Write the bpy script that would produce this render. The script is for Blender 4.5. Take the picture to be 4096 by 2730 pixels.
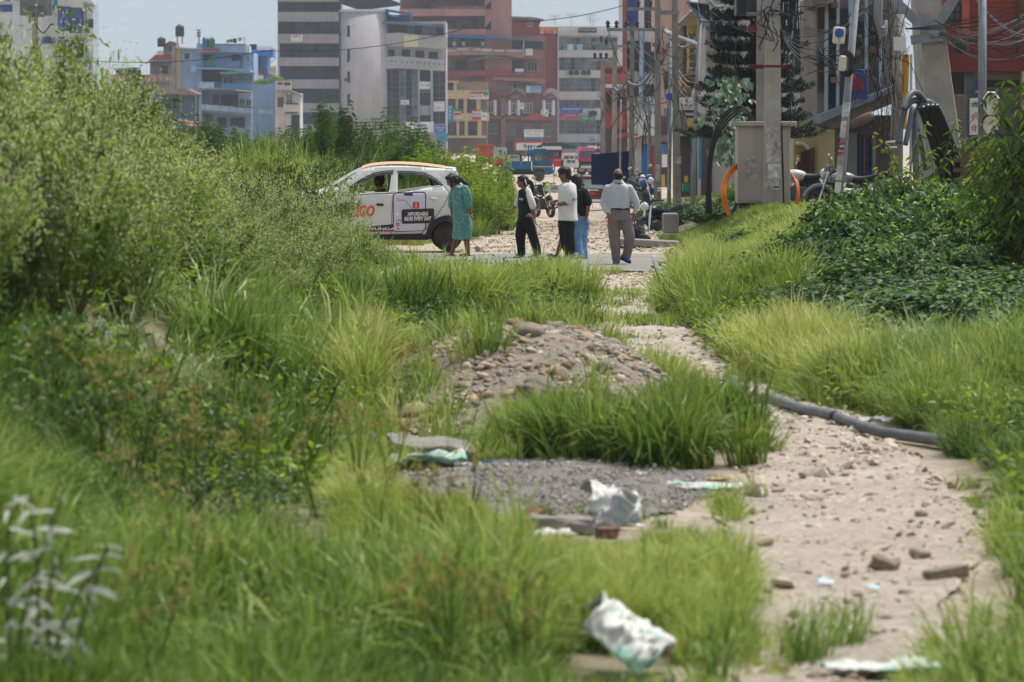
import bpy,bmesh,math,random
import numpy as np
from mathutils import Vector,Matrix,noise as mnoise
from mathutils.geometry import delaunay_2d_cdt
from mathutils.bvhtree import BVHTree
for _o in list(bpy.data.objects):bpy.data.objects.remove(_o)
SC=bpy.context.scene
COL=SC.collection
R=math.radians
random.seed(7);RNG=np.random.default_rng(7)

# ---------------------------------------------------------------- camera
F,YH,H=4000.0,140.0,2.04            # focal length in pixels, horizon row, eye height (m)
TH=math.atan((341-YH)/F)
cam_d=bpy.data.cameras.new('camera');cam=bpy.data.objects.new('camera',cam_d);COL.objects.link(cam)
cam.location=(0,0,H);cam.rotation_euler=(math.pi/2-TH,0,0)
cam_d.sensor_width=36;cam_d.lens=36*F/1024;cam_d.clip_start=0.5;cam_d.clip_end=16000
cam_d.dof.use_dof=True;cam_d.dof.focus_distance=69.0;cam_d.dof.aperture_fstop=5.4
SC.camera=cam
# ---------------------------------------------------------------- sky, sun, exposure
SUN_EL,SUN_AZ=R(66),R(50)             # bright hazy midday, sun high, ahead and to the right
W=bpy.data.worlds.new('World');SC.world=W;W.use_nodes=True
nt=W.node_tree;nt.nodes.clear()
sky=nt.nodes.new('ShaderNodeTexSky');sky.sky_type='NISHITA';sky.sun_disc=False
sky.sun_elevation=SUN_EL;sky.sun_rotation=SUN_AZ;sky.air_density=1.0;sky.dust_density=4.0;sky.ozone_density=1.0
hs=nt.nodes.new('ShaderNodeHueSaturation');hs.inputs['Saturation'].default_value=0.42
bgn=nt.nodes.new('ShaderNodeBackground');bgn.inputs['Strength'].default_value=0.115
out=nt.nodes.new('ShaderNodeOutputWorld')
nt.links.new(sky.outputs[0],hs.inputs['Color']);nt.links.new(hs.outputs[0],bgn.inputs['Color']);nt.links.new(bgn.outputs[0],out.inputs['Surface'])
sd=bpy.data.lights.new('sun','SUN');sd.energy=2.6;sd.angle=R(7);sd.color=(1.0,0.955,0.88)
sun=bpy.data.objects.new('sun',sd);COL.objects.link(sun)
_az=SUN_AZ
sdir=Vector((math.sin(_az)*math.cos(SUN_EL),math.cos(_az)*math.cos(SUN_EL),math.sin(SUN_EL)))  # towards the sun
sun.rotation_euler=sdir.to_track_quat('Z','Y').to_euler();sun.location=(0,-20,60)
vs=SC.view_settings;vs.view_transform='Standard';vs.look='None';vs.gamma=1;vs.use_curve_mapping=False
vs.exposure=0.74
SC.render.engine='CYCLES'
cy=SC.cycles;cy.use_denoising=True;cy.max_bounces=6;cy.diffuse_bounces=3;cy.glossy_bounces=2
cy.transmission_bounces=4;cy.transparent_max_bounces=8;cy.volume_bounces=2;cy.caustics_reflective=False;cy.caustics_refractive=False
cy.use_adaptive_sampling=True;cy.adaptive_threshold=0.02;cy.sample_clamp_indirect=6

# ---------------------------------------------------------------- pixel -> place
_fw=Vector((0,math.cos(TH),-math.sin(TH)));_up=Vector((0,math.sin(TH),math.cos(TH)));_c=Vector((0,0,H))
def P(px,py,d):
 v=_fw+Vector((1,0,0))*((px-512)/F)+_up*((341-py)/F)
 return _c+v*(d/v.y)
def proj(x,y,z):
 r=Vector((x,y,z))-_c;f=r.dot(_fw)
 return 512+F*r.x/f,341-F*r.dot(_up)/f
class Zoom:                                # an enlarged view of the photograph: its pixels to frame pixels
 def __init__(s,ox,oy,k):s.ox,s.oy,s.k=ox,oy,k
 def px(s,zx):return s.ox+zx/s.k
 def py(s,zy):return s.oy+zy/s.k
 def __call__(s,zx,zy,d):return P(s.px(zx),s.py(zy),d)
 def m(s,d):return d/F/s.k        # metres per enlarged pixel
Z1=Zoom(0,0,8.556);Z2=Zoom(262.5,0,10.815);Z3=Zoom(425,0,9.8);Z4=Zoom(600,0,7.84)
Z5=Zoom(687.5,0,6.971);Z6=Zoom(825,0,6.97);Z7=Zoom(300,150,12.543);Z8=Zoom(487.5,125,10.453);Z9=Zoom(160,25,13.63)
ZA=Zoom(495,130,16.508);ZB=Zoom(775,150,20.91);ZC=Zoom(860,0,13.067);ZF=Zoom(0,0,2.298)

# ---------------------------------------------------------------- materials
def lin(h):
 if isinstance(h,str):
  h=h.lstrip('#');c=[int(h[i:i+2],16)/255 for i in (0,2,4)]
  return tuple(x/12.92 if x<=0.04045 else ((x+0.055)/1.055)**2.4 for x in c)
 return tuple(h)
MATS={}
def mat(name,col,rough=0.8,var=0.12,scale=2.0,metal=0.0,bump=0.0,streak=0.0,col2=None,spec=0.4,bscale=None):
 if name in MATS:return MATS[name]
 m=bpy.data.materials.new(name);m.use_nodes=True;n=m.node_tree.nodes;l=m.node_tree.links
 b=n['Principled BSDF'];b.inputs['Roughness'].default_value=rough;b.inputs['Metallic'].default_value=metal
 b.inputs['Specular IOR Level'].default_value=spec
 c=lin(col);tc=n.new('ShaderNodeTexCoord')
 nz=n.new('ShaderNodeTexNoise');nz.inputs['Scale'].default_value=scale;nz.inputs['Detail'].default_value=5;nz.inputs['Roughness'].default_value=0.65
 l.new(tc.outputs['Object'],nz.inputs['Vector'])
 cr=n.new('ShaderNodeValToRGB');e=cr.color_ramp.elements
 e[0].position=0.32;e[1].position=0.68
 e[0].color=(*[max(0,x*(1-2*var)) for x in c],1)
 e[1].color=(*[min(1,x*(1+1.2*var)) for x in (lin(col2) if col2 else c)],1)
 l.new(nz.outputs['Fac'],cr.inputs['Fac']);last=cr.outputs['Color']
 if streak>0:
  mp=n.new('ShaderNodeMapping');mp.inputs['Scale'].default_value=(1.7,1.7,0.12)
  s2=n.new('ShaderNodeTexNoise');s2.inputs['Scale'].default_value=1.6;s2.inputs['Detail'].default_value=6;s2.inputs['Roughness'].default_value=0.7
  l.new(tc.outputs['Object'],mp.inputs['Vector']);l.new(mp.outputs[0],s2.inputs['Vector'])
  r2=n.new('ShaderNodeValToRGB');r2.color_ramp.elements[0].position=0.5;r2.color_ramp.elements[1].position=0.75
  l.new(s2.outputs['Fac'],r2.inputs['Fac'])
  mx=n.new('ShaderNodeMixRGB');mx.blend_type='MULTIPLY';ma=n.new('ShaderNodeMath');ma.operation='MULTIPLY';ma.inputs[1].default_value=streak
  l.new(r2.outputs['Color'],ma.inputs[0]);l.new(ma.outputs[0],mx.inputs['Fac']);l.new(last,mx.inputs['Color1']);mx.inputs['Color2'].default_value=(0.42,0.40,0.38,1)
  last=mx.outputs[0]
 l.new(last,b.inputs['Base Color'])
 if bump>0:
  bn=n.new('ShaderNodeTexNoise');bn.inputs['Scale'].default_value=bscale or scale*8;bn.inputs['Detail'].default_value=4
  l.new(tc.outputs['Object'],bn.inputs['Vector'])
  bp=n.new('ShaderNodeBump');bp.inputs['Strength'].default_value=bump;bp.inputs['Distance'].default_value=0.02
  l.new(bn.outputs['Fac'],bp.inputs['Height']);l.new(bp.outputs[0],b.inputs['Normal'])
 MATS[name]=m;return m
def glass_clear(name='clear_glass',tint='#dfe8ea',a=0.18):
 if name in MATS:return MATS[name]
 m=bpy.data.materials.new(name);m.use_nodes=True;n=m.node_tree.nodes;l=m.node_tree.links;n.clear()
 o=n.new('ShaderNodeOutputMaterial');t=n.new('ShaderNodeBsdfTransparent');t.inputs[0].default_value=(*lin(tint),1)
 g=n.new('ShaderNodeBsdfGlossy');g.inputs['Roughness'].default_value=0.03;mx=n.new('ShaderNodeMixShader')
 fr=n.new('ShaderNodeFresnel');fr.inputs[0].default_value=1.5;ad=n.new('ShaderNodeMath');ad.inputs[1].default_value=a
 l.new(fr.outputs[0],ad.inputs[0]);l.new(ad.outputs[0],mx.inputs[0]);l.new(t.outputs[0],mx.inputs[1]);l.new(g.outputs[0],mx.inputs[2]);l.new(mx.outputs[0],o.inputs[0])
 MATS[name]=m;return m
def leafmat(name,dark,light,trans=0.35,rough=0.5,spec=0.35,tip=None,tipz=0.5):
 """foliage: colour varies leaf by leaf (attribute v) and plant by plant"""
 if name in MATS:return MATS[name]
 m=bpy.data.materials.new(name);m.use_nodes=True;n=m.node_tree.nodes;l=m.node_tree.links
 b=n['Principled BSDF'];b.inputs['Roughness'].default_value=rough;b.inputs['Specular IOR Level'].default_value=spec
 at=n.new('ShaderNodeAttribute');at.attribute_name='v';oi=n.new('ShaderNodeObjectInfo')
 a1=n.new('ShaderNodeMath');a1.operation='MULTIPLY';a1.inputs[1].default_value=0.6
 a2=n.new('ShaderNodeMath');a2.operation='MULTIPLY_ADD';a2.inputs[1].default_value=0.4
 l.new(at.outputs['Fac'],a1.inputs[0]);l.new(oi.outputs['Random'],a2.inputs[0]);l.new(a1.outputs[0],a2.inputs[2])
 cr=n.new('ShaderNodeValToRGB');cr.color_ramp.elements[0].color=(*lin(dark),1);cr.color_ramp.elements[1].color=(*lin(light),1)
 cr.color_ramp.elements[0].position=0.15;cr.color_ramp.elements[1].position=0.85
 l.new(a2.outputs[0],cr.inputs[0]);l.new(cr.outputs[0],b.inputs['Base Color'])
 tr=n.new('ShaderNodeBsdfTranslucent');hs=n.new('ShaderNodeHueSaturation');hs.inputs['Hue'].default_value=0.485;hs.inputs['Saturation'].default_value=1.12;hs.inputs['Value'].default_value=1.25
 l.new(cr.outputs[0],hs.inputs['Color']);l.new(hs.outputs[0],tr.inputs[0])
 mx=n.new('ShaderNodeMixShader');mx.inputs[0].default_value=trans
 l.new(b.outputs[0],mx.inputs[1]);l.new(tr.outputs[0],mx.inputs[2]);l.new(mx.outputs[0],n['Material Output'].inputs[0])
 MATS[name]=m;return m

# ---------------------------------------------------------------- objects
def tag(o,label=None,cat=None,group=None,kind=None):
 if label:o['label']=label
 if cat:o['category']=cat
 if group:o['group']=group
 if kind:o['kind']=kind
 return o
def empty(name,loc=(0,0,0),label=None,cat=None,group=None):
 o=bpy.data.objects.new(name,None);o.empty_display_size=0.2;COL.objects.link(o);o.location=loc
 return tag(o,label,cat,group)
def wloc(o):
 v=Vector((0,0,0))
 while o is not None:v=v+o.location;o=o.parent
 return v
def link(name,me,parent=None,loc=None):
 o=bpy.data.objects.new(name,me);COL.objects.link(o)
 if parent:o.parent=parent
 if loc is not None:o.location=loc
 return o
def copy_tree(o,parent=None):
 c=o.copy();COL.objects.link(c);c.parent=parent
 for ch in list(o.children):copy_tree(ch,c)
 return c
class MB:
 """collects shapes (world or local metres) and links them as ONE mesh object"""
 def __init__(s):s.v=[];s.f=[];s.mi=[];s.m=0;s.sm=[];s.smooth=False
 def add(s,vs,fs):
  k=len(s.v);s.v+=[tuple(v) for v in vs];s.f+=[tuple(i+k for i in f) for f in fs]
  s.mi+=[s.m]*len(fs);s.sm+=[s.smooth]*len(fs);return s
 def box(s,a,b):
  (x0,y0,z0),(x1,y1,z1)=a,b
  return s.add([(x0,y0,z0),(x1,y0,z0),(x1,y1,z0),(x0,y1,z0),(x0,y0,z1),(x1,y0,z1),(x1,y1,z1),(x0,y1,z1)],
                     [(0,3,2,1),(4,5,6,7),(0,1,5,4),(1,2,6,5),(2,3,7,6),(3,0,4,7)])
 def cbox(s,c,sz,rot=None,bev=0.0):
  c=Vector(c);hx,hy,hz=[x/2 for x in sz];Mx=rot if rot is not None else Matrix.Identity(3)
  if bev<=0:
   vs=[c+Mx @ Vector((x*hx,y*hy,z*hz)) for z in (-1,1) for x,y in ((-1,-1),(1,-1),(1,1),(-1,1))]
   return s.add(vs,[(0,3,2,1),(4,5,6,7),(0,1,5,4),(1,2,6,5),(2,3,7,6),(3,0,4,7)])
  bm=bmesh.new();bmesh.ops.create_cube(bm,size=1);bmesh.ops.scale(bm,vec=sz,verts=bm.verts)
  bmesh.ops.bevel(bm,geom=bm.edges[:],offset=min(bev,min(sz)*0.49),segments=2,affect='EDGES',profile=0.5)
  bm.verts.ensure_lookup_table();vs=[c+Mx @ v.co for v in bm.verts];fs=[[v.index for v in f.verts] for f in bm.faces];bm.free()
  return s.add(vs,fs)
 def prism(s,pts,y0,y1):             # outline in x-z, pushed from y0 to y1
  n=len(pts);vs=[(x,y0,z) for x,z in pts]+[(x,y1,z) for x,z in pts]
  return s.add(vs,[tuple(range(n)),tuple(range(2*n-1,n-1,-1))]+[(i,i+n,(i+1) % n+n,(i+1) % n) for i in range(n)])
 def tube(s,path,r,n=6,cap=True,ry=None):
  path=[Vector(p) for p in path];m=len(path);vs=[];fs=[]
  rr=r if hasattr(r,'__len__') else [r]*m
  up=None
  for i,p in enumerate(path):
   t=(path[min(i+1,m-1)]-path[max(i-1,0)])
   t=t.normalized() if t.length>1e-9 else Vector((0,0,1))
   if up is None:up=t.orthogonal().normalized()
   else:
    up=up-t*up.dot(t);up=up.normalized() if up.length>1e-6 else t.orthogonal().normalized()
   sd=t.cross(up)
   for k in range(n):
    a=2*math.pi*k/n;vs.append(p+(up*math.cos(a)+sd*math.sin(a))*rr[i])
  for i in range(m-1):
   for k in range(n):fs.append((i*n+k,i*n+(k+1) % n,(i+1)*n+(k+1) % n,(i+1)*n+k))
  if cap:fs+=[tuple(range(n-1,-1,-1)),tuple(range((m-1)*n,m*n))]
  return s.add(vs,fs)
 def cyl(s,a,b,r0,r1=None,n=10):return s.tube([a,b],[r0,r0 if r1 is None else r1],n)
 def lathe(s,prof,c=(0,0,0),axis='Z',n=20,closed=False):   # prof: (radius, height) pairs
  c=Vector(c);vs=[];fs=[];m=len(prof)
  for r,h in prof:
   for k in range(n):
    a=2*math.pi*k/n;x,y=r*math.cos(a),r*math.sin(a)
    vs.append(c+(Vector((x,y,h)) if axis=='Z' else Vector((x,h,y)) if axis=='Y' else Vector((h,x,y))))
  for i in range(m if closed else m-1):
   j=(i+1) % m
   for k in range(n):fs.append((i*n+k,i*n+(k+1) % n,j*n+(k+1) % n,j*n+k))
  if not closed:fs+=[tuple(range(n-1,-1,-1)),tuple(range((m-1)*n,m*n))]
  return s.add(vs,fs)
 def ell(s,c,r,n=12,m=8,rot=None):
  c=Vector(c);vs=[];fs=[]
  for i in range(m+1):
   t=math.pi*i/m
   for k in range(n):
    a=2*math.pi*k/n;v=Vector((r[0]*math.sin(t)*math.cos(a),r[1]*math.sin(t)*math.sin(a),-r[2]*math.cos(t)))
    vs.append(c+(rot @ v if rot is not None else v))
  for i in range(m):
   for k in range(n):fs.append((i*n+k,i*n+(k+1) % n,(i+1)*n+(k+1) % n,(i+1)*n+k))
  return s.add(vs,fs)
 def rings(s,rg,n=20,cap=True):      # rg: (cx, cy, cz, rx, ry[, tilt]) horizontal ellipses stacked up
  vs=[];fs=[]
  for g in rg:
   cx,cy_,cz,rx,ry=g[:5];ti=g[5] if len(g)>5 else 0
   for k in range(n):
    a=2*math.pi*k/n;dx=rx*math.cos(a);vs.append((cx+dx,cy_+ry*math.sin(a),cz+dx*ti))
  m=len(rg)
  for i in range(m-1):
   for k in range(n):fs.append((i*n+k,i*n+(k+1) % n,(i+1)*n+(k+1) % n,(i+1)*n+k))
  if cap:fs+=[tuple(range(n-1,-1,-1)),tuple(range((m-1)*n,m*n))]
  return s.add(vs,fs)
 def mesh(s,name,mats,off=None):
  me=bpy.data.meshes.new(name)
  vs=s.v if off is None else [(v[0]-off[0],v[1]-off[1],v[2]-off[2]) for v in s.v]
  me.from_pydata(vs,[],s.f)
  for m in (mats if isinstance(mats,(list,tuple)) else [mats]):me.materials.append(m)
  if any(s.mi):me.polygons.foreach_set('material_index',s.mi)
  if any(s.sm):me.polygons.foreach_set('use_smooth',s.sm)
  me.update();return me
 def build(s,name,mats,parent=None,off=None):
  if off is None:off=wloc(parent) if parent is not None else (0,0,0)
  return link(name,s.mesh(name,mats,off),parent)
 def thing(s,name,mats,label,cat,group=None,loc=None):
  """one-mesh thing with its origin at loc"""
  loc=loc if loc is not None else s.v[0]
  o=link(name,s.mesh(name,mats,loc),None,loc);return tag(o,label,cat,group)
def sag(a,b,s,n=10):
 a,b=Vector(a),Vector(b)
 return [a.lerp(b,i/n)-Vector((0,0,s*4*(i/n)*(1-i/n))) for i in range(n+1)]
def smoothpath(pts,n=6):
 pts=[Vector(p) for p in pts];o=[]
 for i in range(len(pts)-1):
  p0,p1,p2,p3=pts[max(i-1,0)],pts[i],pts[i+1],pts[min(i+2,len(pts)-1)]
  for k in range(n):
   t=k/n;o.append(0.5*((2*p1)+(p2-p0)*t+(2*p0-5*p1+4*p2-p3)*t*t+(3*p1-p0-3*p2+p3)*t**3))
 return o+[pts[-1]]
_tc={}
def text2d(s,bold=0.0,shear=0.0):
 """flat lettering, capital height about 1, centred at 0: (points, faces)"""
 k=(s,bold,shear)
 if k in _tc:return _tc[k]
 cu=bpy.data.curves.new('t','FONT');cu.body=s;cu.size=1.37;cu.align_x='CENTER';cu.align_y='CENTER';cu.resolution_u=2;cu.offset=bold;cu.shear=shear
 o=bpy.data.objects.new('t',cu);me=bpy.data.meshes.new_from_object(o)
 r=([(v.co.x,v.co.y) for v in me.vertices],[tuple(p.vertices) for p in me.polygons])
 bpy.data.objects.remove(o);bpy.data.curves.remove(cu);bpy.data.meshes.remove(me)
 if r[0]:
  xs=[p[0] for p in r[0]];ys=[p[1] for p in r[0]];cx,cy_=(min(xs)+max(xs))/2,(min(ys)+max(ys))/2
  r=([(x-cx,y-cy_) for x,y in r[0]],r[1])
 _tc[k]=r;return r
def textfit(s,w,h,bold=0.02,shear=0.0):
 """lettering squeezed into a w x h box"""
 p,f=text2d(s,bold,shear)
 if not p:return [],[]
 sw=max(q[0] for q in p)-min(q[0] for q in p);sh=max(q[1] for q in p)-min(q[1] for q in p)
 return [(x*w/sw,y*h/sh) for x,y in p],f
def solidify2d(pts,faces,fn):
 return [fn(x,y) for x,y in pts],faces
def remesh(mb,name,mats,voxel,parent,smooth_it=3,disp=None):
 """union of closed shapes as one continuous surface"""
 me=mb.mesh(name,mats,None);o=link(name,me,None)
 md=o.modifiers.new('r','REMESH');md.mode='VOXEL';md.voxel_size=voxel;md.use_smooth_shade=True
 if smooth_it:
  sm=o.modifiers.new('s','SMOOTH');sm.iterations=smooth_it;sm.factor=0.5
 dg=bpy.context.evaluated_depsgraph_get();m2=bpy.data.meshes.new_from_object(o.evaluated_get(dg))
 o.modifiers.clear();o.data=m2;bpy.data.meshes.remove(me);m2.name=name
 if not m2.materials:
  for q in (mats if isinstance(mats,(list,tuple)) else [mats]):m2.materials.append(q)
 if disp:
  amp,sc=disp
  for v in m2.vertices:
   c=v.co;v.co=c+v.normal*(amp*mnoise.noise(Vector((c.x*sc[0],c.y*sc[1],c.z*sc[2]))))
 if parent:o.parent=parent
 return o

def grassmat(name,cols,trans=0.4,rough=0.55,spec=0.35):
 """grass: colour from the blade (v), the tuft and the patch it grows in (tint)"""
 m=bpy.data.materials.new(name);m.use_nodes=True;n=m.node_tree.nodes;l=m.node_tree.links
 b=n['Principled BSDF'];b.inputs['Roughness'].default_value=rough;b.inputs['Specular IOR Level'].default_value=spec
 at=n.new('ShaderNodeAttribute');at.attribute_name='v';oi=n.new('ShaderNodeObjectInfo');ti=n.new('ShaderNodeAttribute');ti.attribute_type='INSTANCER';ti.attribute_name='tint'
 def madd(a,k,c=None):
  q=n.new('ShaderNodeMath');q.operation='MULTIPLY_ADD';q.inputs[1].default_value=k;l.new(a,q.inputs[0])
  if c is not None:l.new(c,q.inputs[2])
  else:q.inputs[2].default_value=0
  return q.outputs[0]
 fac=madd(ti.outputs['Fac'],0.42,madd(oi.outputs['Random'],0.18,madd(at.outputs['Fac'],0.40)))
 cr=n.new('ShaderNodeValToRGB');e=cr.color_ramp.elements;e[0].color=(*lin(cols[0]),1);e[0].position=0.1;e[1].color=(*lin(cols[-1]),1);e[1].position=0.95
 for i,c in enumerate(cols[1:-1]):q=e.new(0.1+0.85*(i+1)/(len(cols)-1));q.color=(*lin(c),1)
 l.new(fac,cr.inputs[0]);l.new(cr.outputs[0],b.inputs['Base Color'])
 tr=n.new('ShaderNodeBsdfTranslucent');l.new(cr.outputs[0],tr.inputs[0]);mx=n.new('ShaderNodeMixShader');mx.inputs[0].default_value=trans
 l.new(b.outputs[0],mx.inputs[1]);l.new(tr.outputs[0],mx.inputs[2]);l.new(mx.outputs[0],n['Material Output'].inputs[0]);MATS[name]=m;return m
# ================================================================ GROUND
def ss(a,b,t):
 t=np.clip((np.asarray(t,float)-a)/(b-a),0,1);return t*t*(3-2*t)
def _wob(x,y):
 return (np.sin(x*1.7+y*0.6)*np.cos(y*1.1-x*0.4)*0.5+np.sin(x*4.1-y*2.3)*0.25+np.cos(x*2.9+y*3.7)*0.25)
def toe_l(y):return np.interp(y,[10,20,30,45,58,64],[-0.95,-1.15,-1.4,-1.8,-2.4,-3.2])
def toe_r(y):return np.interp(y,[10,15,18,21,25,30,33,38,45,58,75],[1.75,1.85,2.1,2.55,2.6,2.6,2.15,2.0,2.2,2.75,3.3])
HEAP=(0.12,31.2)
def hgt(x,y):
 x=np.asarray(x,float);y=np.asarray(y,float)
 near=1-ss(120,200,y)
 z=0.03*_wob(x,y)*near
 z=z+np.interp(y,[8,16,24,34,48,58,65],[0.4,0.75,1.2,1.35,1.1,0.75,0.0])*ss(0,2.1,toe_l(y)-x)
 z=z+np.interp(y,[8,20,34,45,55,68,80,130,200],[0.12,0.2,0.2,0.25,0.45,0.66,0.66,0.45,0.0])*ss(0,1.9,x-toe_r(y))
 z=z+1.0*ss(80,92,y)*(1-ss(118,165,y))*ss(0.2,4.2,-x-0.2)*(1+0.25*_wob(x*0.3,y*0.2))
 z=z-0.35*ss(84,118,y)*ss(-2.0,0.5,x)*(1-ss(4.2,6.5,x)*(1-ss(110,140,y)))-0.85*ss(132,165,y)*(1-ss(196,214,y))*ss(0.5,3,x)
 r=np.sqrt(((x-HEAP[0])/1.5)**2+((y-HEAP[1])/np.where(y<HEAP[1],4.4,4.5))**2)
 z=z+0.54*(1-ss(0.22,1.05,r))
 r=np.sqrt(((x-0.15)/1.1)**2+((y-23.3)/2.2)**2)
 return z+0.05*(1-ss(0.3,1.0,r))
def path_l(y):return np.interp(y,[8,15,17.4,21.4,25.7,29.9,33.6,40,50,60],[0.75,0.84,1.03,1.14,1.58,1.5,1.15,0.95,0.95,0.9])
def path_r(y):return np.interp(y,[8,15,17.4,21.4,25.7,29.9,33.6,40,50,60],[1.5,1.56,1.9,2.48,2.5,2.45,1.9,1.75,1.95,2.3])
def in_path(x,y,mg=0.0):return (x>path_l(y)+mg)&(x<path_r(y)-mg)&(y<61)
def in_patch(x,y,k=1.0):return ((x-0.15)/1.05)**2+((y-23.3)/2.0)**2<k
def in_heap(x,y,k=1.0):return ((x-HEAP[0])/1.32)**2+((y-HEAP[1]+0.4)/3.9)**2<k
def in_road(x,y):return (y>61.0+0.4*np.sin(x))&(y<80)&(x<3.0)
def in_track(x,y):return (y>=72)&(x>np.interp(y,[72,84,100,150,230],[-1.2,-0.6,0.0,-1.5,-12]))&(x<np.interp(y,[72,84,100,150,230],[3.2,3.0,3.6,5,9]))
def vegmask(x,y):
 v=np.ones_like(x)
 dp=np.where(y<61,np.maximum(path_l(y)-x,x-path_r(y)),9);v=np.clip(v*ss(0.0,0.55,dp+0.12*_wob(x*3,y*3)),0,1)
 v=np.minimum(v,ss(0.9,2.6,((x-0.15)/1.05)**2+((y-23.0)/2.0)**2));v=np.minimum(v,0.1+ss(0.9,1.9,((x-HEAP[0])/1.32)**2+((y-HEAP[1]+0.4)/3.9)**2))
 v=v*(0.55+0.45*ss(-0.5,0.5,_wob(x*1.3,y*1.1)));v[in_road(x,y)]=0;v[in_track(x,y)]=0
 v[(y>165)]=0;return v
def ground_mat(name,stops,scale,bump,bscale,veg=None,rough=0.95,speck=None):
 m=bpy.data.materials.new(name);m.use_nodes=True;n=m.node_tree.nodes;l=m.node_tree.links;b=n['Principled BSDF']
 b.inputs['Roughness'].default_value=rough;b.inputs['Specular IOR Level'].default_value=0.2
 tc=n.new('ShaderNodeTexCoord');nz=n.new('ShaderNodeTexNoise');nz.inputs['Scale'].default_value=scale;nz.inputs['Detail'].default_value=10;nz.inputs['Roughness'].default_value=0.7
 l.new(tc.outputs['Object'],nz.inputs['Vector']);cr=n.new('ShaderNodeValToRGB');e=cr.color_ramp.elements
 e[0].position,e[0].color=stops[0][0],(*lin(stops[0][1]),1);e[1].position,e[1].color=stops[-1][0],(*lin(stops[-1][1]),1)
 for p,c in stops[1:-1]:q=e.new(p);q.color=(*lin(c),1)
 l.new(nz.outputs['Fac'],cr.inputs[0]);last=cr.outputs[0]
 if speck:
  vo=n.new('ShaderNodeTexVoronoi');vo.inputs['Scale'].default_value=speck[0];l.new(tc.outputs['Object'],vo.inputs['Vector'])
  sr=n.new('ShaderNodeValToRGB');se=sr.color_ramp.elements;se[0].color=(*lin(speck[1]),1);se[1].color=(*lin(speck[2]),1)
  sp=n.new('ShaderNodeSeparateColor');l.new(vo.outputs['Color'],sp.inputs[0]);l.new(sp.outputs[0],sr.inputs[0])
  mx=n.new('ShaderNodeMixRGB');mx.inputs[0].default_value=speck[3];l.new(last,mx.inputs[1]);l.new(sr.outputs[0],mx.inputs[2]);last=mx.outputs[0]
 if veg:
  at=n.new('ShaderNodeAttribute');at.attribute_name='veg';mx=n.new('ShaderNodeMixRGB')
  l.new(at.outputs['Fac'],mx.inputs[0]);l.new(last,mx.inputs[1]);mx.inputs[2].default_value=(*lin(veg),1);last=mx.outputs[0]
 l.new(last,b.inputs['Base Color'])
 bn=n.new('ShaderNodeTexNoise');bn.inputs['Scale'].default_value=bscale;bn.inputs['Detail'].default_value=8;bn.inputs['Roughness'].default_value=0.7
 l.new(tc.outputs['Object'],bn.inputs['Vector']);bp=n.new('ShaderNodeBump');bp.inputs['Strength'].default_value=bump;bp.inputs['Distance'].default_value=0.04
 l.new(bn.outputs['Fac'],bp.inputs['Height']);l.new(bp.outputs[0],b.inputs['Normal']);MATS[name]=m;return m
def grid_obj(name,X,Y,Zf,m,mask=None,kind='structure',attr=None):
 nx,ny=X.shape[1],X.shape[0];Zv=Zf(X,Y)
 v=np.stack([X,Y,Zv],-1).reshape(-1,3);i=np.arange(nx*ny).reshape(ny,nx)
 f=np.stack([i[:-1,:-1],i[:-1,1:],i[1:,1:],i[1:,:-1]],-1).reshape(-1,4)
 if mask is not None:
  c=v[f].mean(1);f=f[mask(c[:,0],c[:,1])]
  u,inv=np.unique(f,return_inverse=True);v=v[u];f=inv.reshape(-1,4)
 me=bpy.data.meshes.new(name);me.from_pydata(v.tolist(),[],f.tolist());me.materials.append(m)
 me.polygons.foreach_set('use_smooth',[True]*len(f))
 if attr is not None:
  a=me.attributes.new('veg','FLOAT','POINT');a.data.foreach_set('value',attr(v[:,0].copy(),v[:,1].copy()).astype('f'))
 o=link(name,me);return tag(o,kind=kind)
gx=np.concatenate([-np.geomspace(2300,15,26),np.arange(-14,14.01,0.25),np.geomspace(15,2300,26)])
gy=np.concatenate([[-40,-10,3],np.arange(8,66,0.25),np.arange(66,135,0.6),np.geomspace(136,11400,66)])
GX,GY=np.meshgrid(gx,gy)
M_soil=ground_mat('dirt_ground',[(0.3,'#8d7f6e'),(0.5,'#a99b88'),(0.72,'#bfb2a0')],0.9,0.7,14,veg='#4d4a2c',speck=(9,'#7c6f60','#c9bfb0',0.35))
grid_obj('ground',GX,GY,hgt,M_soil,attr=vegmask)
tag(bpy.data.objects['ground'],kind='structure')
# footpath of trodden pale dirt
M_path=ground_mat('trodden_dirt',[(0.3,'#9a8d7d'),(0.5,'#b3a797'),(0.7,'#c6bcae')],1.1,1.0,16,speck=(30,'#8a7a6a','#d6cec2',0.36))
py_=np.arange(9,61.5,0.12);t_=np.linspace(-0.03,1.03,26);TT,PY=np.meshgrid(t_,py_)
PX=path_l(PY)+(path_r(PY)-path_l(PY))*TT+0.05*np.sin(PY*1.9+TT*3)+0.02*np.sin(PY*4.3)
dirt_path=grid_obj('dirt_path',PX,PY,lambda x,y:hgt(x,y)+0.012+0.018*_wob(x*3.1,y*2.7)+0.010*_wob(x*9,y*8),M_path)
# broken asphalt lane the people cross
M_asph=ground_mat('worn_asphalt',[(0.25,'#77756f'),(0.5,'#85837d'),(0.75,'#95928a')],0.7,0.5,40,speck=(60,'#6e6c68','#a5a29a',0.3))
RX,RY=np.meshgrid(np.arange(-16,3.4,0.2),np.arange(60.5,71.8,0.2))
road=grid_obj('road',RX,RY,lambda x,y:hgt(x,y)*0.25+0.03,M_asph,
         mask=lambda x,y:(y>61.3+0.35*np.sin(x*1.3)+0.15*np.sin(x*5.1))&(y<70.6+0.4*np.sin(x*0.9+1)+0.2*np.sin(x*4))&(x<2.75+0.3*np.sin(y*1.7)))
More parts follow.
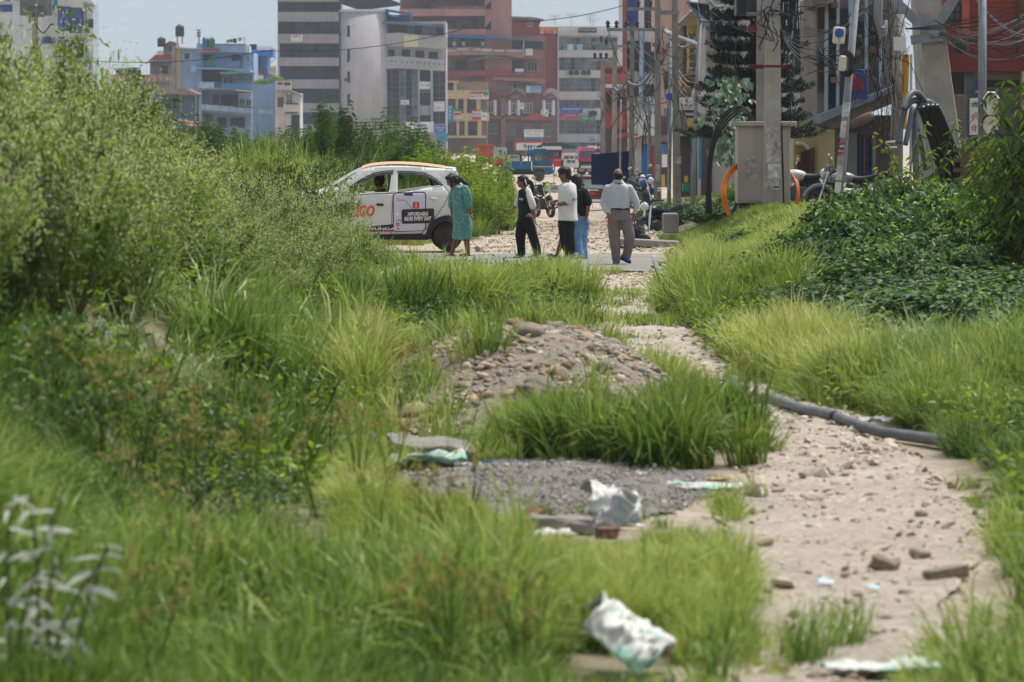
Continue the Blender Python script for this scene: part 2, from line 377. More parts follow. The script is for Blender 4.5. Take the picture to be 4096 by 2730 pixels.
# grey crushed-stone patch
M_grav=ground_mat('crushed_grey_stone',[(0.3,'#7d7974'),(0.5,'#97928b'),(0.7,'#aaa49b')],1.6,1.0,50,speck=(75,'#5d5b58','#b9b5ae',0.55))
QX,QY=np.meshgrid(np.arange(-1.2,1.5,0.05),np.arange(20.8,26.0,0.08))
gravel_patch=grid_obj('gravel_patch',QX,QY,lambda x,y:hgt(x,y)+0.015+0.022*_wob(x*5,y*3.3),M_grav,
         mask=lambda x,y:((x-0.18)/(1.05+0.12*np.sin(y*5)))**2+((y-23.3+0.2*np.sin(x*4))/2.0)**2<1)
# heap of river gravel
M_heap=ground_mat('river_gravel',[(0.3,'#7d6f5f'),(0.5,'#978a79'),(0.7,'#b0a494')],2.2,1.0,45,speck=(42,'#6b6156','#c2b8aa',0.6))
QX,QY=np.meshgrid(np.arange(-1.7,1.9,0.06),np.arange(25.8,36,0.1))
gravel_mound=grid_obj('gravel_mound',QX,QY,lambda x,y:hgt(x,y)+0.012+0.03*_wob(x*4,y*4.3),M_heap,
         mask=lambda x,y:((x-HEAP[0])/(1.4+0.1*np.sin(y*4)))**2+((y-HEAP[1])/(4.5+0.3*np.sin(x*5)))**2<1)
# hills closing the valley, with houses far up the slope
HX,HY=np.meshgrid(np.linspace(-2250,2250,90),np.linspace(6800,11500,70))
def hill(x,y):return 850*ss(6700,11000,y)*(0.75+0.25*np.sin(x/420+0.6))*(1+0.10*np.sin(x/130+y/210))+6*np.sin(x/37)*np.cos(y/51)-3
M_hill=mat('hill_forest','#31402c',0.95,0.35,0.012,bump=0,col2='#5c6444')
grid_obj('hills',HX,HY,hill,M_hill)
b=MB()
for i in range(260):
 x,y=random.uniform(-1100,1300),random.uniform(7600,9300);z=float(hill(x,y));s=random.uniform(3.5,8)
 b.box((x-s,y,z-3),(x+s,y+6,z+random.uniform(1,4)))
tag(b.build('hillside_houses',mat('far_render','#c9c4bd',0.9)),'scattered pale houses far up the hazy hillside','houses',kind='stuff')

# ================================================================ HAZE (real air)
hz=MB().box((-2350,-45,-4),(2350,11700,1150))
mh=bpy.data.materials.new('haze_air');mh.use_nodes=True;n=mh.node_tree.nodes;n.clear()
ho=n.new('ShaderNodeOutputMaterial');pv=n.new('ShaderNodeVolumePrincipled');pv.inputs['Color'].default_value=(0.60,0.71,0.84,1)
pv.inputs['Density'].default_value=0.00021;pv.inputs['Anisotropy'].default_value=0.0
mh.node_tree.links.new(pv.outputs[0],ho.inputs['Volume'])
haze=hz.build('haze',mh);tag(haze,'pale blue haze filling the valley air','haze',kind='stuff')

def projn(x,y):
 z=hgt(x,y)-H;f=y*math.cos(TH)-z*math.sin(TH)
 return 512+F*x/f,341-F*(y*math.sin(TH)+z*math.cos(TH))/f
def inpoly(u,v,poly):
 r=np.zeros(u.shape,bool);n=len(poly)
 for i in range(n):
  (x0,y0),(x1,y1)=poly[i],poly[(i+1) % n]
  k=((y0>v) != (y1>v))&(u<(x1-x0)*(v-y0)/(y1-y0+1e-12)+x0);r ^= k
 return r
_fr=np.random.default_rng(3);_fw_=[(a*math.cos(t),a*math.sin(t),p_,1/a**0.55) for a,t,p_ in zip(np.geomspace(0.5,6,22),_fr.uniform(0,6.28,22),_fr.uniform(0,6.28,22))]
def patch(x,y,s=1.0,o=0.0):
 """uneven patchiness of natural growth, 0..1"""
 t=sum(w*np.sin(a*x*s+b*y*s*0.6+p_+o*(i+1)) for i,(a,b,p_,w) in enumerate(_fw_));return np.clip(0.5+t/5.0,0,1)
# ================================================================ SCATTER
def hidden_col(name,meshes):
 c=bpy.data.collections.new(name)
 for i,me in enumerate(meshes):
  o=bpy.data.objects.new(f'{name}_{i:02d}',me);c.objects.link(o)
 return c
def scatter(name,pts,scl,src,label,cat,tilt=0.15,flat=None,parent=None,rotz=None,tint=None):
 n=len(pts);me=bpy.data.meshes.new(name);me.vertices.add(n);me.vertices.foreach_set('co',np.asarray(pts,'f').ravel())
 rot=np.zeros((n,3),'f');rot[:,0]=RNG.normal(0,tilt,n);rot[:,1]=RNG.normal(0,tilt,n);rot[:,2]=RNG.uniform(0,6.28,n) if rotz is None else rotz
 sc=np.asarray(scl,'f');sc=np.repeat(sc[:,None],3,1) if sc.ndim==1 else sc
 for nm,tp,d in (('rot','FLOAT_VECTOR',rot),('scl','FLOAT_VECTOR',sc)):
  a=me.attributes.new(nm,tp,'POINT');a.data.foreach_set('vector',d.ravel())
 a=me.attributes.new('idx','INT','POINT');a.data.foreach_set('value',RNG.integers(0,len(src),n).astype('i'))
 if tint is not None:a=me.attributes.new('tint','FLOAT','POINT');a.data.foreach_set('value',np.asarray(tint,'f'))
 o=link(name,me,parent)
 if parent is None:tag(o,label,cat,kind='stuff')
 else:o['kind']='stuff'
 ng=bpy.data.node_groups.new('scatter_'+name,'GeometryNodeTree')
 ng.interface.new_socket('Geometry',in_out='INPUT',socket_type='NodeSocketGeometry');ng.interface.new_socket('Geometry',in_out='OUTPUT',socket_type='NodeSocketGeometry')
 N=ng.nodes;gi=N.new('NodeGroupInput');go=N.new('NodeGroupOutput');ip=N.new('GeometryNodeInstanceOnPoints');ci=N.new('GeometryNodeCollectionInfo')
 ci.inputs['Collection'].default_value=hidden_col('source_'+name,src);ci.inputs['Separate Children'].default_value=True;ci.inputs['Reset Children'].default_value=True
 def na(nm,tp):
  q=N.new('GeometryNodeInputNamedAttribute');q.data_type=tp;q.inputs['Name'].default_value=nm;return q.outputs['Attribute']
 er=N.new('FunctionNodeEulerToRotation');L=ng.links
 L.new(gi.outputs[0],ip.inputs['Points']);L.new(ci.outputs[0],ip.inputs['Instance']);ip.inputs['Pick Instance'].default_value=True
 L.new(na('idx','INT'),ip.inputs['Instance Index']);L.new(na('rot','FLOAT_VECTOR'),er.inputs[0]);L.new(er.outputs[0],ip.inputs['Rotation'])
 L.new(na('scl','FLOAT_VECTOR'),ip.inputs['Scale']);L.new(ip.outputs[0],go.inputs[0])
 md=o.modifiers.new('scatter','NODES');md.node_group=ng
 return o
# stones
def stone_mesh(name,m,seed,sub=2,squash=0.6,rough=0.25,angular=False):
 bm=bmesh.new();bmesh.ops.create_icosphere(bm,subdivisions=sub,radius=0.5);rs=random.Random(seed);o=Vector((rs.random()*50,rs.random()*50,0))
 for v in bm.verts:
  k=1+rough*mnoise.noise(v.co*(3.1 if angular else 2.0)+o)*2;v.co=Vector((v.co.x*k*1.2,v.co.y*k,v.co.z*k*squash))
 me=bpy.data.meshes.new(name);bm.to_mesh(me);bm.free();me.materials.append(m)
 if not angular:me.polygons.foreach_set('use_smooth',[True]*len(me.polygons))
 return me
def stone_mat(name,cols):
 m=bpy.data.materials.new(name);m.use_nodes=True;n=m.node_tree.nodes;l=m.node_tree.links;b=n['Principled BSDF'];b.inputs['Roughness'].default_value=0.85
 oi=n.new('ShaderNodeObjectInfo');cr=n.new('ShaderNodeValToRGB');cr.color_ramp.interpolation='LINEAR';e=cr.color_ramp.elements
 e[0].color=(*lin(cols[0]),1);e[1].color=(*lin(cols[-1]),1)
 for i,c in enumerate(cols[1:-1]):q=e.new((i+1)/(len(cols)-1));q.color=(*lin(c),1)
 tc=n.new('ShaderNodeTexCoord');nz=n.new('ShaderNodeTexNoise');nz.inputs['Scale'].default_value=5;nz.inputs['Detail'].default_value=6;l.new(tc.outputs['Object'],nz.inputs['Vector'])
 mx=n.new('ShaderNodeMixRGB');mx.blend_type='OVERLAY';mx.inputs[0].default_value=0.5
 l.new(oi.outputs['Random'],cr.inputs[0]);l.new(cr.outputs[0],mx.inputs[1]);l.new(nz.outputs['Fac'],mx.inputs[2]);l.new(mx.outputs[0],b.inputs['Base Color']);MATS[name]=m;return m
M_stone=stone_mat('river_stones',['#6a6862','#8d7a64','#9a9389','#77736c','#a98e6c','#b5aea2'])
M_chip=stone_mat('grey_chips',['#6a6763','#85817b','#9a958d','#b0aaa1'])
M_rub=stone_mat('rubble',['#a89985','#c3b7a5','#94836f','#b3a493','#cbc1b2','#9a7462'])
STONES=[stone_mesh('stone',M_stone,i,2,0.55+0.05*(i % 3)) for i in range(6)]
CHIPS=[stone_mesh('chip',M_chip,20+i,1,0.7,0.3,True) for i in range(4)]
RUBS=[stone_mesh('rubble',M_rub,40+i,1,0.5,0.35,True) for i in range(5)]
def put_stone(me,x,y,s,parent,sink=0.25,nm='stone'):
 o=link(nm,me,parent,(x,y,float(hgt(x,y))+0.012+s*0.5*0.55*(1-2*sink)));o.scale=(s,s*random.uniform(0.8,1.1),s*random.uniform(0.8,1.15))
 o.rotation_euler=(random.gauss(0,0.25),random.gauss(0,0.25),random.uniform(0,6.28));return o
n=0
while n<290:
 x,y=random.uniform(-1.2,1.45),random.uniform(26.9,33)
 if not in_heap(np.array(x),np.array(y),0.95):continue
 put_stone(random.choice(STONES),x,y,min(0.16,0.032+random.expovariate(1)*0.024),gravel_mound);n+=1
for px,py,d,s in ((530,349,30.4,0.26),(545,408,28.3,0.24),(602,374,29.4,0.15),(470,368,30.0,0.13),(412,414,28.2,0.22),(560,392,28.8,0.12),(620,381,29.3,0.1)):
 q=P(px,py,d);put_stone(random.choice(STONES),q.x,q.y,s,gravel_mound)
def rnd_in(fn,n,x0,x1,y0,y1):
 o=np.zeros((0,2))
 while len(o)<n:
  x=RNG.uniform(x0,x1,n*2);y=RNG.uniform(y0,y1,n*2);k=fn(x,y);o=np.concatenate([o,np.stack([x[k],y[k]],1)])
 return o[:n]
def on_ground(p,dz=0.01):return np.column_stack([p,hgt(p[:,0],p[:,1])+dz])
scatter('heap_gravel',on_ground(rnd_in(lambda x,y:in_heap(x,y,1.08),5200,-1.4,1.6,26.8,33.5)),RNG.exponential(0.017,5200)+0.02,STONES,'','',0.4,parent=gravel_mound)
p=rnd_in(lambda x,y:in_patch(x,y,1.0),5200,-1.1,1.4,21,25.6)
scatter('crushed_stone',on_ground(p,0.02),RNG.exponential(0.006,5200)+0.009,CHIPS,'','',0.6,parent=gravel_patch)
p=rnd_in(lambda x,y:in_path(x,y,-0.12),5200,0.6,2.7,12,61);p=p[np.argsort(RNG.random(len(p)))]
w=np.where((p[:,1]>22)&(p[:,1]<36),1.5,0.8)
scatter('path_rubble',on_ground(p,0.012),(RNG.exponential(0.014,5200)+0.009)*w,RUBS,'','',0.4,parent=dirt_path)
for i in range(150):
 y=random.choice([random.uniform(14,22),random.uniform(24,36)]);x=random.uniform(float(path_l(y)),float(path_r(y)))
 put_stone(random.choice(RUBS if random.random()<.6 else STONES),x,y,min(0.12,0.025+random.expovariate(1)*0.018),dirt_path)
# rubble along the lane and the track beyond it
p=np.concatenate([rnd_in(lambda x,y:in_track(x,y),4600,-2,5,70.5,118),rnd_in(lambda x,y:y>0,900,0.2,3,55,61.5)])
scatter('lane_rubble',on_ground(p,0.02),RNG.exponential(0.02,len(p))+0.016,RUBS,'loose stones and brick rubble strewn along the dirt track','rubble',0.4)
# ================================================================ PLANTS
def setv(me,v):a=me.attributes.new('v','FLOAT','POINT');a.data.foreach_set('value',np.asarray(v,'f'))
def npmesh(name,v,f,mats,va,mi=None,smooth=False):
 me=bpy.data.meshes.new(name);me.from_pydata(np.asarray(v).tolist(),[],f if isinstance(f,list) else f.tolist())
 for m in mats:me.materials.append(m)
 if mi is not None:me.polygons.foreach_set('material_index',mi)
 if smooth:me.polygons.foreach_set('use_smooth',[True]*len(me.polygons))
 setv(me,va);return me
def nrm(a):return a/np.maximum(np.linalg.norm(a,axis=-1,keepdims=True),1e-9)
def blades(n,h,spread,lean,width,rng,curve=0.6,hvar=0.6,seg=3):
 """grass blades: (verts, faces, v)"""
 az=rng.uniform(0,6.28,n);r=spread*np.sqrt(rng.random(n));bx=np.stack([r*np.cos(az),r*np.sin(az),np.zeros(n)],1)
 az2=az+rng.normal(0,0.7,n);out_=np.stack([np.cos(az2),np.sin(az2),np.zeros(n)],1);side=np.stack([-np.sin(az2),np.cos(az2),np.zeros(n)],1)
 L=h*(1-hvar*rng.random(n));ln=lean*(0.1+1.7*rng.random(n)**1.3);w=width*(0.6+0.8*rng.random(n));V=[];vv=[];rv=np.where(rng.random(n)<0.03,1.3,rng.random(n))
 for k in range(seg+1):
  t=k/seg;bend=ln*t+curve*ln*t*t
  c=bx+out_*(L*np.sin(np.minimum(bend,2.2))*t)[:,None]*0.75+np.array([0,0,1.0])*(L*t*np.cos(np.minimum(bend,1.9)*0.75))[:,None]
  if k<seg:
   ww=(w*(1-0.35*t))[:,None]*0.5;V+=[c-side*ww,c+side*ww];vv+=[rv*0.75+0.25*t]*2
  else:V.append(c);vv.append(rv*0.75+0.25)
 m=2*seg+1;v=np.stack(V,1).reshape(-1,3);va=np.stack(vv,1).reshape(-1);f=[]
 for i in range(n):
  b=i*m
  for k in range(seg-1):f.append((b+2*k,b+2*k+1,b+2*k+3,b+2*k+2))
  f.append((b+2*seg-2,b+2*seg-1,b+2*seg))
 return v,f,va
def leaves(Pn,D,N,L,Wd,rng,fold=0.12,droop=0.0,val=None):
 """oval leaves with a folded midrib; four triangles each"""
 n=len(Pn);D=nrm(D);S=nrm(np.cross(D,N));N2=np.cross(S,D);L=np.broadcast_to(L,(n,))[:,None];Wd=np.broadcast_to(Wd,(n,))[:,None]
 dn=np.array([0,0,-1.0])
 b=Pn;t=Pn+D*L+dn*L*droop;l1=Pn+D*L*0.3+S*Wd*0.5+N2*Wd*fold;r1=Pn+D*L*0.3-S*Wd*0.5+N2*Wd*fold
 l2=Pn+D*L*0.68+S*Wd*0.36+N2*Wd*fold+dn*L*droop*0.45;r2=Pn+D*L*0.68-S*Wd*0.36+N2*Wd*fold+dn*L*droop*0.45
 v=np.stack([b,l1,r1,l2,r2,t],1).reshape(-1,3);i=(np.arange(n)*6)[:,None]
 f=np.concatenate([i+np.array([0,2,4,5]),i+np.array([0,5,3,1])],1).reshape(-1,4)
 val=rng.random(n) if val is None else val
 return v,f.tolist(),np.repeat(val,6)
class Veg:
 def __init__(s):s.v=[];s.f=[];s.a=[];s.mi=[];s.n=0
 def add(s,vfa,mi=0):
  v,f,a=vfa;s.v.append(v);s.f+=[tuple(i+s.n for i in q) for q in f];s.a.append(a);s.mi+=[mi]*len(f);s.n+=len(v);return s
 def stems(s,paths,r0,r1,mi):
  for p in paths:
   b=MB().tube(p,list(np.linspace(r0,r1,len(p))),4);s.add((np.array([tuple(q) for q in b.v]),b.f,np.full(len(b.v),0.3)),mi)
 def mesh(s,name,mats):return npmesh(name,np.concatenate(s.v),s.f,mats,np.concatenate(s.a),s.mi)
G_green=grassmat('grass_green',['#2b4119','#4e6a27','#78953b','#a2b25c','#c0b77e'])
G_yell=grassmat('grass_yellowish',['#455f25','#6f8931','#9aab48','#b9bd6c','#cbbe8c'])
G_arch=grassmat('grass_silvery',['#4c6630','#728c48','#9db06c','#c4cc9e'],0.35,0.42,0.5)
G_dry=leafmat('grass_seed_straw','#7c7a42','#a6a160',0.3,0.7)
L_feath=leafmat('feathery_leaf','#38531f','#93ab5c',0.5,0.6)
L_flow=leafmat('tiny_cream_flower','#9ca56e','#d4d8aa',0.45,0.7)
L_bush=leafmat('vine_leaf','#1d3519','#557a40',0.3,0.5,0.3)
L_young=leafmat('young_leaf','#55752a','#93ac48',0.4,0.45)
L_hemp=leafmat('hemp_leaf','#2f4b22','#658443',0.33,0.5)
L_droop=leafmat('drooping_leaf','#2e4a1c','#70913a',0.35,0.4,0.5)
L_dark=leafmat('dark_scrub_leaf','#2b3517','#566235',0.3,0.55)
L_needle=leafmat('araucaria_needle','#0f1f17','#274231',0.12,0.5)
L_silver=leafmat('silver_leaf','#99a094','#d6dacf',0.5,0.5)
L_red=leafmat('reddish_weed','#7d3a22','#b0603a',0.3,0.6)
B_stem=mat('plant_stem','#5d5a38',0.8,0.2,20);B_bark=mat('bark_brown','#5a4a3a',0.9,0.25,12,bump=0.4)
def tuft(name,m,n,h,sp,ln,w,seed,**k):
 v,f,a=blades(n,h,sp,ln,w,np.random.default_rng(seed),**k);return npmesh(name,v,f,[m],a)
TF_short=[tuft('short_tuft',G_green,24,0.2,0.10,0.8,0.011,i) for i in range(4)]
TF_mid=[tuft('grass_tuft',G_green,34,0.50,0.13,0.65,0.013,10+i) for i in range(5)]
TF_ysh=[tuft('yellow_tuft',G_yell,24,0.26,0.10,0.55,0.010,20+i) for i in range(4)]
TF_ymid=[tuft('yellow_tall_tuft',G_yell,30,0.53,0.11,0.5,0.012,30+i) for i in range(5)]
TF_arch=[tuft('arching_tuft',G_arch,40,0.75,0.12,0.85,0.013,40+i,curve=0.9,seg=4) for i in range(4)]
TF_big=[tuft('reed_tuft',G_green,60,1.3,0.22,0.7,0.022,50+i,curve=0.8,seg=4) for i in range(4)]
def weed(name,m,seed,n=60,h=0.25,r=0.14,L=0.055,Wd=0.03):
 g=np.random.default_rng(seed);p=np.column_stack([g.normal(0,r,n),g.normal(0,r,n),h*g.random(n)**0.7]);d=np.column_stack([p[:,0],p[:,1],g.normal(0.05,0.1,n)])+g.normal(0,0.06,(n,3))
 v=Veg().add(leaves(p,d,np.array([[0,0,1.0]])+g.normal(0,0.35,(n,3)),L*(0.6+0.8*g.random(n)),Wd,g,droop=0.15))
 v.stems([[(0,0,0),tuple(q*0.6),tuple(q)] for q in p[::5]],0.004,0.002,1);return v.mesh(name,[m,B_stem])
TF_weed=[weed('broadleaf_weed',L_young,60+i) for i in range(3)]+[weed('dark_weed',L_bush,64+i) for i in range(2)]
TF_seed=[]
for i in range(3):                                    # sedge stems with straw-brown heads
 g=np.random.default_rng(70+i);v=Veg();v.add(blades(10,0.5,0.05,0.35,0.006,g));tips=[]
 for k in range(7):
  a=g.uniform(0,6.28);q=np.array([math.cos(a)*0.12,math.sin(a)*0.12,0.42+0.12*g.random()]);v.stems([[(0,0,0),tuple(q*[0.4,0.4,0.6]),tuple(q)]],0.003,0.002,0);tips.append(q)
 tp=np.repeat(np.array(tips),16,0);v.add(leaves(tp,g.normal(0,1,tp.shape)+[0,0,0.3],g.normal(0,1,tp.shape),0.045,0.008,g),1);TF_seed.append(v.mesh('sedge',[G_yell,G_dry]))

def frust(y,m=1.45):return m*512/F*y+0.4
def sample(n,y0,y1,fn,near=1.0,m=1.45):
 """n spots between y0 and y1 inside the (widened) view, more of them close by when near > 1"""
 o=np.zeros((0,2))
 while len(o)<n:
  k=n*3;y=y0+(y1-y0)*RNG.random(k)**near;w=frust(y1,m);x=RNG.uniform(-w,w,k)
  ok=(np.abs(x)<frust(y,m))&fn(x,y);o=np.concatenate([o,np.stack([x[ok],y[ok]],1)])
 return o[:n]
HP=[(366,392),(420,338),(520,318),(610,326),(668,400),(640,408),(500,410),(486,470),(398,474),(376,430)]   # bare gravel of the heap
GP=[(356,462),(400,448),(520,456),(620,466),(722,488),(735,512),(640,545),(560,545),(470,520),(420,505)]   # crushed stone and litter
VB=[(780,275),(850,205),(900,185),(1100,170),(1100,366),(1000,368),(900,350),(830,332)]                        # under the vine bushes
def bare(x,y):
 u,v=projn(x,y);return inpoly(u,v,HP)|inpoly(u,v,GP)
def undervine(x,y):
 u,v=projn(x,y);return inpoly(u,v,VB)&(y>34)
free=lambda x,y:~in_path(x,y,0.30*(patch(x,y,3)-0.62))&~in_patch(x,y,0.95)&~in_heap(x,y,0.75)&~in_road(x,y)&~in_track(x,y)&~bare(x,y)&~undervine(x,y)&~((np.abs(x-0.4)<0.28)&(y<15.9)&(y>14.2))
RBX=lambda y:np.interp(y,[12,15,17.4,21.4,25,27.3,30,33.3,36,40],[1.5,1.66,2.06,2.66,2.86,2.9,2.62,2.1,1.95,1.9])
rside=lambda x,y:(x>RBX(y)+0.12*patch(x,y,3))|(y>42)
tallfree=lambda x,y:free(x,y)&~((y>17.5)&(y<26.5)&(x>-1.2)&(x<1.4))
def grass(name,p,scl,src,tint,label,tilt=0.2,hv=0.55):
 """tufts whose height and colour follow the patch they stand in"""
 x,y=p[:,0],p[:,1];k=patch(x,y,1.1,0.7);q=patch(x,y,2.6,2.1);s=scl*(1-hv+2*hv*(0.6*k+0.4*q))*(0.8+0.4*RNG.random(len(p)))
 t=np.clip(tint-0.07+0.5*(patch(x,y,0.8,4.0)-0.5)+0.35*(q-0.5),0,1)
 scatter(name,on_ground(p,-0.012),np.column_stack([s*0.9+0.1,s*0.9+0.1,s]),src,label,'grass',tilt,tint=t)
lowfront=lambda p:np.where((p[:,1]>17.8)&(p[:,1]<25)&(p[:,0]>-1.15),np.interp(p[:,1],[17.8,19.5],[0.9,0.42]),1.0)
nearscale=lambda y:np.interp(y,[12,16,22,30],[0.55,0.7,0.9,1.0])
# lush green on the left slope and under the bushes
p=sample(10200,12.5,62,lambda x,y:free(x,y)&(patch(x,y,1.5,5)>0.22)&(x<np.interp(y,[12,22,30,60],[0.3,-0.6,-0.9,-1.6])+1.2*(patch(x,y)-0.5)),1.3)
grass('lush_grass',p,0.95*nearscale(p[:,1])*lowfront(p),TF_mid,0.3,'lush green grass covering the left slope')
p=sample(4200,12.5,62,lambda x,y:free(x,y)&(x<1.0),1.3)
grass('short_grass',p,lowfront(p),TF_short,0.42,'short green grass between the taller tufts',0.3)
p=sample(170,14,40,lambda x,y:tallfree(x,y)&(x<-0.3),1.0)
grass('arching_tufts',p,0.75*nearscale(p[:,1]),TF_arch,0.75,'pale arching blades standing over the left grass',0.3)
# yellow-green grass in the foreground middle, round the heap and down to the lane
yl=lambda x,y:free(x,y)&((x<path_l(y)-0.04)|rside(x,y))&(x>np.interp(y,[12,22,30,60],[-0.5,-1.0,-1.2,-2.2]))&(x<2.9)
p=sample(3000,12.5,20.2,lambda x,y:yl(x,y)&(patch(x,y,1.6,1)>0.42)&(x<1.6),1.0)
grass('foreground_grass',p,0.72*nearscale(p[:,1])*lowfront(p),TF_ymid+TF_mid[:2],0.42,'yellow green grass tufts beside the footpath',0.12)
p=sample(760,24.7,28.6,lambda x,y:yl(x,y)&(x>-0.1+0.5*patch(x,y,2,1))&(patch(x,y,2.2,7)>0.3),1.0)
grass('heap_front_grass',p,np.full(len(p),0.72),TF_mid+TF_ymid,0.42,'dense grass belt before the gravel heap',0.2,0.6)
p=sample(700,20,28,lambda x,y:yl(x,y)&(x<0.1),1.0)
grass('patch_edge_grass',p,np.full(len(p),0.42),TF_ymid,0.5,'thin grass round the crushed stone patch',0.2)
p=sample(7200,28,61.2,lambda x,y:yl(x,y)&(patch(x,y,1.2,2)>0.25),1.2)
grass('meadow_grass',p,np.interp(p[:,1],[28,40,54,61],[0.85,1.05,0.85,0.45]),TF_ysh+TF_ymid[:2],0.62,'yellow green grass between the gravel heap and the lane')
# tufts on the heap
p=np.array([(-0.2,29.6),(-0.28,29.9),(-0.1,29.75),(-0.36,29.5),(-0.22,30.1),(-0.62,28.8),(-0.75,28.6),(-0.95,29.3),(0.55,28.2),(-0.45,28.0),(0.75,31.8),(0.3,32.6),(0.1,32.8),(0.5,33.1),(-0.1,33.0),(-0.5,32.2),(0.62,28.6),(-0.15,29.5),(-0.3,29.7),(-0.55,27.3),(-0.4,26.9),(-0.8,27.6)])
p=np.concatenate([p,rnd_in(lambda x,y:in_heap(x,y,0.95)&((x<-0.45)|(y>32)),60,-1.2,1.4,27.8,35)])
scatter('heap_grass',on_ground(p,-0.01),np.concatenate([np.full(22,0.9),0.35+0.4*RNG.random(60)]),TF_mid+TF_ymid,'grass tufts growing out of the gravel heap','grass',0.15,tint=0.35+0.4*RNG.random(82))
# right bank
rb=lambda x,y:free(x,y)&rside(x,y)&(x>toe_r(y)-0.25)
p=sample(9600,40,84,lambda x,y:rb(x,y)&(x<toe_r(y)+4.2),1.0)
grass('bank_grass',p,np.interp(p[:,1],[40,58,68,74,84],[0.7,0.55,0.4,0.22,0.14])*np.where(patch(p[:,0],p[:,1],1.9,3)>0.55,1.35,0.9),TF_ymid+TF_mid[:2],0.5,'tall yellow green grass on the right bank below the poles',0.3,0.75)
p=sample(820,29,44,lambda x,y:free(x,y)&rside(x,y)&(x>RBX(y)+0.25)&(x<toe_r(y)+1.9)&(patch(x,y,1.3,3)>0.45),0.8)
grass('arching_grass',p,np.full(len(p),0.52),TF_arch,0.3,'long arching silvery grass at the foot of the right bank',0.25)
p=sample(6000,12,42,lambda x,y:rside(x,y)&(x>0)&~undervine(x,y)&(patch(x,y,1.7,9)>0.05),0.9)
grass('verge_grass',p,0.85*nearscale(p[:,1])*np.interp(p[:,1],[29,34,40],[1,0.6,0.42]),TF_mid+TF_ymid[:2],0.34,'green grass on the verge right of the footpath')
p=sample(2000,60,84,lambda x,y:(x<-1.6)&~((y>60.5)&(y<77)),1.0)
grass('roadside_grass',p,np.full(len(p),0.9),TF_ymid,0.6,'grass growing along the far edge of the lane')
p=np.concatenate([sample(5200,84,150,lambda x,y:~in_track(x,y)&(x<1.0),1.6,1.15),sample(900,78,120,lambda x,y:~in_track(x,y)&(x>3.0)&(x<6.5),1.0,1.1)])
grass('far_grass',p,np.where(p[:,0]>1,0.22,1.7),TF_ymid+TF_mid,0.3,'tall grass over the overgrown mound beyond the lane')
p=np.array([P(px,0,d)[:2] for px,d in ((262,92),(275,94),(285,90),(250,95),(268,97),(296,96),(240,93),(300,92),(214,98),(225,100),(330,100),(280,98),(258,98),(290,100))])
scatter('reed_grass',on_ground(p),1.0+0.4*RNG.random(len(p)),TF_big,'mound of long bladed reed grass before the blue houses','grass',tint=np.full(len(p),0.35))
p=sample(260,40,57,lambda x,y:in_path(x,y,0.0)&(patch(x,y,2.4,5)>0.4),1.0)
grass('track_grass',p,np.full(len(p),0.6),TF_ysh+TF_short,0.55,'short grass breaking up the footpath beyond the gravel heap',0.3)
p=sample(420,14,34,lambda x,y:tallfree(x,y)&((x<0.6)|(x>RBX(y)+0.4))&(patch(x,y,1.8,2)>0.4),1.0)
grass('coarse_grass',p,0.55*nearscale(p[:,1]),TF_arch+TF_big[:1],0.6,'coarse bent blades scattered through the near grass',0.4,0.7)
p=sample(700,13,40,lambda x,y:(np.minimum(np.abs(x-path_l(y)),np.abs(x-RBX(y)))<0.2*patch(x,y,2,8))&(patch(x,y,4,1)>0.4),1.0)
grass('path_edge_grass',p,0.36*nearscale(p[:,1]),TF_ymid+TF_short+TF_mid[:1],0.45,'thin grass creeping on to the edges of the footpath',0.35,0.7)
p=rnd_in(lambda x,y:(in_patch(x,y,1.7)&~in_patch(x,y,0.75))&(patch(x,y,4,3)>0.42)&(x<0.8),70,-1.4,0.9,20,26.5)
grass('gravel_edge_grass',p,np.full(len(p),0.36),TF_ymid+TF_mid,0.5,'sparse tufts round the crushed stone and litter',0.35,0.7)
# weeds and sedges
p=sample(2400,13,70,lambda x,y:tallfree(x,y)&((x<1)|rside(x,y))&(patch(x,y,2.6,6)>0.45),1.2)
scatter('low_weeds',on_ground(p,0),(0.6+0.7*RNG.random(len(p)))*nearscale(p[:,1]),TF_weed,'low broadleaf weeds among the grass','weeds',0.2)
p=sample(40,13.5,24,lambda x,y:free(x,y)&(x<0.1)&(patch(x,y,1.1,8)>0.5),1.0)
scatter('sedge_heads',on_ground(p,0),0.7+0.4*RNG.random(len(p)),TF_seed,'sedge with straw brown seed heads in the foreground grass','sedge',0.2)
# a few tufts standing on the path in front
p=np.array([P(px,py,8160/(py-140))[:2] for px,py in ((798,668),(806,672),(812,664),(838,650),(846,655),(858,648),(742,660),(736,668),(728,664),(716,690),(735,640))])
scatter('path_tufts',on_ground(p,0),0.5+0.25*RNG.random(len(p)),TF_mid,'sparse grass tufts standing on the footpath','grass',0.1,tint=np.full(len(p),0.45))

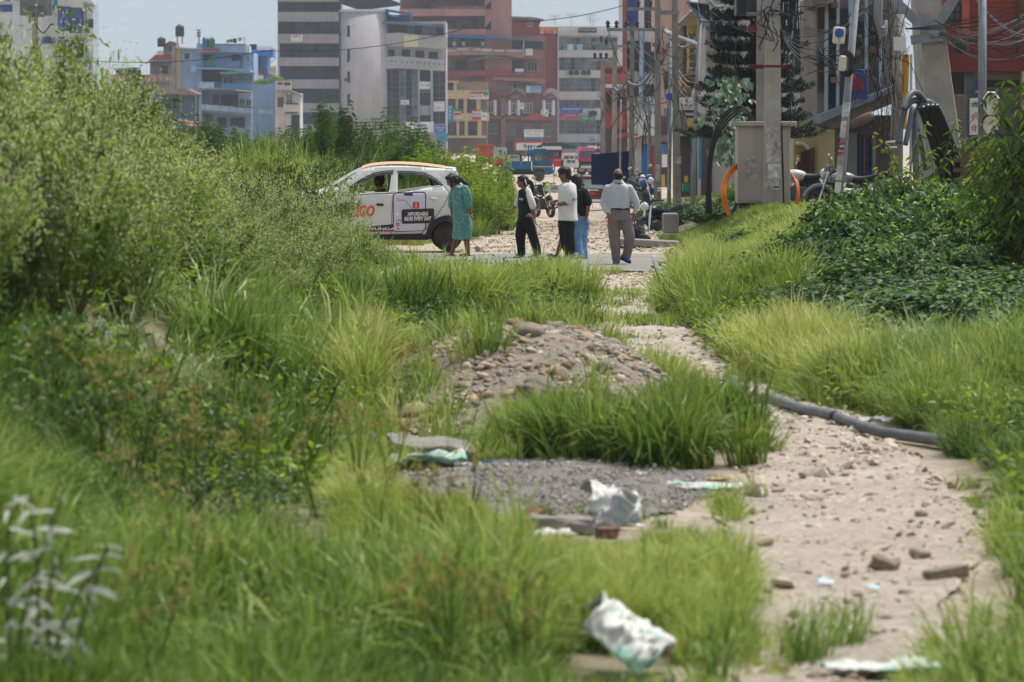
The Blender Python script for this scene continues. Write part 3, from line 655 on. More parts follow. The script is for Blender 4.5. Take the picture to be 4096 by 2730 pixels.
# ---------------------------------------------------------------- bushes
def clumps(g,n,k,R,flat=0.8,inner=0.45,low=0.05):
 """k clump centres over a lumpy dome, n spots round them, plus their outward direction"""
 th=g.uniform(0,6.28,k);ph=np.arccos(1-g.uniform(0,1-low,k));rr=R*(inner+(1-inner)*g.random(k)**0.5)*(0.8+0.35*g.random(k))
 c=np.stack([np.sin(ph)*np.cos(th)*rr[:],np.sin(ph)*np.sin(th)*rr,np.cos(ph)*rr*flat],1);i=g.integers(0,k,n)
 return c,i
def feather_mesh(name,seed,Hh=1.15,Wr=0.62,leafm=L_feath,flm=L_flow,nl=2500,nf=2900):
 g=np.random.default_rng(seed);k=46;th=g.uniform(0,6.28,k);rr=Wr*np.sqrt(g.random(k));tip=np.stack([np.cos(th)*rr,np.sin(th)*rr,Hh*(1-0.45*(rr/Wr)**2)*(0.8+0.25*g.random(k))],1)
 v=Veg();v.stems([[(q[0]*0.15,q[1]*0.15,0),tuple(q*[0.6,0.6,0.55]),tuple(q)] for q in tip],0.005,0.002,2)
 i=g.integers(0,k,nl);t=np.round((0.25+0.75*g.random(nl)**0.8)*9+0.37*(i % 3))/9.6;base=tip[i]*np.stack([0.15+0.85*t,0.15+0.85*t,t],1)+np.stack([np.cos(i*2.4+t*40),np.sin(i*2.4+t*40),np.zeros(nl)],1)*0.06+g.normal(0,0.036,(nl,3))*(1.25-t*0.5)[:,None]
 sv=g.random(k);v.add(leaves(base,g.normal(0,1,(nl,3))+[0,0,0.35],g.normal(0,0.6,(nl,3))+[0,0,1],0.04+0.055*g.random(nl),0.014+0.012*g.random(nl),g,val=0.65*sv[i]*(0.4+0.6*t)+0.35*g.random(nl)))  # leaf colour pales up each stem: lit tops and dark gaps painted in
 i=g.integers(0,k,nf);t=0.68+0.36*g.random(nf);base=tip[i]*t[:,None]+g.normal(0,0.06,(nf,3))
 v.add(leaves(base,g.normal(0,1,(nf,3))+[0,0,0.5],g.normal(0,0.8,(nf,3))+[0,0,1],0.011+0.012*g.random(nf),0.009+0.006*g.random(nf),g),1)
 return v.mesh(name,[leafm,flm,B_stem])
def dome_mesh(name,seed,Hh,Wr,leafm,n=2300,L=0.095,Wd=0.065,droop=0.3,k=110,leaf2=None,f2=0.12):
 g=np.random.default_rng(seed);c,i=clumps(g,n,k,1.0);pos=c[i]+g.normal(0,0.085,(n,3));outd=nrm(pos+[0,0,0.15]);pos=pos*[Wr,Wr,Hh];pos[:,2]=np.maximum(pos[:,2],0.03)
 d=nrm(outd*[1,1,0.4]+g.normal(0,0.55,(n,3))+[0,0,-0.25]);v=Veg();l_=L*(0.55+0.75*g.random(n));m2=(g.random(n)<f2) if leaf2 else np.zeros(n,bool)
 m2 &= pos[:,2]>Hh*0.55
 for s,mi in ((~m2,0),(m2,1)):
  if s.sum():v.add(leaves(pos[s],d[s],outd[s]+g.normal(0,0.35,(s.sum(),3))+[0,0,0.5],l_[s],l_[s]*Wd/L,g,droop=droop),mi)
 v.stems([[(0,0,0),tuple(q*[0.5*Wr,0.5*Wr,0.6*Hh]),tuple(q*[Wr,Wr,Hh])] for q in c[::6]],0.012,0.004,2)
 return v.mesh(name,[leafm,leaf2 or leafm,B_stem])
def hemp_mesh(name,seed,Hh=1.9,nst=9,m=L_hemp,Wr=0.45,nl=15,L=0.13,fan=5):
 g=np.random.default_rng(seed);v=Veg();paths=[];Pn=[];Dn=[]
 for s in range(nst):
  a=g.uniform(0,6.28);r=Wr*math.sqrt(g.random());h=Hh*(0.65+0.4*g.random());top=np.array([math.cos(a)*r,math.sin(a)*r,h]);b=top*[0.35,0.35,0];paths.append([tuple(b),tuple((b+top)/2+g.normal(0,0.03,3)),tuple(top)])
  for j in range(nl):
   t=0.28+0.72*j/(nl-1);c=b+(top-b)*t
   for q in range(3):
    aa=g.uniform(0,6.28);br=(0.30*(1-t)+0.05)*g.uniform(0.5,1.2);o=c+np.array([math.cos(aa)*br,math.sin(aa)*br,br*0.35])
    for w in np.linspace(-0.9,0.9,fan):Pn.append(o);Dn.append((math.cos(aa+w),math.sin(aa+w),-0.28+g.normal(0,0.15)))
 Pn,Dn=np.array(Pn),np.array(Dn);n=len(Pn)
 v.add(leaves(Pn,Dn,np.array([[0,0,1.0]])+g.normal(0,0.25,(n,3)),L*(0.6+0.6*g.random(n)),0.02,g,droop=0.25));v.stems(paths,0.014,0.004,1)
 return v.mesh(name,[m,B_stem])
def twig_mesh(name,seed,twigs,m,L=0.15,Wd=0.045,droop=0.5,per=16,mtip=None):
 """twigs: list of 3-point paths with leaves strung along them"""
 g=np.random.default_rng(seed);v=Veg();Pn,Dn,tp=[],[],[]
 for tw in twigs:
  pth=smoothpath(tw,6)
  for j in range(per):
   t=0.25+0.75*j/(per-1);q=pth[min(int(t*(len(pth)-1)),len(pth)-1)];a=g.uniform(0,6.28)
   Pn.append(tuple(q));Dn.append((math.cos(a),math.sin(a),0.25-0.5*g.random()));tp.append(t)
  v.stems([pth],0.010,0.003,2)
 Pn,Dn,tp=np.array(Pn),np.array(Dn),np.array(tp);n=len(Pn);sz=L*(0.6+0.6*g.random(n))*(1.1-0.45*tp)
 for s,mi in (((tp<0.9),0),((tp>=0.9),1)):
  v.add(leaves(Pn[s],Dn[s],np.array([[0,0,1.0]])+g.normal(0,0.3,(s.sum(),3)),sz[s],sz[s]*Wd/L,g,droop=droop),mi)
 return v.mesh(name,[m,mtip or m,B_stem])
def plant(name,me,x,y,s,label,cat,group,sz=1.0,z=None,part='foliage'):
 r=empty(name,(x,y,float(hgt(x,y))-0.02 if z is None else z),label,cat,group)
 o=link(part,me,r);o.scale=(s,s,s*sz);o.rotation_euler=(random.gauss(0,0.06),random.gauss(0,0.06),random.uniform(0,6.28));return r
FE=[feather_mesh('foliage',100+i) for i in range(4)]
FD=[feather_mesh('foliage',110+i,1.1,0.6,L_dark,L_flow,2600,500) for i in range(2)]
LF='feathery weed bush dotted with tiny cream flowers on the left bank'
def put_feather(px,py,d,s,dark=False):
 """py: row of the bush top"""
 q=P(px,py,d);z0=float(hgt(q.x,d));h=min(1.5,max(0.4,q.z-z0))
 z0=q.z-h if q.z-z0>1.5 else z0
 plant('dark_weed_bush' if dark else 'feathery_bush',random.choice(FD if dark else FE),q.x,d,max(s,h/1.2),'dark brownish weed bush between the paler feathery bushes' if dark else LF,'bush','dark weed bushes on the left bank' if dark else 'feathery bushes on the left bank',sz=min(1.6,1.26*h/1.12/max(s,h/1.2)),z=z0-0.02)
random.seed(11)
SIL=[(-30,52),(8,55),(40,62),(70,72),(100,92),(130,104),(150,120),(175,138),(200,158),(225,178),(250,192),(275,184),(300,178),(325,184),(345,206),(365,236)]
def sil(px):return float(np.interp(px,[q[0] for q in SIL],[q[1] for q in SIL]))
def depth_at(px):return float(np.interp(px,[-30,0,100,150,200,250,300,365],[27,28,32,36,41,48,55,59.5]))
for row,(dy,dk) in enumerate(((-6,1.0),(20,0.93),(48,0.86),(82,0.79))):
 px=-28-7*row
 while px<372-16*row:
  d=depth_at(px)*dk;s_=random.uniform(0.75,1.15);top=sil(px)+dy*float(np.interp(px,[0,370],[1.15,0.62]))+random.uniform(-5,12)
  if d>18.5 and random.random()<0.93:put_feather(px,top,d,s_,dark=(random.random()<(0.06 if row<2 else 0.2)))
  px+=random.uniform(0.5,0.85)*F/d*0.62*s_
# broadleaf weeds at the foot of the bank
BW=[dome_mesh('foliage',130+i,0.6,0.5,L_young,900,0.09,0.05,0.2,60) for i in range(2)]
for px,py,d,s in ((318,300,46,1),(300,318,43,.9),(338,292,49,.9),(285,300,45,.8),(250,285,41,.8),(352,284,53,.8),(262,470,24.6,.6),(290,452,25.5,.6),(238,448,25,.55)):
 q=P(px,py,d);plant('broadleaf_weed',random.choice(BW),q.x,d,s,'low light green broadleaf weed at the foot of the left bank','weed','broadleaf weeds below the left bank')
# overgrown mound beyond the car: hemp-like shrubs
HE=[hemp_mesh('foliage',140+i) for i in range(4)];HL=[hemp_mesh('foliage',150+i,1.6,12,L_young,0.5,13,0.11) for i in range(2)]
for px,top,d,s in ((318,110,97,1.1),(332,112,99,1.1),(308,124,95,1.0),(345,118,98,1.0),(300,140,92,.9),(362,122,96,1.1),(378,112,101,1.1),(395,110,102,1.1),(412,120,100,1.0),(370,140,92,1.0),(388,136,93,1.0),(352,150,89,.9),(405,140,96,1.0),(425,126,103,1.0),(340,150,88,.9),(320,155,87,.85),(215,118,100,1.0),(228,124,99,0.9),(205,128,97,.9),(130,66,60,0.9),(142,72,61,.9),(140,100,58,1.0),(152,92,59,.9),(396,116,108,1.0),(240,126,96,.9),(256,132,95,.9),(274,128,97,.9),(290,120,98,1.0),(248,140,92,.8),(283,142,92,.8),(196,118,84,.9),(208,112,88,.9)):
 q=P(px,top,d);z0=float(hgt(q.x,d));h=max(0.9,q.z-z0);k=h/1.95
 plant('hemp_shrub',random.choice(HE),q.x,d,max(k,0.75),'dark green hemp like shrub with palmate leaves beyond the car','shrub','hemp shrubs on the overgrown mound',sz=k/max(k,0.75))
for px,top,d,s in ((430,140,96,1),(446,146,94,1),(462,142,97,1),(478,144,98,1),(492,152,96,1),(470,158,92,1),(452,162,90,.9),(500,165,95,.8),(440,158,91,.9),(486,170,90,.8),(415,150,93,.9),(268,150,88,.8),(285,160,86,.8),(250,160,88,.8),(238,150,92,.8),(505,180,92,.7),(476,182,86,.7),(460,190,83,.7),(496,190,86,.6)):
 q=P(px,top,d);z0=float(hgt(q.x,d));h=max(0.6,q.z-z0);k=h/1.65
 plant('pale_shrub',random.choice(HL),q.x,d,max(k,0.7),'light yellow green feathery shrub beside the dirt track','shrub','pale shrubs beside the dirt track',sz=k/max(k,0.7))
# two thin trunks standing in the shrubs
for px,y0,y1,d in ((325,112,162,91),(347,118,172,90)):
 a,c=P(px+2,y0,d),P(px,y1,d);a2=P(px-3,(y0+y1)/2,d);z0=float(hgt(c.x,d));r=empty('slender_tree',(c.x,d,z0),'slender bare stemmed tree rising out of the hemp shrubs','tree','slender trees in the shrubs')
 MB().tube(smoothpath([(c.x,d,z0),a2,a],4),[0.07]*4+[0.055]*4+[0.03],7).build('trunk',B_bark,r)
 g=link('crown',HE[1],r,(a.x-c.x,0,a.z-z0-1.35));g.scale=(.75,.75,.9)
# vine-covered bushes on the right bank
VI=[dome_mesh('foliage',160+i,1.15,1.0,L_bush,2500,0.125,0.09,0.35,120,L_young,0.16) for i in range(4)]
random.seed(12)
for row,(y0,d0) in enumerate(((184,60),(196,56),(212,52.5),(230,49.5),(248,47),(268,44.5),(288,42.5),(306,40.8),(322,39.4))):
 px=(862,838,812,796,795,815,842,880,930)[row]+random.uniform(-4,4)
 while px<1050:
  d=d0+random.uniform(-0.8,0.8);top=y0-9+random.uniform(-13,8)+(0 if px>830 else 10);q=P(px,top,d);z0=float(hgt(q.x,d));h=max(0.4,min(1.7,q.z-z0));s=random.uniform(0.6,0.9)
  plant('vine_bush',random.choice(VI),q.x,d,s,'dark glossy vine covered bush on the right bank','bush','vine bushes on the right bank',sz=h/1.15/s,z=max(z0,q.z-1.7)-0.03)
  px+=random.uniform(24,38)
for px,top,d,s in ((712,252,66,.65),(728,240,67,.7),(745,258,64,.6),(700,268,62,.5),(722,272,61,.6)):
 q=P(px,top,d);z0=float(hgt(q.x,d));plant('leafy_weed',VI[1],q.x,d,s,'small dark leafy weed standing in the bank grass','weed','leafy weeds in the bank grass',sz=max(0.4,(q.z-z0)/1.2)/s)
# shrubs in front of the shutters behind the concrete leg
for px,top,d,s in ((972,132,84,.9),(990,140,83,.9),(960,165,83,.9),(1010,150,80,.9),(640+300,178,80,.8)):
 q=P(px,top,d);z0=float(hgt(q.x,d));h=(q.z-z0)/1.2;plant('dark_shrub',VI[0],q.x,d,s,'dark leafy shrub growing before the roller shutters','shrub','dark shrubs before the shutters',sz=h/s)
# drooping large-leaf shrub at the right edge
tw=[]
gq=np.random.default_rng(5)
for i in range(80):
 a=gq.uniform(0,6.28);r=gq.uniform(0.3,1.0);h=gq.uniform(0.6,2.1);tw.append([(0.1*math.cos(a),0.1*math.sin(a),h*0.3),(math.cos(a)*r*0.6,math.sin(a)*r*0.6,h+0.12),(math.cos(a)*r,math.sin(a)*r,h-0.1)])
q=P(1012,300,47);r_=empty('drooping_shrub',(q.x,47,float(hgt(q.x,47))),'tall shrub with long drooping green leaves rising over the vines','shrub')
link('foliage',twig_mesh('foliage',6,tw,L_droop,0.21,0.07,0.5,12,L_young),r_).scale=(0.8,0.8,0.8)
q2=P(1034,300,46);r2=copy_tree(r_);r2.location=(q2.x,46,float(hgt(q2.x,46)));r2.children[0].scale=(0.75,0.75,1.08);r2['label']='taller drooping leaf shrub standing behind its shorter neighbour'
# sapling shoots before the pipe loops
def sapling(px,top,base,d,seed,label,n=5,spread=0.35):
 q=P(px,base,d);tp=P(px,top,d);g=np.random.default_rng(seed);tws=[]
 for i in range(n):
  a=g.uniform(0,6.28);hh=(tp.z-q.z)*(0.65+0.4*g.random()) if i else (tp.z-q.z)
  tws.append([(0,0,0),(math.cos(a)*spread*0.4,math.sin(a)*spread*0.4,hh*0.6),(math.cos(a)*spread,math.sin(a)*spread*0.6,hh)])
 r=empty('sapling',tuple(q),label,'sapling');link('foliage',twig_mesh('foliage',seed,tws,L_droop,0.2,0.055,0.45,15,L_young),r)
sapling(905,124,205,62,11,'sapling with fresh yellow green leaves before the looped pipes',6,0.5)
sapling(880,168,215,61,12,'low sapling with narrow arched leaves beside the white box',5,0.5)
sapling(935,120,215,62.5,13,'thin sapling with long leaves leaning over the black pipe',4,0.45)
# silvery plant in the near left corner
for px,py,s,sd,lb in ((18,700,1.0,21,'silvery grey leaved weed standing in the near grass'),(66,712,0.85,22,'shorter silvery weed with curled pale leaves')):
 q=P(px,640,13.0);z0=float(hgt(q.x,13.0));g=np.random.default_rng(sd);tws=[[(0,0,0),(g.normal(0,.03),0,.2),(g.normal(0.04,.05),g.normal(0,.04),.46*s)] for i in range(3)]
 r=empty('silver_weed',(q.x,13.0,z0),lb,'weed');link('foliage',twig_mesh('foliage',sd,tws,L_silver,0.13,0.018,0.25,16),r).scale=(1.35,1.35,1.6)
# reddish weeds on the heap's left shoulder
RW=weed('foliage',L_red,90,70,0.3,0.12,0.05,0.012)
for px,py,d in ((392,352,31),(384,362,30),(402,343,32),(376,372,29.5)):
 q=P(px,py,d);plant('red_weed',RW,q.x,d,0.9,'reddish brown weed on the shoulder of the gravel heap','weed','red weeds on the gravel heap')
# ================================================================ BUILDINGS
GL_dark=mat('tinted_glass','#1b2029',0.12,0.35,0.35,spec=0.5,col2='#2f3640')
GL_blue=mat('blue_glass','#1c3f93',0.12,0.3,0.4,spec=0.5,col2='#2a4f9f')
GL_grey=mat('grey_glass','#3c434a',0.12,0.35,0.5,spec=0.5,col2='#6b7378')
GL_curt=mat('curtained_glass','#8d8f8c',0.3,0.35,1.6,spec=0.5,col2='#4a5054')
FR_white=mat('white_frame','#c9cbcc',0.6);FR_dark=mat('dark_frame','#2e3138',0.5);FR_grey=mat('grey_frame','#7d8287',0.5);FR_brown=mat('brown_frame','#4d3028',0.6)
W_grey=mat('grey_render','#9c9b9e',0.9,0.08,0.3,streak=0.5);W_lilac=mat('pale_render','#b5b1b3',0.9,0.07,0.3,streak=0.45);W_lgrey=mat('light_grey_board','#aaa9a9',0.85,0.08,0.4,streak=0.45)
W_pink=mat('pink_render','#96706a',0.9,0.1,0.3,streak=0.5);W_pink2=mat('pale_pink_render','#b0837b',0.9,0.1,0.3,streak=0.4);W_brick=mat('brown_brick_face','#75554f',0.9,0.12,0.5,streak=0.4)
W_red=mat('red_brick_face','#8a4a40',0.9,0.1,0.4,streak=0.35);W_white=mat('white_panel','#c4c6c8',0.7,0.06,0.4,streak=0.4);W_cream=mat('cream_render','#cbb68f',0.9,0.08,0.4,streak=0.35)
W_lblue=mat('light_blue_render','#8fabce',0.9,0.1,0.5,streak=0.4);W_blue=mat('blue_render','#5b8cc0',0.9,0.1,0.5,streak=0.3);W_conc=mat('raw_concrete','#8e8a84',0.95,0.15,0.8,bump=0.3,streak=0.5)
W_recess=mat('painted_recess_shade','#5c4d4a',0.95,0.15,0.5);R_terra=mat('terracotta','#a3503f',0.85,0.2,1.5,bump=0.4);R_blue=mat('blue_sheet','#2f68b0',0.5,0.1,1.0);R_rust=mat('rusty_sheet','#8d7468',0.8,0.25,1.2,streak=0.4)  # W_recess: shade of recesses and shop openings put into a dark colour
W_peach=mat('peach_render','#b59a8d',0.9,0.08,0.5,streak=0.4);W_yel=mat('yellow_render','#c9a565',0.9,0.1,0.6,streak=0.4);W_ivory=mat('ivory_render','#d8cfa0',0.9,0.05,0.5,streak=0.25)
W_taupe=mat('taupe_render','#857a73',0.9,0.12,0.8,streak=0.5);W_pil=mat('pale_blue_pilaster','#9fb2c0',0.8,0.08,0.8,streak=0.4)
S_white=mat('sign_white','#dcdcda',0.5,0.04);S_red=mat('sign_red','#c02a2e',0.5,0.08);S_blue=mat('sign_blue','#2d63b4',0.5,0.08);S_teal=mat('sign_teal','#1787a8',0.5,0.08);S_black=mat('sign_black','#1b1b1d',0.5);S_green=mat('sign_green','#1d8d63',0.5,0.08)
S_mag=mat('sign_magenta','#b82d6e',0.5,0.08);S_yel=mat('sign_yellow','#e0b92e',0.5,0.08);S_pale=mat('sign_pale_blue','#9fc2dc',0.5,0.08);S_cream=mat('sign_cream','#c9c8a4',0.5,0.08);S_purple=mat('sign_purple','#4a2c78',0.5)
M_steel=mat('galvanised_steel','#8c9297',0.45,0.12,3,metal=0.6);M_iron=mat('dark_iron','#2d2e30',0.6,0.2,4)
class Fac:
 """a building laid out on a plane at distance d, measured in the pixels of one enlarged view"""
 def __init__(s,zm,d,name,label,cx,cat='building',group=None):
  s.z,s.d=zm,d;g=zm(cx,0,d);s.root=empty(name,(g.x,d,0),label,cat,group)
 def X(s,zx):return s.z(zx,0,s.d).x
 def Zv(s,zy):return s.z(0,zy,s.d).z
 def box(s,nm,x0,y0,x1,y1,m,f=0.0,dep=0.3,par=None):
  z0=s.Zv(y1) if y1 is not None else-0.5
  return MB().box((s.X(x0),s.d-f,z0),(s.X(x1),s.d-f+dep,s.Zv(y0))).build(nm,m,par or s.root)
 def poly(s,nm,pts,m,f=0.0,dep=0.3,par=None):
  return MB().prism([(s.X(x),s.Zv(y)) for x,y in pts],s.d-f,s.d-f+dep).build(nm,m,par or s.root)
 def win(s,x0,y0,x1,y1,cols=2,rows=1,f=0.0,gm=None,fm=None,split=False,t=0.07,sill=False,par=None,nm='window'):
  gm=gm or GL_dark;fm=fm or FR_dark;X0,X1,Z1_,Z0_=s.X(x0),s.X(x1),s.Zv(y0),s.Zv(y1);b=MB();yf=s.d-f
  b.box((X0-t,yf-0.06,Z1_-t),(X1+t,yf,Z1_));b.box((X0-t,yf-0.06,Z0_),(X1+t,yf,Z0_+t))
  b.box((X0-t,yf-0.06,Z0_+t),(X0,yf,Z1_-t));b.box((X1,yf-0.06,Z0_+t),(X1+t,yf,Z1_-t))
  for i in range(1,cols):x=X0+(X1-X0)*i/cols;b.box((x-t*.4,yf-0.055,Z0_+t),(x+t*.4,yf-0.002,Z1_-t))
  for j in range(1,rows):z=Z0_+(Z1_-Z0_)*j/rows;b.box((X0,yf-0.05,z-t*.35),(X1,yf-0.004,z+t*.35))
  w=b.build(nm,fm,par or s.root);p=MB()
  for i in range(cols if split else 1):
   a,c=(X0+(X1-X0)*i/cols,X0+(X1-X0)*(i+1)/cols) if split else (X0,X1)
   p.box((a,yf-0.02,Z0_),(c,yf+0.01,Z1_))
   if split:link('pane',p.mesh('pane',random.choice(split) if isinstance(split,(list,tuple)) else gm,wloc(s.root)),w);p=MB()
  if not split:link('pane',p.mesh('pane',gm,wloc(s.root)),w)
  if sill:link('sill',MB().box((X0-0.15,yf-0.2,Z0_-0.12),(X1+0.15,yf,Z0_)).mesh('sill',W_conc,wloc(s.root)),w)
  return w
 def rail(s,x0,y0,x1,y1,m,f,n=10,nm='railing'):
  b=MB();X0,X1,Za,Zb=s.X(x0),s.X(x1),s.Zv(y0),s.Zv(y1);y=s.d-f
  for k in (0,0.5):b.box((X0,y-0.03,Za-(Za-Zb)*k-0.05),(X1,y+0.03,Za-(Za-Zb)*k))
  for i in range(n+1):x=X0+(X1-X0)*i/n;b.box((x-0.03,y-0.025,Zb),(x+0.03,y+0.025,Za-0.05))
  return b.build(nm,m,s.root)
 def sign(s,nm,x0,y0,x1,y1,m,label,texts=(),f=0.5,dep=0.12,cat='sign',group=None,legs=False):
  X0,X1,Za,Zb=s.X(x0),s.X(x1),s.Zv(y0),s.Zv(y1);r=empty(nm,((X0+X1)/2,s.d-f,Zb),label,cat,group)
  MB().box((X0,s.d-f,Zb),(X1,s.d-f+dep,Za)).build('board',m,r)
  for tx in texts:
   t,cx,cy_,w,h,tm=tx[:6];bold=tx[6] if len(tx)>6 else 0.02;k=s.z.m(s.d)
   if t is None:MB().box((s.X(cx-w/2),s.d-f-0.02,s.Zv(cy_+h/2)),(s.X(cx+w/2),s.d-f-0.004,s.Zv(cy_-h/2))).build('panel',tm,r);continue
   pts,fs=textfit(t,w*k,h*k,bold);cx_,cz_=s.X(cx),s.Zv(cy_)
   if pts:MB().add([(cx_+x,s.d-f-0.03,cz_+y) for x,y in pts],fs).build('lettering',tm,r)
  if legs:
   for x in (X0+0.2,X1-0.2):MB().box((x-0.06,s.d-f+dep,-0.3),(x+0.06,s.d-f+dep+0.1,Zb+0.3)).build('post',M_steel,r)
  return r
# ---- grey office block with a round stair tower
B=Fac(Z2,560,'office_block','grey office block with dark window bands and a round stair tower',900)
B.box('wall',165,-160,830,None,W_grey,0,12)
for y0,y1 in ((-110,-45),(20,130),(235,368),(470,622),(715,860),(958,1115),(1215,1340)):
 B.win(188 if y0>400 else 170,y0,822,y1,7,1,0.02,GL_dark,FR_dark,split=[GL_dark,GL_dark,mat('tinted_glass_b','#262d38',0.15,0.3,0.4,col2='#3a424d')])
for y0,y1 in ((-45,20),(130,235),(368,470),(622,715),(860,958),(1115,1215)):B.box('spandrel',163,y0,829,y1,W_grey,0.45,0.45)
B.box('pier',163,470,187,1215,W_grey,0.3,0.3)
k=Z2.m(560);cx,cr_=B.X(1095),265*k;zt=B.Zv(132)
b=MB();b.smooth=True;b.lathe([(cr_,-0.5),(cr_,zt)],(cx,561.0,0),n=48);b.smooth=False;b.build('stair_tower',W_lilac,B.root)
b=MB();b.lathe([(cr_+0.12,zt),(cr_+0.12,zt+0.35)],(cx,561.0,0),n=48);b.build('tower_coping',W_white,B.root)
for y0,y1 in ((277,403),(530,650),(775,895),(1020,1142)):B.win(926,y0,953,y1,1,2,math.sqrt(1-(155/265)**2)*cr_-1.0+0.06,GL_dark,FR_dark,nm='slit_window')
for px,py in ((930,660),(900,865),(842,372)):b=MB();b.lathe([(0.16,-0.25),(0.2,0)],(B.X(px),558.3,B.Zv(py)),'Y',10);b.build('vent_fan',M_iron,B.root)
B.poly('canopy_roof',[(840,-20),(1380,-5),(1500,42),(1100,92),(1010,88),(840,30)],mat('dark_sheet','#33383f',0.7,0.15),1.5,8)
B.box('roof_band',1350,160,1600,245,R_blue,-1,3);B.poly('roof_sheet',[(1325,95),(1640,150),(1630,160),(1335,118)],R_blue,1,4);B.poly('roof_sheet',[(1362,150),(1530,196),(1522,204),(1362,172)],R_blue,1.5,3)
B.box('wing_wall',1228,230,1985,None,W_lilac,-0.6,11)
B.poly('wing_roof',[(1218,233),(1490,233),(1968,284),(1968,297),(1218,249)],mat('grey_blue_sheet','#5c7184',0.6),1.2,5)
B.win(1248,258,1478,360,4,1,-0.55,GL_dark,FR_dark,True);B.win(1485,262,1955,380,6,1,-0.55,GL_grey,FR_dark,[GL_dark,GL_grey])
B.poly('parapet',[(1228,365),(1480,355),(1995,405),(1995,535),(1500,495),(1228,505)],W_lgrey,0.6,1.0)
for a in ((1303,532,1420,612),(1510,535,1590,612),(1658,545,1740,622),(1803,560,1888,632)):B.win(*a,2,1,-0.55,GL_dark,FR_dark,sill=True)
B.poly('balcony_parapet',[(1228,618),(1480,608),(1985,652),(1985,772),(1480,740),(1228,750)],W_lgrey,0.7,1.1)
for x in (1275,1315,1398,1437,1513,1565,1615,1670,1708,1752,1798,1860,1912,1968):B.box('slot',x-4,655+(x-1480)*0.06,x+4,682+(x-1480)*0.06,S_black,0.72,0.1)
B.win(1232,755,1480,1320,3,9,0.1,GL_dark,FR_grey,True,t=0.05);B.win(1486,755,1680,1320,3,9,0.25,GL_dark,FR_grey,[GL_dark,GL_grey],t=0.05)
B.box('pillar',1683,750,1698,None,W_lilac,0.45,0.6);B.box('pillar',1820,640,1841,None,W_lgrey,0.85,0.8);B.box('pillar',1975,770,1990,None,W_lgrey,0.6,0.6)
for y0,y1 in ((765,880),(1010,1130),(1252,1320)):B.win(1702,y0,1814,y1,2,1,0.05,GL_dark,FR_dark)
B.box('white_panel',1702,1140,1814,1245,W_lgrey,0.05,0.2)
B.win(1847,778,1974,1340,2,8,0.2,GL_dark,FR_grey,t=0.05)
B.sign('company_sign',308,375,433,452,S_white,'white NFC sign on the grey office block',[('N',340,395,26,34,S_green,.05),('F',372,395,22,34,S_red,.05),('C',402,395,24,34,S_blue,.05),('Nepal Finance Company',370,440,110,10,S_blue)],0.7)
B.sign('rental_sign',1700,885,1815,962,S_white,'white sign with faded red lettering between office windows',[('To Let',1757,920,90,30,S_red)],0.5)
B.sign('poster_sign',1850,1098,1970,1205,S_white,'white poster sign with small pictures on the glass strip',[('Travel House',1908,1112,90,12,S_red),(None,1900,1165,60,34,S_pale)],0.5)
B.sign('parapet_board',1530,384,1680,510,S_cream,'faded cream board fixed on the office parapet',(),0.75)
B.sign('hoarding',1560,1320,1858,1432,S_white,'wide white hoarding rising above the shrubs',[(None,1735,1370,100,50,S_pale),('Colors',1650,1345,120,20,S_teal)],5,legs=True)
B.sign('notice_board',1870,1360,1990,1436,S_blue,'blue notice board with white lettering beside the hoarding',[('National',1930,1380,90,16,S_white),('Life',1930,1410,60,16,S_white)],5.5,legs=True)
B.sign('cyan_board',1880,1440,2005,1535,mat('sign_cyan','#1a9cc4',0.5),'bright cyan board below the blue notice board',[('Cafe',1942,1490,60,26,S_blue)],5.2,legs=True)
B.sign('glass_notice',1492,1082,1585,1132,S_white,'white paper notice stuck on the dark office glass',[('Office',1540,1107,60,18,S_blue)],0.5)
# ---- tall pink block with stacked balconies
B=Fac(Z3,600,'pink_apartment_block','tall pink apartment block with deep balconies and a plain side wall',600)
B.box('wall',-250,-200,585,960,W_pink,-3,9);B.box('side_wall',585,-220,850,None,W_pink2,0,12);B.box('lower_wall',215,350,1180,None,W_pink,-2.5,11)
for y0,y1 in ((-100,-40),(88,158),(288,350)):B.box('balcony',-250,y0,600,y1,W_pink2,1.2,4.0)
B.rail(125,62,590,90,W_pink2,1.15,14);B.rail(-100,70,120,92,M_iron,1.15,8)
for a in ((-20,30,25,85),(125,45,190,85),(232,48,275,120),(-60,200,45,270),(105,205,290,282),(352,232,405,288),(440,10,500,88)):B.win(*a,2,1,-2.95,GL_curt if a[0]>0 else GL_dark,FR_brown)
for y0,y1 in ((0,86),(198,286)):B.box('opening',530,y0,585,y1,W_recess,-0.5,0.4);B.poly('stair_flank',[(575,y1),(648,y1),(648,y0+5)],GL_dark,0.15,0.1)
B.poly('roof_sheet',[(215,342),(800,372),(800,388),(215,366)],R_blue,2.2,4);B.poly('roof_sheet',[(790,372),(1172,398),(1172,408),(790,386)],mat('grey_sheet','#6d7479',0.6),2.2,4)
B.win(218,372,760,470,9,1,-0.2,GL_dark,FR_dark,[GL_dark,GL_grey]);B.win(775,395,960,480,3,1,-0.6,GL_dark,FR_dark);B.win(975,405,1150,490,3,1,-0.6,GL_dark,FR_dark)
for x in (288,375,565,718):B.box('paper_sheet',x-17,410,x+17,450,S_white,-0.1,0.03)
B.box('post',962,400,972,555,W_white,1.6,0.15)
B.poly('balcony',[(190,470),(440,462),(790,480),(960,484),(960,575),(790,548),(440,538),(190,545)],W_pink2,1.0,2.2);B.box('balcony',965,486,1150,575,W_pink,0.9,2.2)
for a in ((225,492,300,506),(315,474,425,492),(470,478,540,496),(555,480,660,504),(680,488,780,508),(800,492,955,508)):B.box('balcony_slot',*a,FR_white,1.06,0.1)
B.sign('cloth_banner',985,478,1055,545,S_white,'blank white banner hung on the pink balcony',(),1.3)
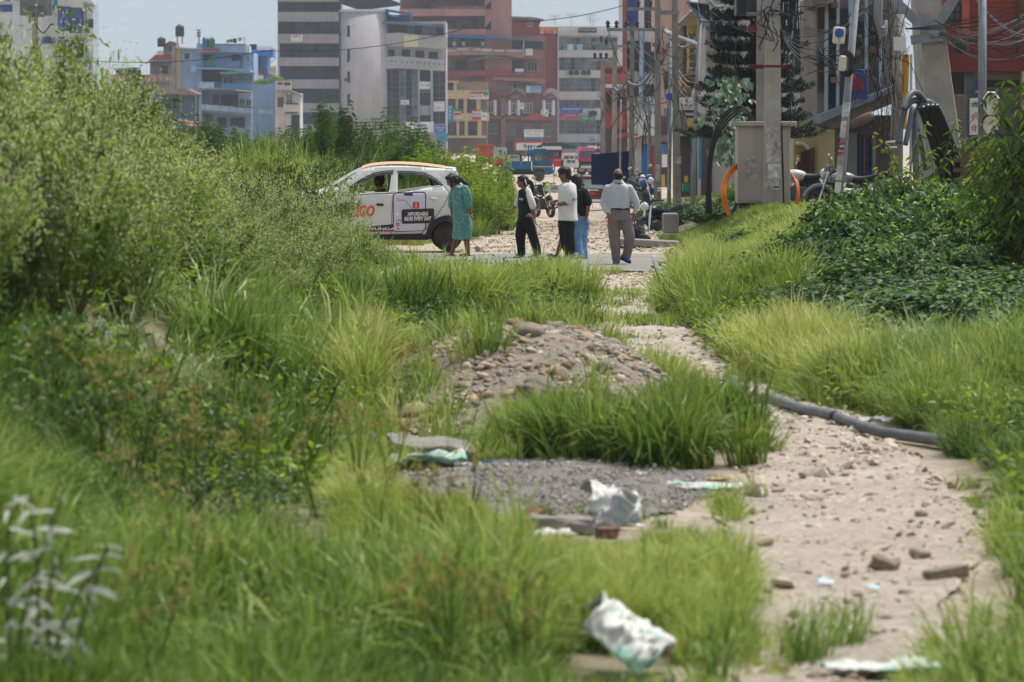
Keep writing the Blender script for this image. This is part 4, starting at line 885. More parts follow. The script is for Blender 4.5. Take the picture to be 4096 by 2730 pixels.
for a in ((300,588,398,680),(650,595,730,690),(740,590,820,690),(835,590,925,690)):B.win(*a,2,1,-2.4,GL_dark,FR_brown)
B.poly('awning',[(440,592),(620,542),(828,568),(828,575),(620,572),(450,600)],mat('grey_sheet','#6d7479',0.6),1.4,2.5);B.win(1010,602,1098,698,3,1,-1.4,GL_dark,FR_white);B.box('bay_wall',960,575,1150,745,W_pink,-1.45,3)
B.rail(215,665,600,700,M_iron,0.9,18);B.box('corner_post',590,655,618,705,W_pink2,1.1,0.5);B.box('corner_post',800,668,815,705,W_pink2,1.1,0.5)
B.poly('tile_skirt',[(215,715),(600,690),(1180,730),(1190,772),(600,735),(215,752)],R_terra,1.3,1.6)
B.poly('balcony',[(665,750),(1180,772),(1180,812),(665,782)],W_pink2,1.2,2)
B.sign('balcony_sign',882,674,966,725,S_white,'small white and blue sign on the tiled balcony edge',[(None,924,714,84,18,S_blue)],1.6)
for a in ((400,800,440,845),(475,795,540,868),(722,798,800,870),(862,810,990,880),(1012,815,1150,880)):B.win(*a,3 if a[2]-a[0]>90 else 2,1,-2.4,GL_curt,FR_white)
B.rail(670,850,990,885,M_steel,0.6,14)
B.box('balcony',620,890,1172,966,W_pink,0.6,2.6)
for pts in ([(605,878),(640,878),(722,938),(690,945)],[(775,945),(900,875),(990,950),(960,958),(900,905),(820,955)],[(1150,950),(1235,902),(1302,968),(1270,972),(1235,930),(1180,962)]):B.poly('gable_roof',pts,R_terra,1.4,1.6)
for x in (908,1238):b=MB();b.lathe([(2.3*1.0,0),(2.3,0.1)],(B.X(x),598.9,B.Zv(948)),'Y',16);o=b.build('gable_arch',W_lilac,B.root);o.scale=(0.55,1,0.55);o.location=(B.X(x)-B.root.location.x,-1.1,B.Zv(948));o.data.transform(Matrix.Translation(-Vector((B.X(x)-B.root.location.x,-1.1,B.Zv(948)))))
B.sign('clinic_banner',990,843,1138,912,S_pale,'pale blue banner above the pink gables',[(None,1008,878,36,66,S_white),('Hospital',1085,862,80,16,S_blue)],1.6)
# ---- brown brick lower house
B=Fac(Z3,588,'brown_brick_house','brown brick house with white columns below the pink block',930)
B.box('wall',560,960,1300,None,W_brick,0,10);B.box('pilaster',745,965,790,None,W_pink,0.5,0.5)
for x in (675,817,904,1155,1246):b=MB();b.lathe([(0.26,0),(0.22,(1130-985)*Z3.m(588))],(B.X(x+9),587.1,B.Zv(1130)),'Z',10);b.build('column',W_white,B.root)
for a in ((600,1000,668,1105),(798,1010,884,1108),(966,1010,1050,1108),(1165,1010,1240,1108)):B.win(*a,3,1,0.05,GL_grey,FR_white,sill=True)
for a in ((602,1212,708,1312),(795,1208,882,1318),(960,1210,1060,1290),(1142,1210,1228,1338)):B.win(*a,3,2,0.05,GL_curt,FR_grey,sill=True)
B.poly('pediment',[(940,1165),(1085,1102),(1235,1165),(1235,1178),(940,1178)],R_terra,1.0,1.1);B.box('ledge',600,1140,1290,1160,W_pink,0.5,0.6);B.box('door_recess',790,1385,860,None,GL_dark,0.06,0.1)
B.sign('round_logo_sign',925,1008,972,1070,S_white,'white sign with a magenta oval on the brown brick house',[('Oval',948,1030,34,22,S_mag)],0.9)
B.sign('white_board',1135,1075,1208,1142,S_white,'white board with black lettering by the brick columns',[('Dental',1175,1100,50,18,S_black),('Clinic',1175,1122,40,12,S_black)],0.9)
B.sign('billboard',968,1272,1152,1358,S_white,'white billboard on poles before the brown brick house',[('CAREWAY HOME HEALTH',1060,1286,160,12,S_blue),('Nursing and Caregiver Training',1060,1304,150,10,S_red),('Open daily',1060,1322,120,10,S_black),(None,1060,1350,184,14,S_blue)],20,legs=True)
B.sign('red_shop_front',875,1388,1200,1470,S_white,'white shop front with a red border at street level',[(None,1040,1394,320,14,S_red),(None,884,1430,20,84,S_red),('Store',1020,1430,120,30,S_black)],6)
# ---- cream house with banner balconies
B=Fac(Z3,575,'cream_balcony_house','cream house with two open balconies hung with banners',420)
B.box('wall',215,800,610,None,mat('beige_back_wall','#8a776a',0.9,0.12,0.5),-1.8,9)
for a in ((225,815,300,880),(330,990,375,1060),(412,1010,495,1100),(225,1210,300,1310),(425,1212,505,1325)):B.win(*a,3,1,-1.75,GL_grey,FR_brown)
for x0,y0,x1,y1 in ((220,885,625,968),(280,1108,628,1185),(215,1330,600,1352)):B.box('balcony',x0,y0,x1,y1,W_cream,0.6,2.2)
for x0,x1,y0,y1 in ((300,325,968,1108),(378,410,968,1108),(503,545,968,1108),(308,335,1185,1340),(388,420,1185,1340),(515,555,1185,1340),(280,310,800,885)):B.box('column',x0,y0,x1,y1,W_cream,0.3,0.5)
B.rail(335,870,600,890,M_steel,0.6,10);B.box('upper_slab',215,792,330,804,W_cream,0.4,2)
B.sign('balcony_banner',443,898,622,972,S_white,'red and white banner with green edge on the upper cream balcony',[(None,505,912,120,24,S_red),('9851 82 556',505,945,110,24,S_black),(None,594,918,52,40,S_green),('Sky',594,950,40,18,S_red)],0.9)
B.sign('balcony_banner',460,1078,606,1178,S_white,'white banner with large numbers on the lower cream balcony',[(None,505,1086,88,14,S_red),('98510 04 5320',505,1118,84,28,S_black),(None,505,1158,88,34,S_red),(None,580,1090,48,22,S_green),('Fly',580,1140,40,24,S_purple)],0.9)
B.sign('balcony_banner',280,1068,354,1164,S_white,'narrow green and red banner at the lower cream balcony end',[(None,318,1082,70,26,S_green),(None,318,1118,70,24,S_red),('Study',318,1146,60,16,S_red)],0.95)
B.sign('vertical_sign',216,1030,276,1210,S_teal,'tall teal sign with stacked white characters on the office corner',[('日',246,1056,28,28,S_white),('本',246,1092,28,26,S_white),('語',246,1126,28,26,S_white),('学',246,1160,28,24,S_white)],3)
# ---- white fronted office with a red brick flank
B=Fac(Z3,620,'white_office_block','white panelled office with window bands and a red brick flank',1300)
B.poly('brick_flank',[(850,165),(1140,185),(1115,262),(1300,262),(1300,1500),(850,1500)],W_red,0,12);B.poly('roof_slab',[(845,160),(1060,168),(1160,188),(1160,196),(845,174)],W_conc,0.7,8);B.win(1010,212,1044,258,1,1,0.03,GL_curt,FR_white)
B.box('wall',1302,258,1900,None,W_white,0.0,12);B.box('cornice',1302,310,1910,348,W_white,1.0,1.2);B.box('corner_strip',1300,262,1312,1460,FR_white,0.9,0.9)
for y0,y1 in ((368,494),(562,690),(762,898),(978,1062),(1175,1312),(1395,1460)):
 B.win(1318,y0,1880,y1,11,3,0.05,GL_grey,FR_grey,[GL_grey,GL_dark,GL_grey,GL_curt],t=0.09)
for y0,y1 in ((494,562),(690,762),(898,978),(1062,1175),(1312,1395)):
 for i in range(8):B.box('panel',1314+i*71.5+0.8,y0,1314+(i+1)*71.5-0.8,y1,W_white,0.5,0.5)
for i,x in enumerate((1410,1464,1532,1580,1605,1640)):
 y=690 if i<4 else 1088;r=empty('air_conditioner',(B.X(x+22),619,B.Zv(y+46)),'white air conditioner box under the third window band' if i<4 else 'white air conditioner box beside the green sign','air conditioner','air conditioners on the white office')
 MB().box((B.X(x),618.9,B.Zv(y+46)),(B.X(x+43),619.45,B.Zv(y))).build('case',W_white,r);b=MB();b.lathe([(0.42,-0.03),(0.42,0)],(B.X(x+22),618.88,B.Zv(y+23)),'Y',14);b.build('fan_grille',M_iron,r)
B.sign('blue_banner',1325,1045,1546,1112,S_blue,'blue banner with white lettering above the magenta sign',[('एकल शुद्ध नेपाल प्रा लि',1440,1070,180,28,S_white),('Consultancy Services',1440,1097,120,10,S_pale)],0.9)
B.sign('magenta_banner',1325,1112,1506,1168,S_mag,'magenta banner with white lettering on the white office',[('PLAN ASIA NEPAL',1425,1132,110,14,S_white),('Group',1360,1150,40,12,S_white)],0.9)
B.sign('green_banner',1518,1138,1668,1196,S_green,'green banner right of the magenta one',[('KUMARI BANK',1595,1160,120,16,S_white)],0.9)
B.sign('rooftop_sign',1500,275,1680,320,S_black,'black rooftop sign with pale capitals on the white office',[('BOUTIQUEZ FITNESS',1590,297,160,22,S_cream)],1.3)
B.sign('gable_banner',1125,266,1296,332,S_red,'red and yellow banner at the top of the brick flank',[(None,1210,282,170,30,S_yel),('SPA, SEKUWA & RESTRO',1210,284,160,16,S_red),('Sekuwa',1210,312,60,14,S_white),(None,1146,316,34,26,S_cream),(None,1274,316,34,26,S_cream)],0.4)
B.sign('window_posters',1355,432,1545,494,S_pale,'row of pale posters in the top window band',[(None,x,464,36,56,m_) for x,m_ in ((1375,S_teal),(1424,S_white),(1475,S_teal),(1522,S_pale))],0.25)
B.sign('street_sign',1588,1325,1668,1388,S_pale,'small pale blue sign hanging over the street shops',[('Salon',1628,1345,60,16,S_blue),(None,1640,1372,50,18,S_teal)],2)
# rooftop clutter
def antenna(q,h,lab):
 r=empty('roof_antenna',tuple(q),lab,'antenna','roof antennas on the white office');b=MB();b.cyl((q.x,q.y,q.z),(q.x,q.y,q.z+h),0.04,n=5)
 for i,w in enumerate((1.0,0.8,0.6)):b.box((q.x-w,q.y-0.03,q.z+h-i*0.25-0.05),(q.x+w,q.y+0.03,q.z+h-i*0.25))
 b.build('mast',M_steel,r)
for x,y in ((1272,250),(1435,262),(1622,290),(1648,310)):antenna(Z3(x,y,622),1.6+(x % 3)*0.4,'thin television antenna on the white office roof')
# ---- blue glass building at the left
B=Fac(Z1,420,'blue_glass_block','white block with a projecting bay of blue glass',350)
B.box('wall',-260,-140,508,None,mat('chalk_render','#c6ccd0',0.9,0.07,0.4,streak=0.6),0,10);B.box('bay',506,-140,726,None,W_white,1.2,8);B.box('pilaster',726,20,800,None,W_pil,0.8,6)
B.poly('cornice',[(720,0),(750,-10),(815,18),(815,40),(760,28),(720,18)],W_white,1.6,3)
for a in ((6,40,100,100),(34,302,100,360),(366,312,458,372),(400,40,455,110)):B.win(*a,2,1,0.04,GL_blue,FR_dark)
B.win(512,60,610,265,2,3,1.25,GL_blue,FR_dark,True);B.win(614,70,706,288,3,3,1.25,GL_dark,FR_dark,[GL_blue,GL_dark]);B.win(512,318,606,492,2,3,1.25,GL_blue,FR_dark,True);B.win(610,326,720,500,3,3,1.25,GL_blue,FR_dark,[GL_blue,GL_dark,GL_dark]);B.win(512,600,720,690,4,1,1.25,GL_blue,FR_dark)
B.box('dark_slit',712,90,726,238,GL_dark,1.3,0.1);B.box('speaker_box',768,168,808,240,M_iron,1.6,0.6)
B.sign('roof_name_sign',-60,-60,165,16,S_white,'white roof sign with a blue triangle and capitals',[('ACE',140,-2,50,24,S_blue,.05),('▲',68,-6,60,36,S_blue)],0.3)
B.sign('side_strip_sign',462,-40,500,46,S_teal,'short teal sign strip beside the glass bay',(),0.3)
for y0,y1 in ((60,300),(315,450)):B.sign('vertical_letter_sign',755,y0,795,y1,S_white,'vertical white lettered sign on the pale pilaster, '+('upper of two' if y0<100 else 'lower of two'),[(c,775,y0+30+i*42,26,28,mat('sign_mauve','#8a7796',0.6)) for i,c in enumerate('HOTEL'[:5 if y0<100 else 3])],1.0)
# ---- grey house with red roof skirt
B=Fac(Z1,520,'red_skirt_house','grey house with a red tiled roof skirt and a brown door',1400)
B.box('wall',1280,515,1480,None,W_conc,0,8);B.poly('roof_skirt',[(1270,525),(1330,468),(1472,468),(1472,525)],R_terra,0.8,2);B.rail(1345,436,1472,470,W_conc,0.2,16,'balustrade')
B.box('upper_room',1385,385,1492,470,W_conc,-2,5);B.poly('upper_roof',[(1378,392),(1440,348),(1495,360),(1495,392)],R_rust,-1.5,5);B.box('door',1378,562,1436,632,FR_brown,0.05,0.1);B.box('window',1435,398,1465,440,GL_dark,-1.95,0.1)
B.poly('eave',[(1240,545),(1300,515),(1480,515),(1480,528),(1310,528)],W_conc,1.4,2);B.box('terrace_parapet',955,640,1462,700,mat('faded_pink_parapet','#a9817c',0.9,0.15),1.5,3);B.box('terrace_wall',960,698,1462,None,W_conc,1.2,6);B.poly('terrace_roof',[(975,586),(1195,578),(1195,588),(975,598)],W_conc,1.4,3);B.box('terrace_room',985,596,1190,645,W_recess,-0.5,2)
def tank(q,r,h,m,label,legs=0.0,group=None):
 t=empty('water_tank',tuple(q),label,'water tank',group);b=MB();b.smooth=True;z=q.z+legs
 b.lathe([(r*0.96,z),(r,z+h*0.08),(r,z+h*0.28),(r*1.02,z+h*0.3),(r,z+h*0.33),(r,z+h*0.6),(r*1.02,z+h*0.62),(r,z+h*0.65),(r,z+h*0.85),(r*0.7,z+h*0.96),(r*0.3,z+h),(r*0.3,z+h*1.06)],(q.x,q.y,0),n=16);b.build('barrel',m,t)
 if legs:
  for a in range(4):MB().cyl((q.x+r*0.8*math.cos(a*1.57+.78),q.y+r*0.8*math.sin(a*1.57+.78),q.z),(q.x+r*0.8*math.cos(a*1.57+.78),q.y+r*0.8*math.sin(a*1.57+.78),z),0.06,n=5).build('leg',M_steel,t)
  MB().box((q.x-r,q.y-r,z-0.08),(q.x+r,q.y+r,z-0.003)).build('platform',M_steel,t)
M_tankb=mat('black_tank_plastic','#2b2524',0.5,0.15);M_tankg=mat('green_tank_plastic','#12694a',0.45,0.12);M_tankblue=mat('blue_tank_plastic','#246d9c',0.45,0.12)
tank(Z1(1382,400,521),36*Z1.m(521),80*Z1.m(521),M_tankb,'squat black water tank on the grey house roof')
# ---- light blue house
B=Fac(Z9,500,'light_blue_house','light blue house with railed balconies and green awnings',850)
B.box('wall',495,370,1262,None,W_lblue,-2.2,9);B.box('left_room',272,310,560,None,W_lblue,-0.5,6);B.box('left_flank',212,300,274,None,W_cream,-0.3,6);B.box('concrete_flank',160,290,213,None,W_conc,0.2,7)
B.poly('sheet_roof',[(212,298),(590,322),(590,332),(212,314)],W_white,0.6,4);B.box('parapet',500,262,1165,372,W_lblue,0.2,7);B.poly('parapet_flank',[(1165,262),(1222,290),(1222,372),(1165,372)],W_white,0.15,3);B.box('roof_ledge',495,256,1170,264,W_conc,0.3,7)
B.win(325,375,398,478,1,1,-0.45,GL_dark,FR_white);B.poly('tile_awning',[(572,348),(600,322),(800,322),(832,350)],R_terra,0.8,2.4)
B.box('door',585,402,680,572,FR_brown,-2.15,0.1);B.win(968,402,1052,492,2,1,-2.1,GL_dark,FR_brown);B.box('door',1062,416,1110,580,mat('maroon_door','#5c2a2c',0.6),-2.14,0.1);B.win(1168,410,1196,490,1,1,-2.1,GL_curt,FR_white)
B.poly('balcony_slab',[(490,575),(850,588),(1240,615),(1250,640),(850,608),(490,600)],W_lblue,1.0,3.2);B.rail(520,490,1215,590,mat('blue_rail','#6f9dc9',0.5),0.95,22)
B.box('end_parapet',1170,545,1240,625,W_lblue,0.9,0.4);B.box('left_parapet',430,545,500,640,W_lblue,0.9,0.5)
B.box('dark_recess',530,618,810,770,W_recess,-2.1,0.1);B.poly('awning',[(815,650),(1040,628),(1100,655),(1100,666),(820,668)],mat('green_sheet','#6f9a8a',0.6),1.2,3);B.poly('awning',[(1040,628),(1200,632),(1300,660),(1290,668),(1085,650)],mat('green_sheet','#6f9a8a',0.6),1.0,3)
B.win(850,684,972,808,3,1,-2.1,GL_dark,FR_white);B.win(1030,690,1064,770,1,1,-2.1,GL_curt,FR_white);B.win(1122,692,1162,772,1,1,-2.1,GL_curt,FR_white);B.win(1205,680,1235,780,1,1,-2.1,GL_curt,FR_white)
B.box('parapet',542,778,740,862,mat('pale_blue_panel','#a9bfd6',0.8),0.9,0.4);B.box('parapet',842,798,1262,888,W_blue,0.8,0.3);B.box('slab',530,862,1268,882,W_conc,0.85,3);B.poly('slab_front',[(1040,880),(1268,898),(1268,918),(1040,896)],FR_white,1.2,0.3)
B.win(820,945,1050,1082,4,1,-2.0,GL_dark,FR_brown);
for a in ((1074,1000,1136,1096),(1168,1010,1226,1104)):
 w=B.win(*a,2,1,-1.3,GL_dark,FR_white);
B.box('white_room',1055,920,1262,1120,mat('pale_blue_panel','#a9bfd6',0.8),-1.4,5)
B.box('door_recess',700,940,790,1065,W_recess,-2.1,0.1)
for i in range(7):
 x0,x1=502+i*110,502+(i+1)*110;o=i*9.5;B.poly('balcony_panel',[(x0+6,1068+o),(x1-2,1078+o),(x1-2,1160+o),(x0+6,1150+o)],mat('pale_blue_panel','#a9bfd6',0.8),1.1,0.3)
B.poly('balcony_rail',[(500,1052),(1272,1110),(1272,1136),(500,1070)],FR_brown,1.2,0.35);B.poly('balcony_base',[(500,1148),(1272,1208),(1272,1226),(500,1162)],W_conc,1.2,3)
for a in ((600,1220,690,1320),(760,1260,880,1400),(945,1265,1050,1380),(1060,1260,1130,1400)):B.win(*a,2,1,-2.0,GL_dark,FR_brown)
b=MB().cyl((B.X(1255),498.8,0),(B.X(1255),498.8,B.Zv(920)),0.08,n=6);b.build('drain_pipe',FR_white,B.root)
tank(Z9(270,250,500),60*Z9.m(500),150*Z9.m(500),M_tankb,'tall black water tank on a steel stand over the blue house',legs=98*Z9.m(500))
tank(Z9(606,305,498),30*Z9.m(498),135*Z9.m(498),M_tankblue,'slim blue water tank beside the green tanks')
tank(Z9(655,308,498.5),36*Z9.m(498),125*Z9.m(498),M_tankg,'green water tank between the blue tank and another green one');tank(Z9(712,310,497.5),38*Z9.m(498),138*Z9.m(498),M_tankg,'larger green water tank at the parapet edge of the blue house')
tank(Z9(712,575,499.5),60*Z9.m(499),140*Z9.m(499),M_tankg,'wide green water tank standing on the railed balcony')
q=Z9(530,262,499);r=empty('vent_stack',tuple(q),'stacked steel vent cowl on the blue house roof','vent');b=MB();b.cyl(q,q+Vector((0,0,1.5)),0.1)
for i in range(3):b.lathe([(0.12,q.z+0.9+i*0.36),(0.3,q.z+1.0+i*0.36),(0.3,q.z+1.1+i*0.36),(0.1,q.z+1.22+i*0.36)],(q.x,q.y,0),n=10)
b.build('cowl',M_steel,r)
q0,q1=Z9(910,210,499),Z9(1150,165,499);r=empty('clothes_line',(q0.x,499,Z9(910,258,499).z),'washing line with dark clothes on the blue house roof','washing line')
for q in (q0,q1):MB().cyl((q.x,q.y,Z9(0,258,499).z),q,0.05,n=5).build('post',M_steel,r)
MB().tube(sag(q0,q1,0.1),0.02,4).build('line',M_iron,r)
for i,(x,w,h,m_) in enumerate(((935,40,40,mat('grey_cloth','#5a5c60',0.9)),(975,30,44,S_black),(1020,50,60,mat('navy_cloth','#1c2a4a',0.9)),(1090,50,36,S_black),(1085,40,50,mat('pink_cloth','#b0958f',0.9)))):
 y=205-(x-910)*0.19;MB().box((Z9(x-w/2,0,499).x,498.98-i*0.03,Z9(0,y+h,499).z),(Z9(x+w/2,0,499).x,499.0-i*0.03,Z9(0,y,499).z)).build('garment',m_,r)
# ---- deeper blue house
B=Fac(Z9,512,'blue_house','deep blue house with a red awning behind the light blue house',1380)
B.box('wall',1215,405,1458,None,W_blue,0,8);B.poly('parapet',[(1222,338),(1545,345),(1545,438),(1222,418)],mat('vivid_blue_render','#3d7fc4',0.9,0.1,0.5,streak=0.3),1.2,6);B.win(1258,446,1362,582,2,1,0.04,GL_curt,FR_dark);B.poly('awning',[(1245,636),(1470,636),(1505,668),(1245,672)],R_terra,1.5,2);B.rail(1320,295,1538,345,M_steel,1.1,8);B.box('dark_block',1225,262,1312,335,M_iron,0.5,2)
B.poly('tilted_sheet',[(1490,580),(1590,560),(1600,672),(1520,672)],W_cream,2,0.4);B.poly('stair_rail',[(1462,560),(1600,440),(1600,452),(1466,570)],M_steel,1.5,0.1);B.box('lower_wall',1250,672,1560,None,W_blue,-1,6);B.box('white_cloth',1268,690,1425,740,S_white,2.5,0.04)
# ---- pale blue low block and white flower house
B=Fac(Z9,488,'pale_blue_block','plain pale blue block with a planted roof terrace',1420)
B.box('wall',1268,800,1572,None,mat('dusty_blue_render','#86a3c4',0.9,0.1,0.5,streak=0.4),0,8);B.box('roof_step',1540,740,1572,800,W_lblue,0,3);B.box('gate_panel',1330,1148,1440,1210,mat('pale_blue_panel','#a9bfd6',0.8),0.1,0.2);B.box('gate_panel',1448,1148,1545,1215,mat('pale_blue_panel','#a9bfd6',0.8),0.1,0.2)
for i,x in enumerate((1330,1370,1410,1450,1560,1600)):
 q=Z9(x,806 if x<1500 else 760,487.6);plant('potted_plant',BW[i % 2],q.x,487.6+0.9,1.3,'leafy potted plant on the pale blue roof terrace','potted plant','plants on the roof terrace',z=q.z)
B=Fac(Z9,482,'white_flower_house','small off white house with flower pots on its balcony',1740)
W_off=mat('off_white_render','#cfc6bf',0.9,0.08,0.5,streak=0.4)
B.box('wall',1565,895,1725,None,W_off,0,7);B.box('right_wall',1725,930,1912,None,W_white,0.5,6);B.poly('roof',[(1570,885),(1790,890),(1945,960),(1930,972),(1800,925),(1570,905)],W_conc,1.4,5);B.box('parapet',1585,765,1792,888,W_off,0.3,0.4);B.box('parapet_gap',1690,780,1780,825,W_recess,0.35,0.1);B.box('parapet_gap',1600,780,1675,815,W_recess,0.35,0.1)
B.win(1607,985,1670,1118,1,1,0.03,GL_curt,FR_brown);B.win(1730,935,1800,1082,2,2,0.55,GL_curt,FR_white);B.box('balcony',1690,1075,1905,1190,W_off,1.2,0.3);B.box('window_box',1720,1066,1890,1082,M_iron,1.35,0.3);B.box('window_box',1710,1190,1880,1210,M_iron,1.35,0.3);B.box('dark_door',1790,1225,1900,None,GL_dark,0.55,0.1)
# ---- low shed and red tarp before the houses
B=Fac(Z9,470,'rust_roof_shed','low open shed under a rusty sheet roof',250)
B.poly('roof',[(-60,880),(380,872),(520,935),(515,950),(370,950),(-60,935)],R_rust,1,7);B.box('back_wall',-60,945,500,None,mat('slate_wall','#566676',0.9,0.15),-3,4)
for x in (10,285,490):B.box('post',x-6,940,x+6,None,W_conc,0.6,0.2)
B.box('water_barrel',270,1215,345,None,M_tankblue,0.8,1.2)
B=Fac(Z9,300,'red_tarp_stall','roadside stall under a faded red and white tarpaulin',300,'stall')
b=MB();pts=[(-20,1285),(120,1282),(240,1288),(380,1310),(520,1330),(590,1362),(560,1378),(380,1368),(250,1330),(100,1308),(-20,1300)]
b.prism([(B.X(x),B.Zv(y)) for x,y in pts],299,302.5);b.build('tarp',mat('faded_red_tarp','#b5423f',0.7,0.35,0.8,col2='#c79a94'),B.root)
for x in (20,300,400,580):B.box('post',x-3,1330,x+3,None,M_steel,0.8,0.1)
B.box('counter',30,1400,540,None,mat('slate_wall','#566676',0.9,0.15),-0.5,1.5)
# ================================================================ STREET ON THE RIGHT
B=Fac(Z4,300,'blue_white_tower','white and blue glazed tower with a red corner pilaster',300)
B.box('wall',175,-60,470,None,W_white,0,10);B.box('pilaster',176,-60,208,1000,mat('red_pilaster','#8c4a44',0.8,0.15),0.8,0.9);B.box('blue_strip',305,230,340,750,W_pil,0.6,0.6);B.box('blue_edge',338,240,346,750,S_blue,0.7,0.5)
for y0,y1 in ((-40,210),(320,560),(650,760)):B.win(215,y0,300,y1,2,3,0.05,GL_blue if y0<0 else GL_dark,FR_dark);B.win(350,y0+10,430,y1+10,2,3,0.05,GL_dark,FR_dark)
B.box('upper_infill',300,-40,345,225,W_white,0.3,0.3);B.box('sheet_cladding',300,755,420,850,M_steel,0.6,0.3);B.box('shop_sign_band',60,1050,300,1080,R_terra,0.8,0.5)
B=Fac(Z4,215,'peach_house','peach rendered house with a narrow red tiled eave',590)
B.box('wall',475,-60,660,900,W_peach,0,9);B.box('upper_wall',455,-60,720,370,mat('pink_peach_render','#bd9d93',0.9,0.08,0.5,streak=0.3),-1.5,9)
b=MB()
for i in range(11):
 for j in range(3):x=B.X(472+i*17);b.tube([(x,213.6-j*0.0,B.Zv(412-j*14)),(x,215.2,B.Zv(400-j*14))],0.07,6)
b.build('eave_tiles',R_terra,B.root)
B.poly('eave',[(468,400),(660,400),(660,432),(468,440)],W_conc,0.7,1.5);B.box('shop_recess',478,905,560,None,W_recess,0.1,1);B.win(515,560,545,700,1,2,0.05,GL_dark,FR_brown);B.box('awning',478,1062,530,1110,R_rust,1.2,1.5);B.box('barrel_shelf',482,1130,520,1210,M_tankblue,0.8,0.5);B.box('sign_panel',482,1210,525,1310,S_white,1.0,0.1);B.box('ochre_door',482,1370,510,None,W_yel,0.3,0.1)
B=Fac(Z4,150,'yellow_gabled_house','yellow house with tall window grids under a grey gable eave',730)
B.box('wall',690,120,832,580,W_yel,0,7);B.poly('gable',[(605,190),(700,96),(770,84),(880,130),(880,160),(770,120),(705,130),(640,195)],W_conc,1.2,5);B.poly('soffit',[(620,190),(705,130),(770,118),(860,150),(860,190),(700,195)],W_cream,0.6,3)
for x in (702,742,786):B.win(x,250 if x<750 else 210,x+30,540,1,5,0.05,GL_curt,mat('yellow_frame','#d8b878',0.7),t=0.06)
B.poly('lower_eave',[(640,600),(700,565),(832,560),(832,582),(700,590)],W_conc,1.0,3);B.box('side_wall',660,195,692,600,mat('dark_taupe_wall','#6b625a',0.9,0.2),-1,5);B.box('lower_wall',645,600,832,700,mat('ochre_render','#a1723c',0.9,0.12),-0.3,6);B.box('grey_lower',640,700,832,1060,W_taupe,-0.6,6);B.box('ledge',640,1040,740,1066,W_conc,1.0,2);B.box('shop_recess',640,1066,830,None,W_recess,-1.5,1);B.box('shop_post',708,1060,720,None,S_teal,0.8,0.15);B.box('yellow_door',668,1380,695,1430,S_yel,-0.4,0.1);B.box('ochre_panel',690,925,735,1040,W_yel,0.3,0.3);B.box('green_crates',650,1440,705,1500,S_green,0.5,0.6)  # side wall in a plain dark grey brown
B=Fac(Z4,142,'white_balcony_house','whitish house with broken balconies behind the monkey tail tree',980)
B.box('wall',828,-60,1250,None,mat('grimy_white_render','#b5aea8',0.9,0.1,0.5,streak=0.7),0,6)
for a in ((860,150,960,330),(1000,140,1080,320),(880,560,960,700)):B.win(*a,2,2,0.05,GL_dark,FR_grey)
B.box('balcony',830,400,1100,470,W_taupe,0.8,0.9);B.box('blue_door',770,1005,792,1400,S_teal,0.7,0.2);B.box('shop_recess',795,1000,880,None,W_recess,0.1,0.1)
# low shops at the street end
B=Fac(Z4,185,'corner_shop','low whitewashed shop with a bright blue door',330)
B.box('wall',270,1080,480,None,mat('whitewash','#b9b6b8',0.9,0.12,0.8,streak=0.6),0,5);B.box('door',330,1130,372,None,mat('bright_blue_paint','#2a66b4',0.6,0.12),0.06,0.1);B.poly('roof',[(260,1085),(320,1062),(480,1066),(480,1085)],R_rust,0.8,5);B.box('red_skirt',300,1390,330,1470,W_red,0.05,0.1);B.box('brick_pier',396,1140,428,None,W_red,0.3,0.4);B.box('dark_door',440,1150,470,None,GL_dark,0.05,0.1)
B=Fac(Z4,260,'red_corner_house','red house with white trims at the street corner',120)
B.box('wall',30,520,215,None,mat('salmon_render','#a2584c',0.9,0.12,0.6,streak=0.5),0,7);B.box('slab',20,662,200,690,W_white,1.4,3)
for a in ((60,720,110,830),(140,700,190,830)):B.win(*a,2,1,0.05,GL_dark,FR_brown)
B.rail(40,540,165,580,M_iron,0.9,12);B.box('ledge',30,838,210,870,mat('maroon_door','#5c2a2c',0.6),1,2);B.box('shop_recess',30,1010,210,None,W_recess,0.05,0.1);B.poly('awning',[(110,1060),(260,1030),(260,1060),(110,1090)],R_terra,1.6,1.6)
# blue corrugated fence
r=empty('sheet_fence',tuple(Z8(1280,520,175)),'blue corrugated sheet fence along the street','fence')
for i in range(9):
 x0,x1=1085+i*44,1085+(i+1)*44-0.6;a,c=Z8(x0,303-i*4,175-i*1.2),Z8(x1,303-i*4,175-i*1.2);zb=Z8(0,530-i*3,175).z;b=MB();n=14;vs=[]
 for k in range(n+1):x=a.x+(c.x-a.x)*k/n;y=a.y+(0.03 if k % 2 else-0.03);vs+=[(x,y,zb-0.4),(x,y,a.z)]
 b.add(vs,[(2*k,2*k+2,2*k+3,2*k+1) for k in range(n)]);b.build('sheet',mat('blue_fence_sheet','#1e3f80',0.5,0.15,0.8,streak=0.3),r)
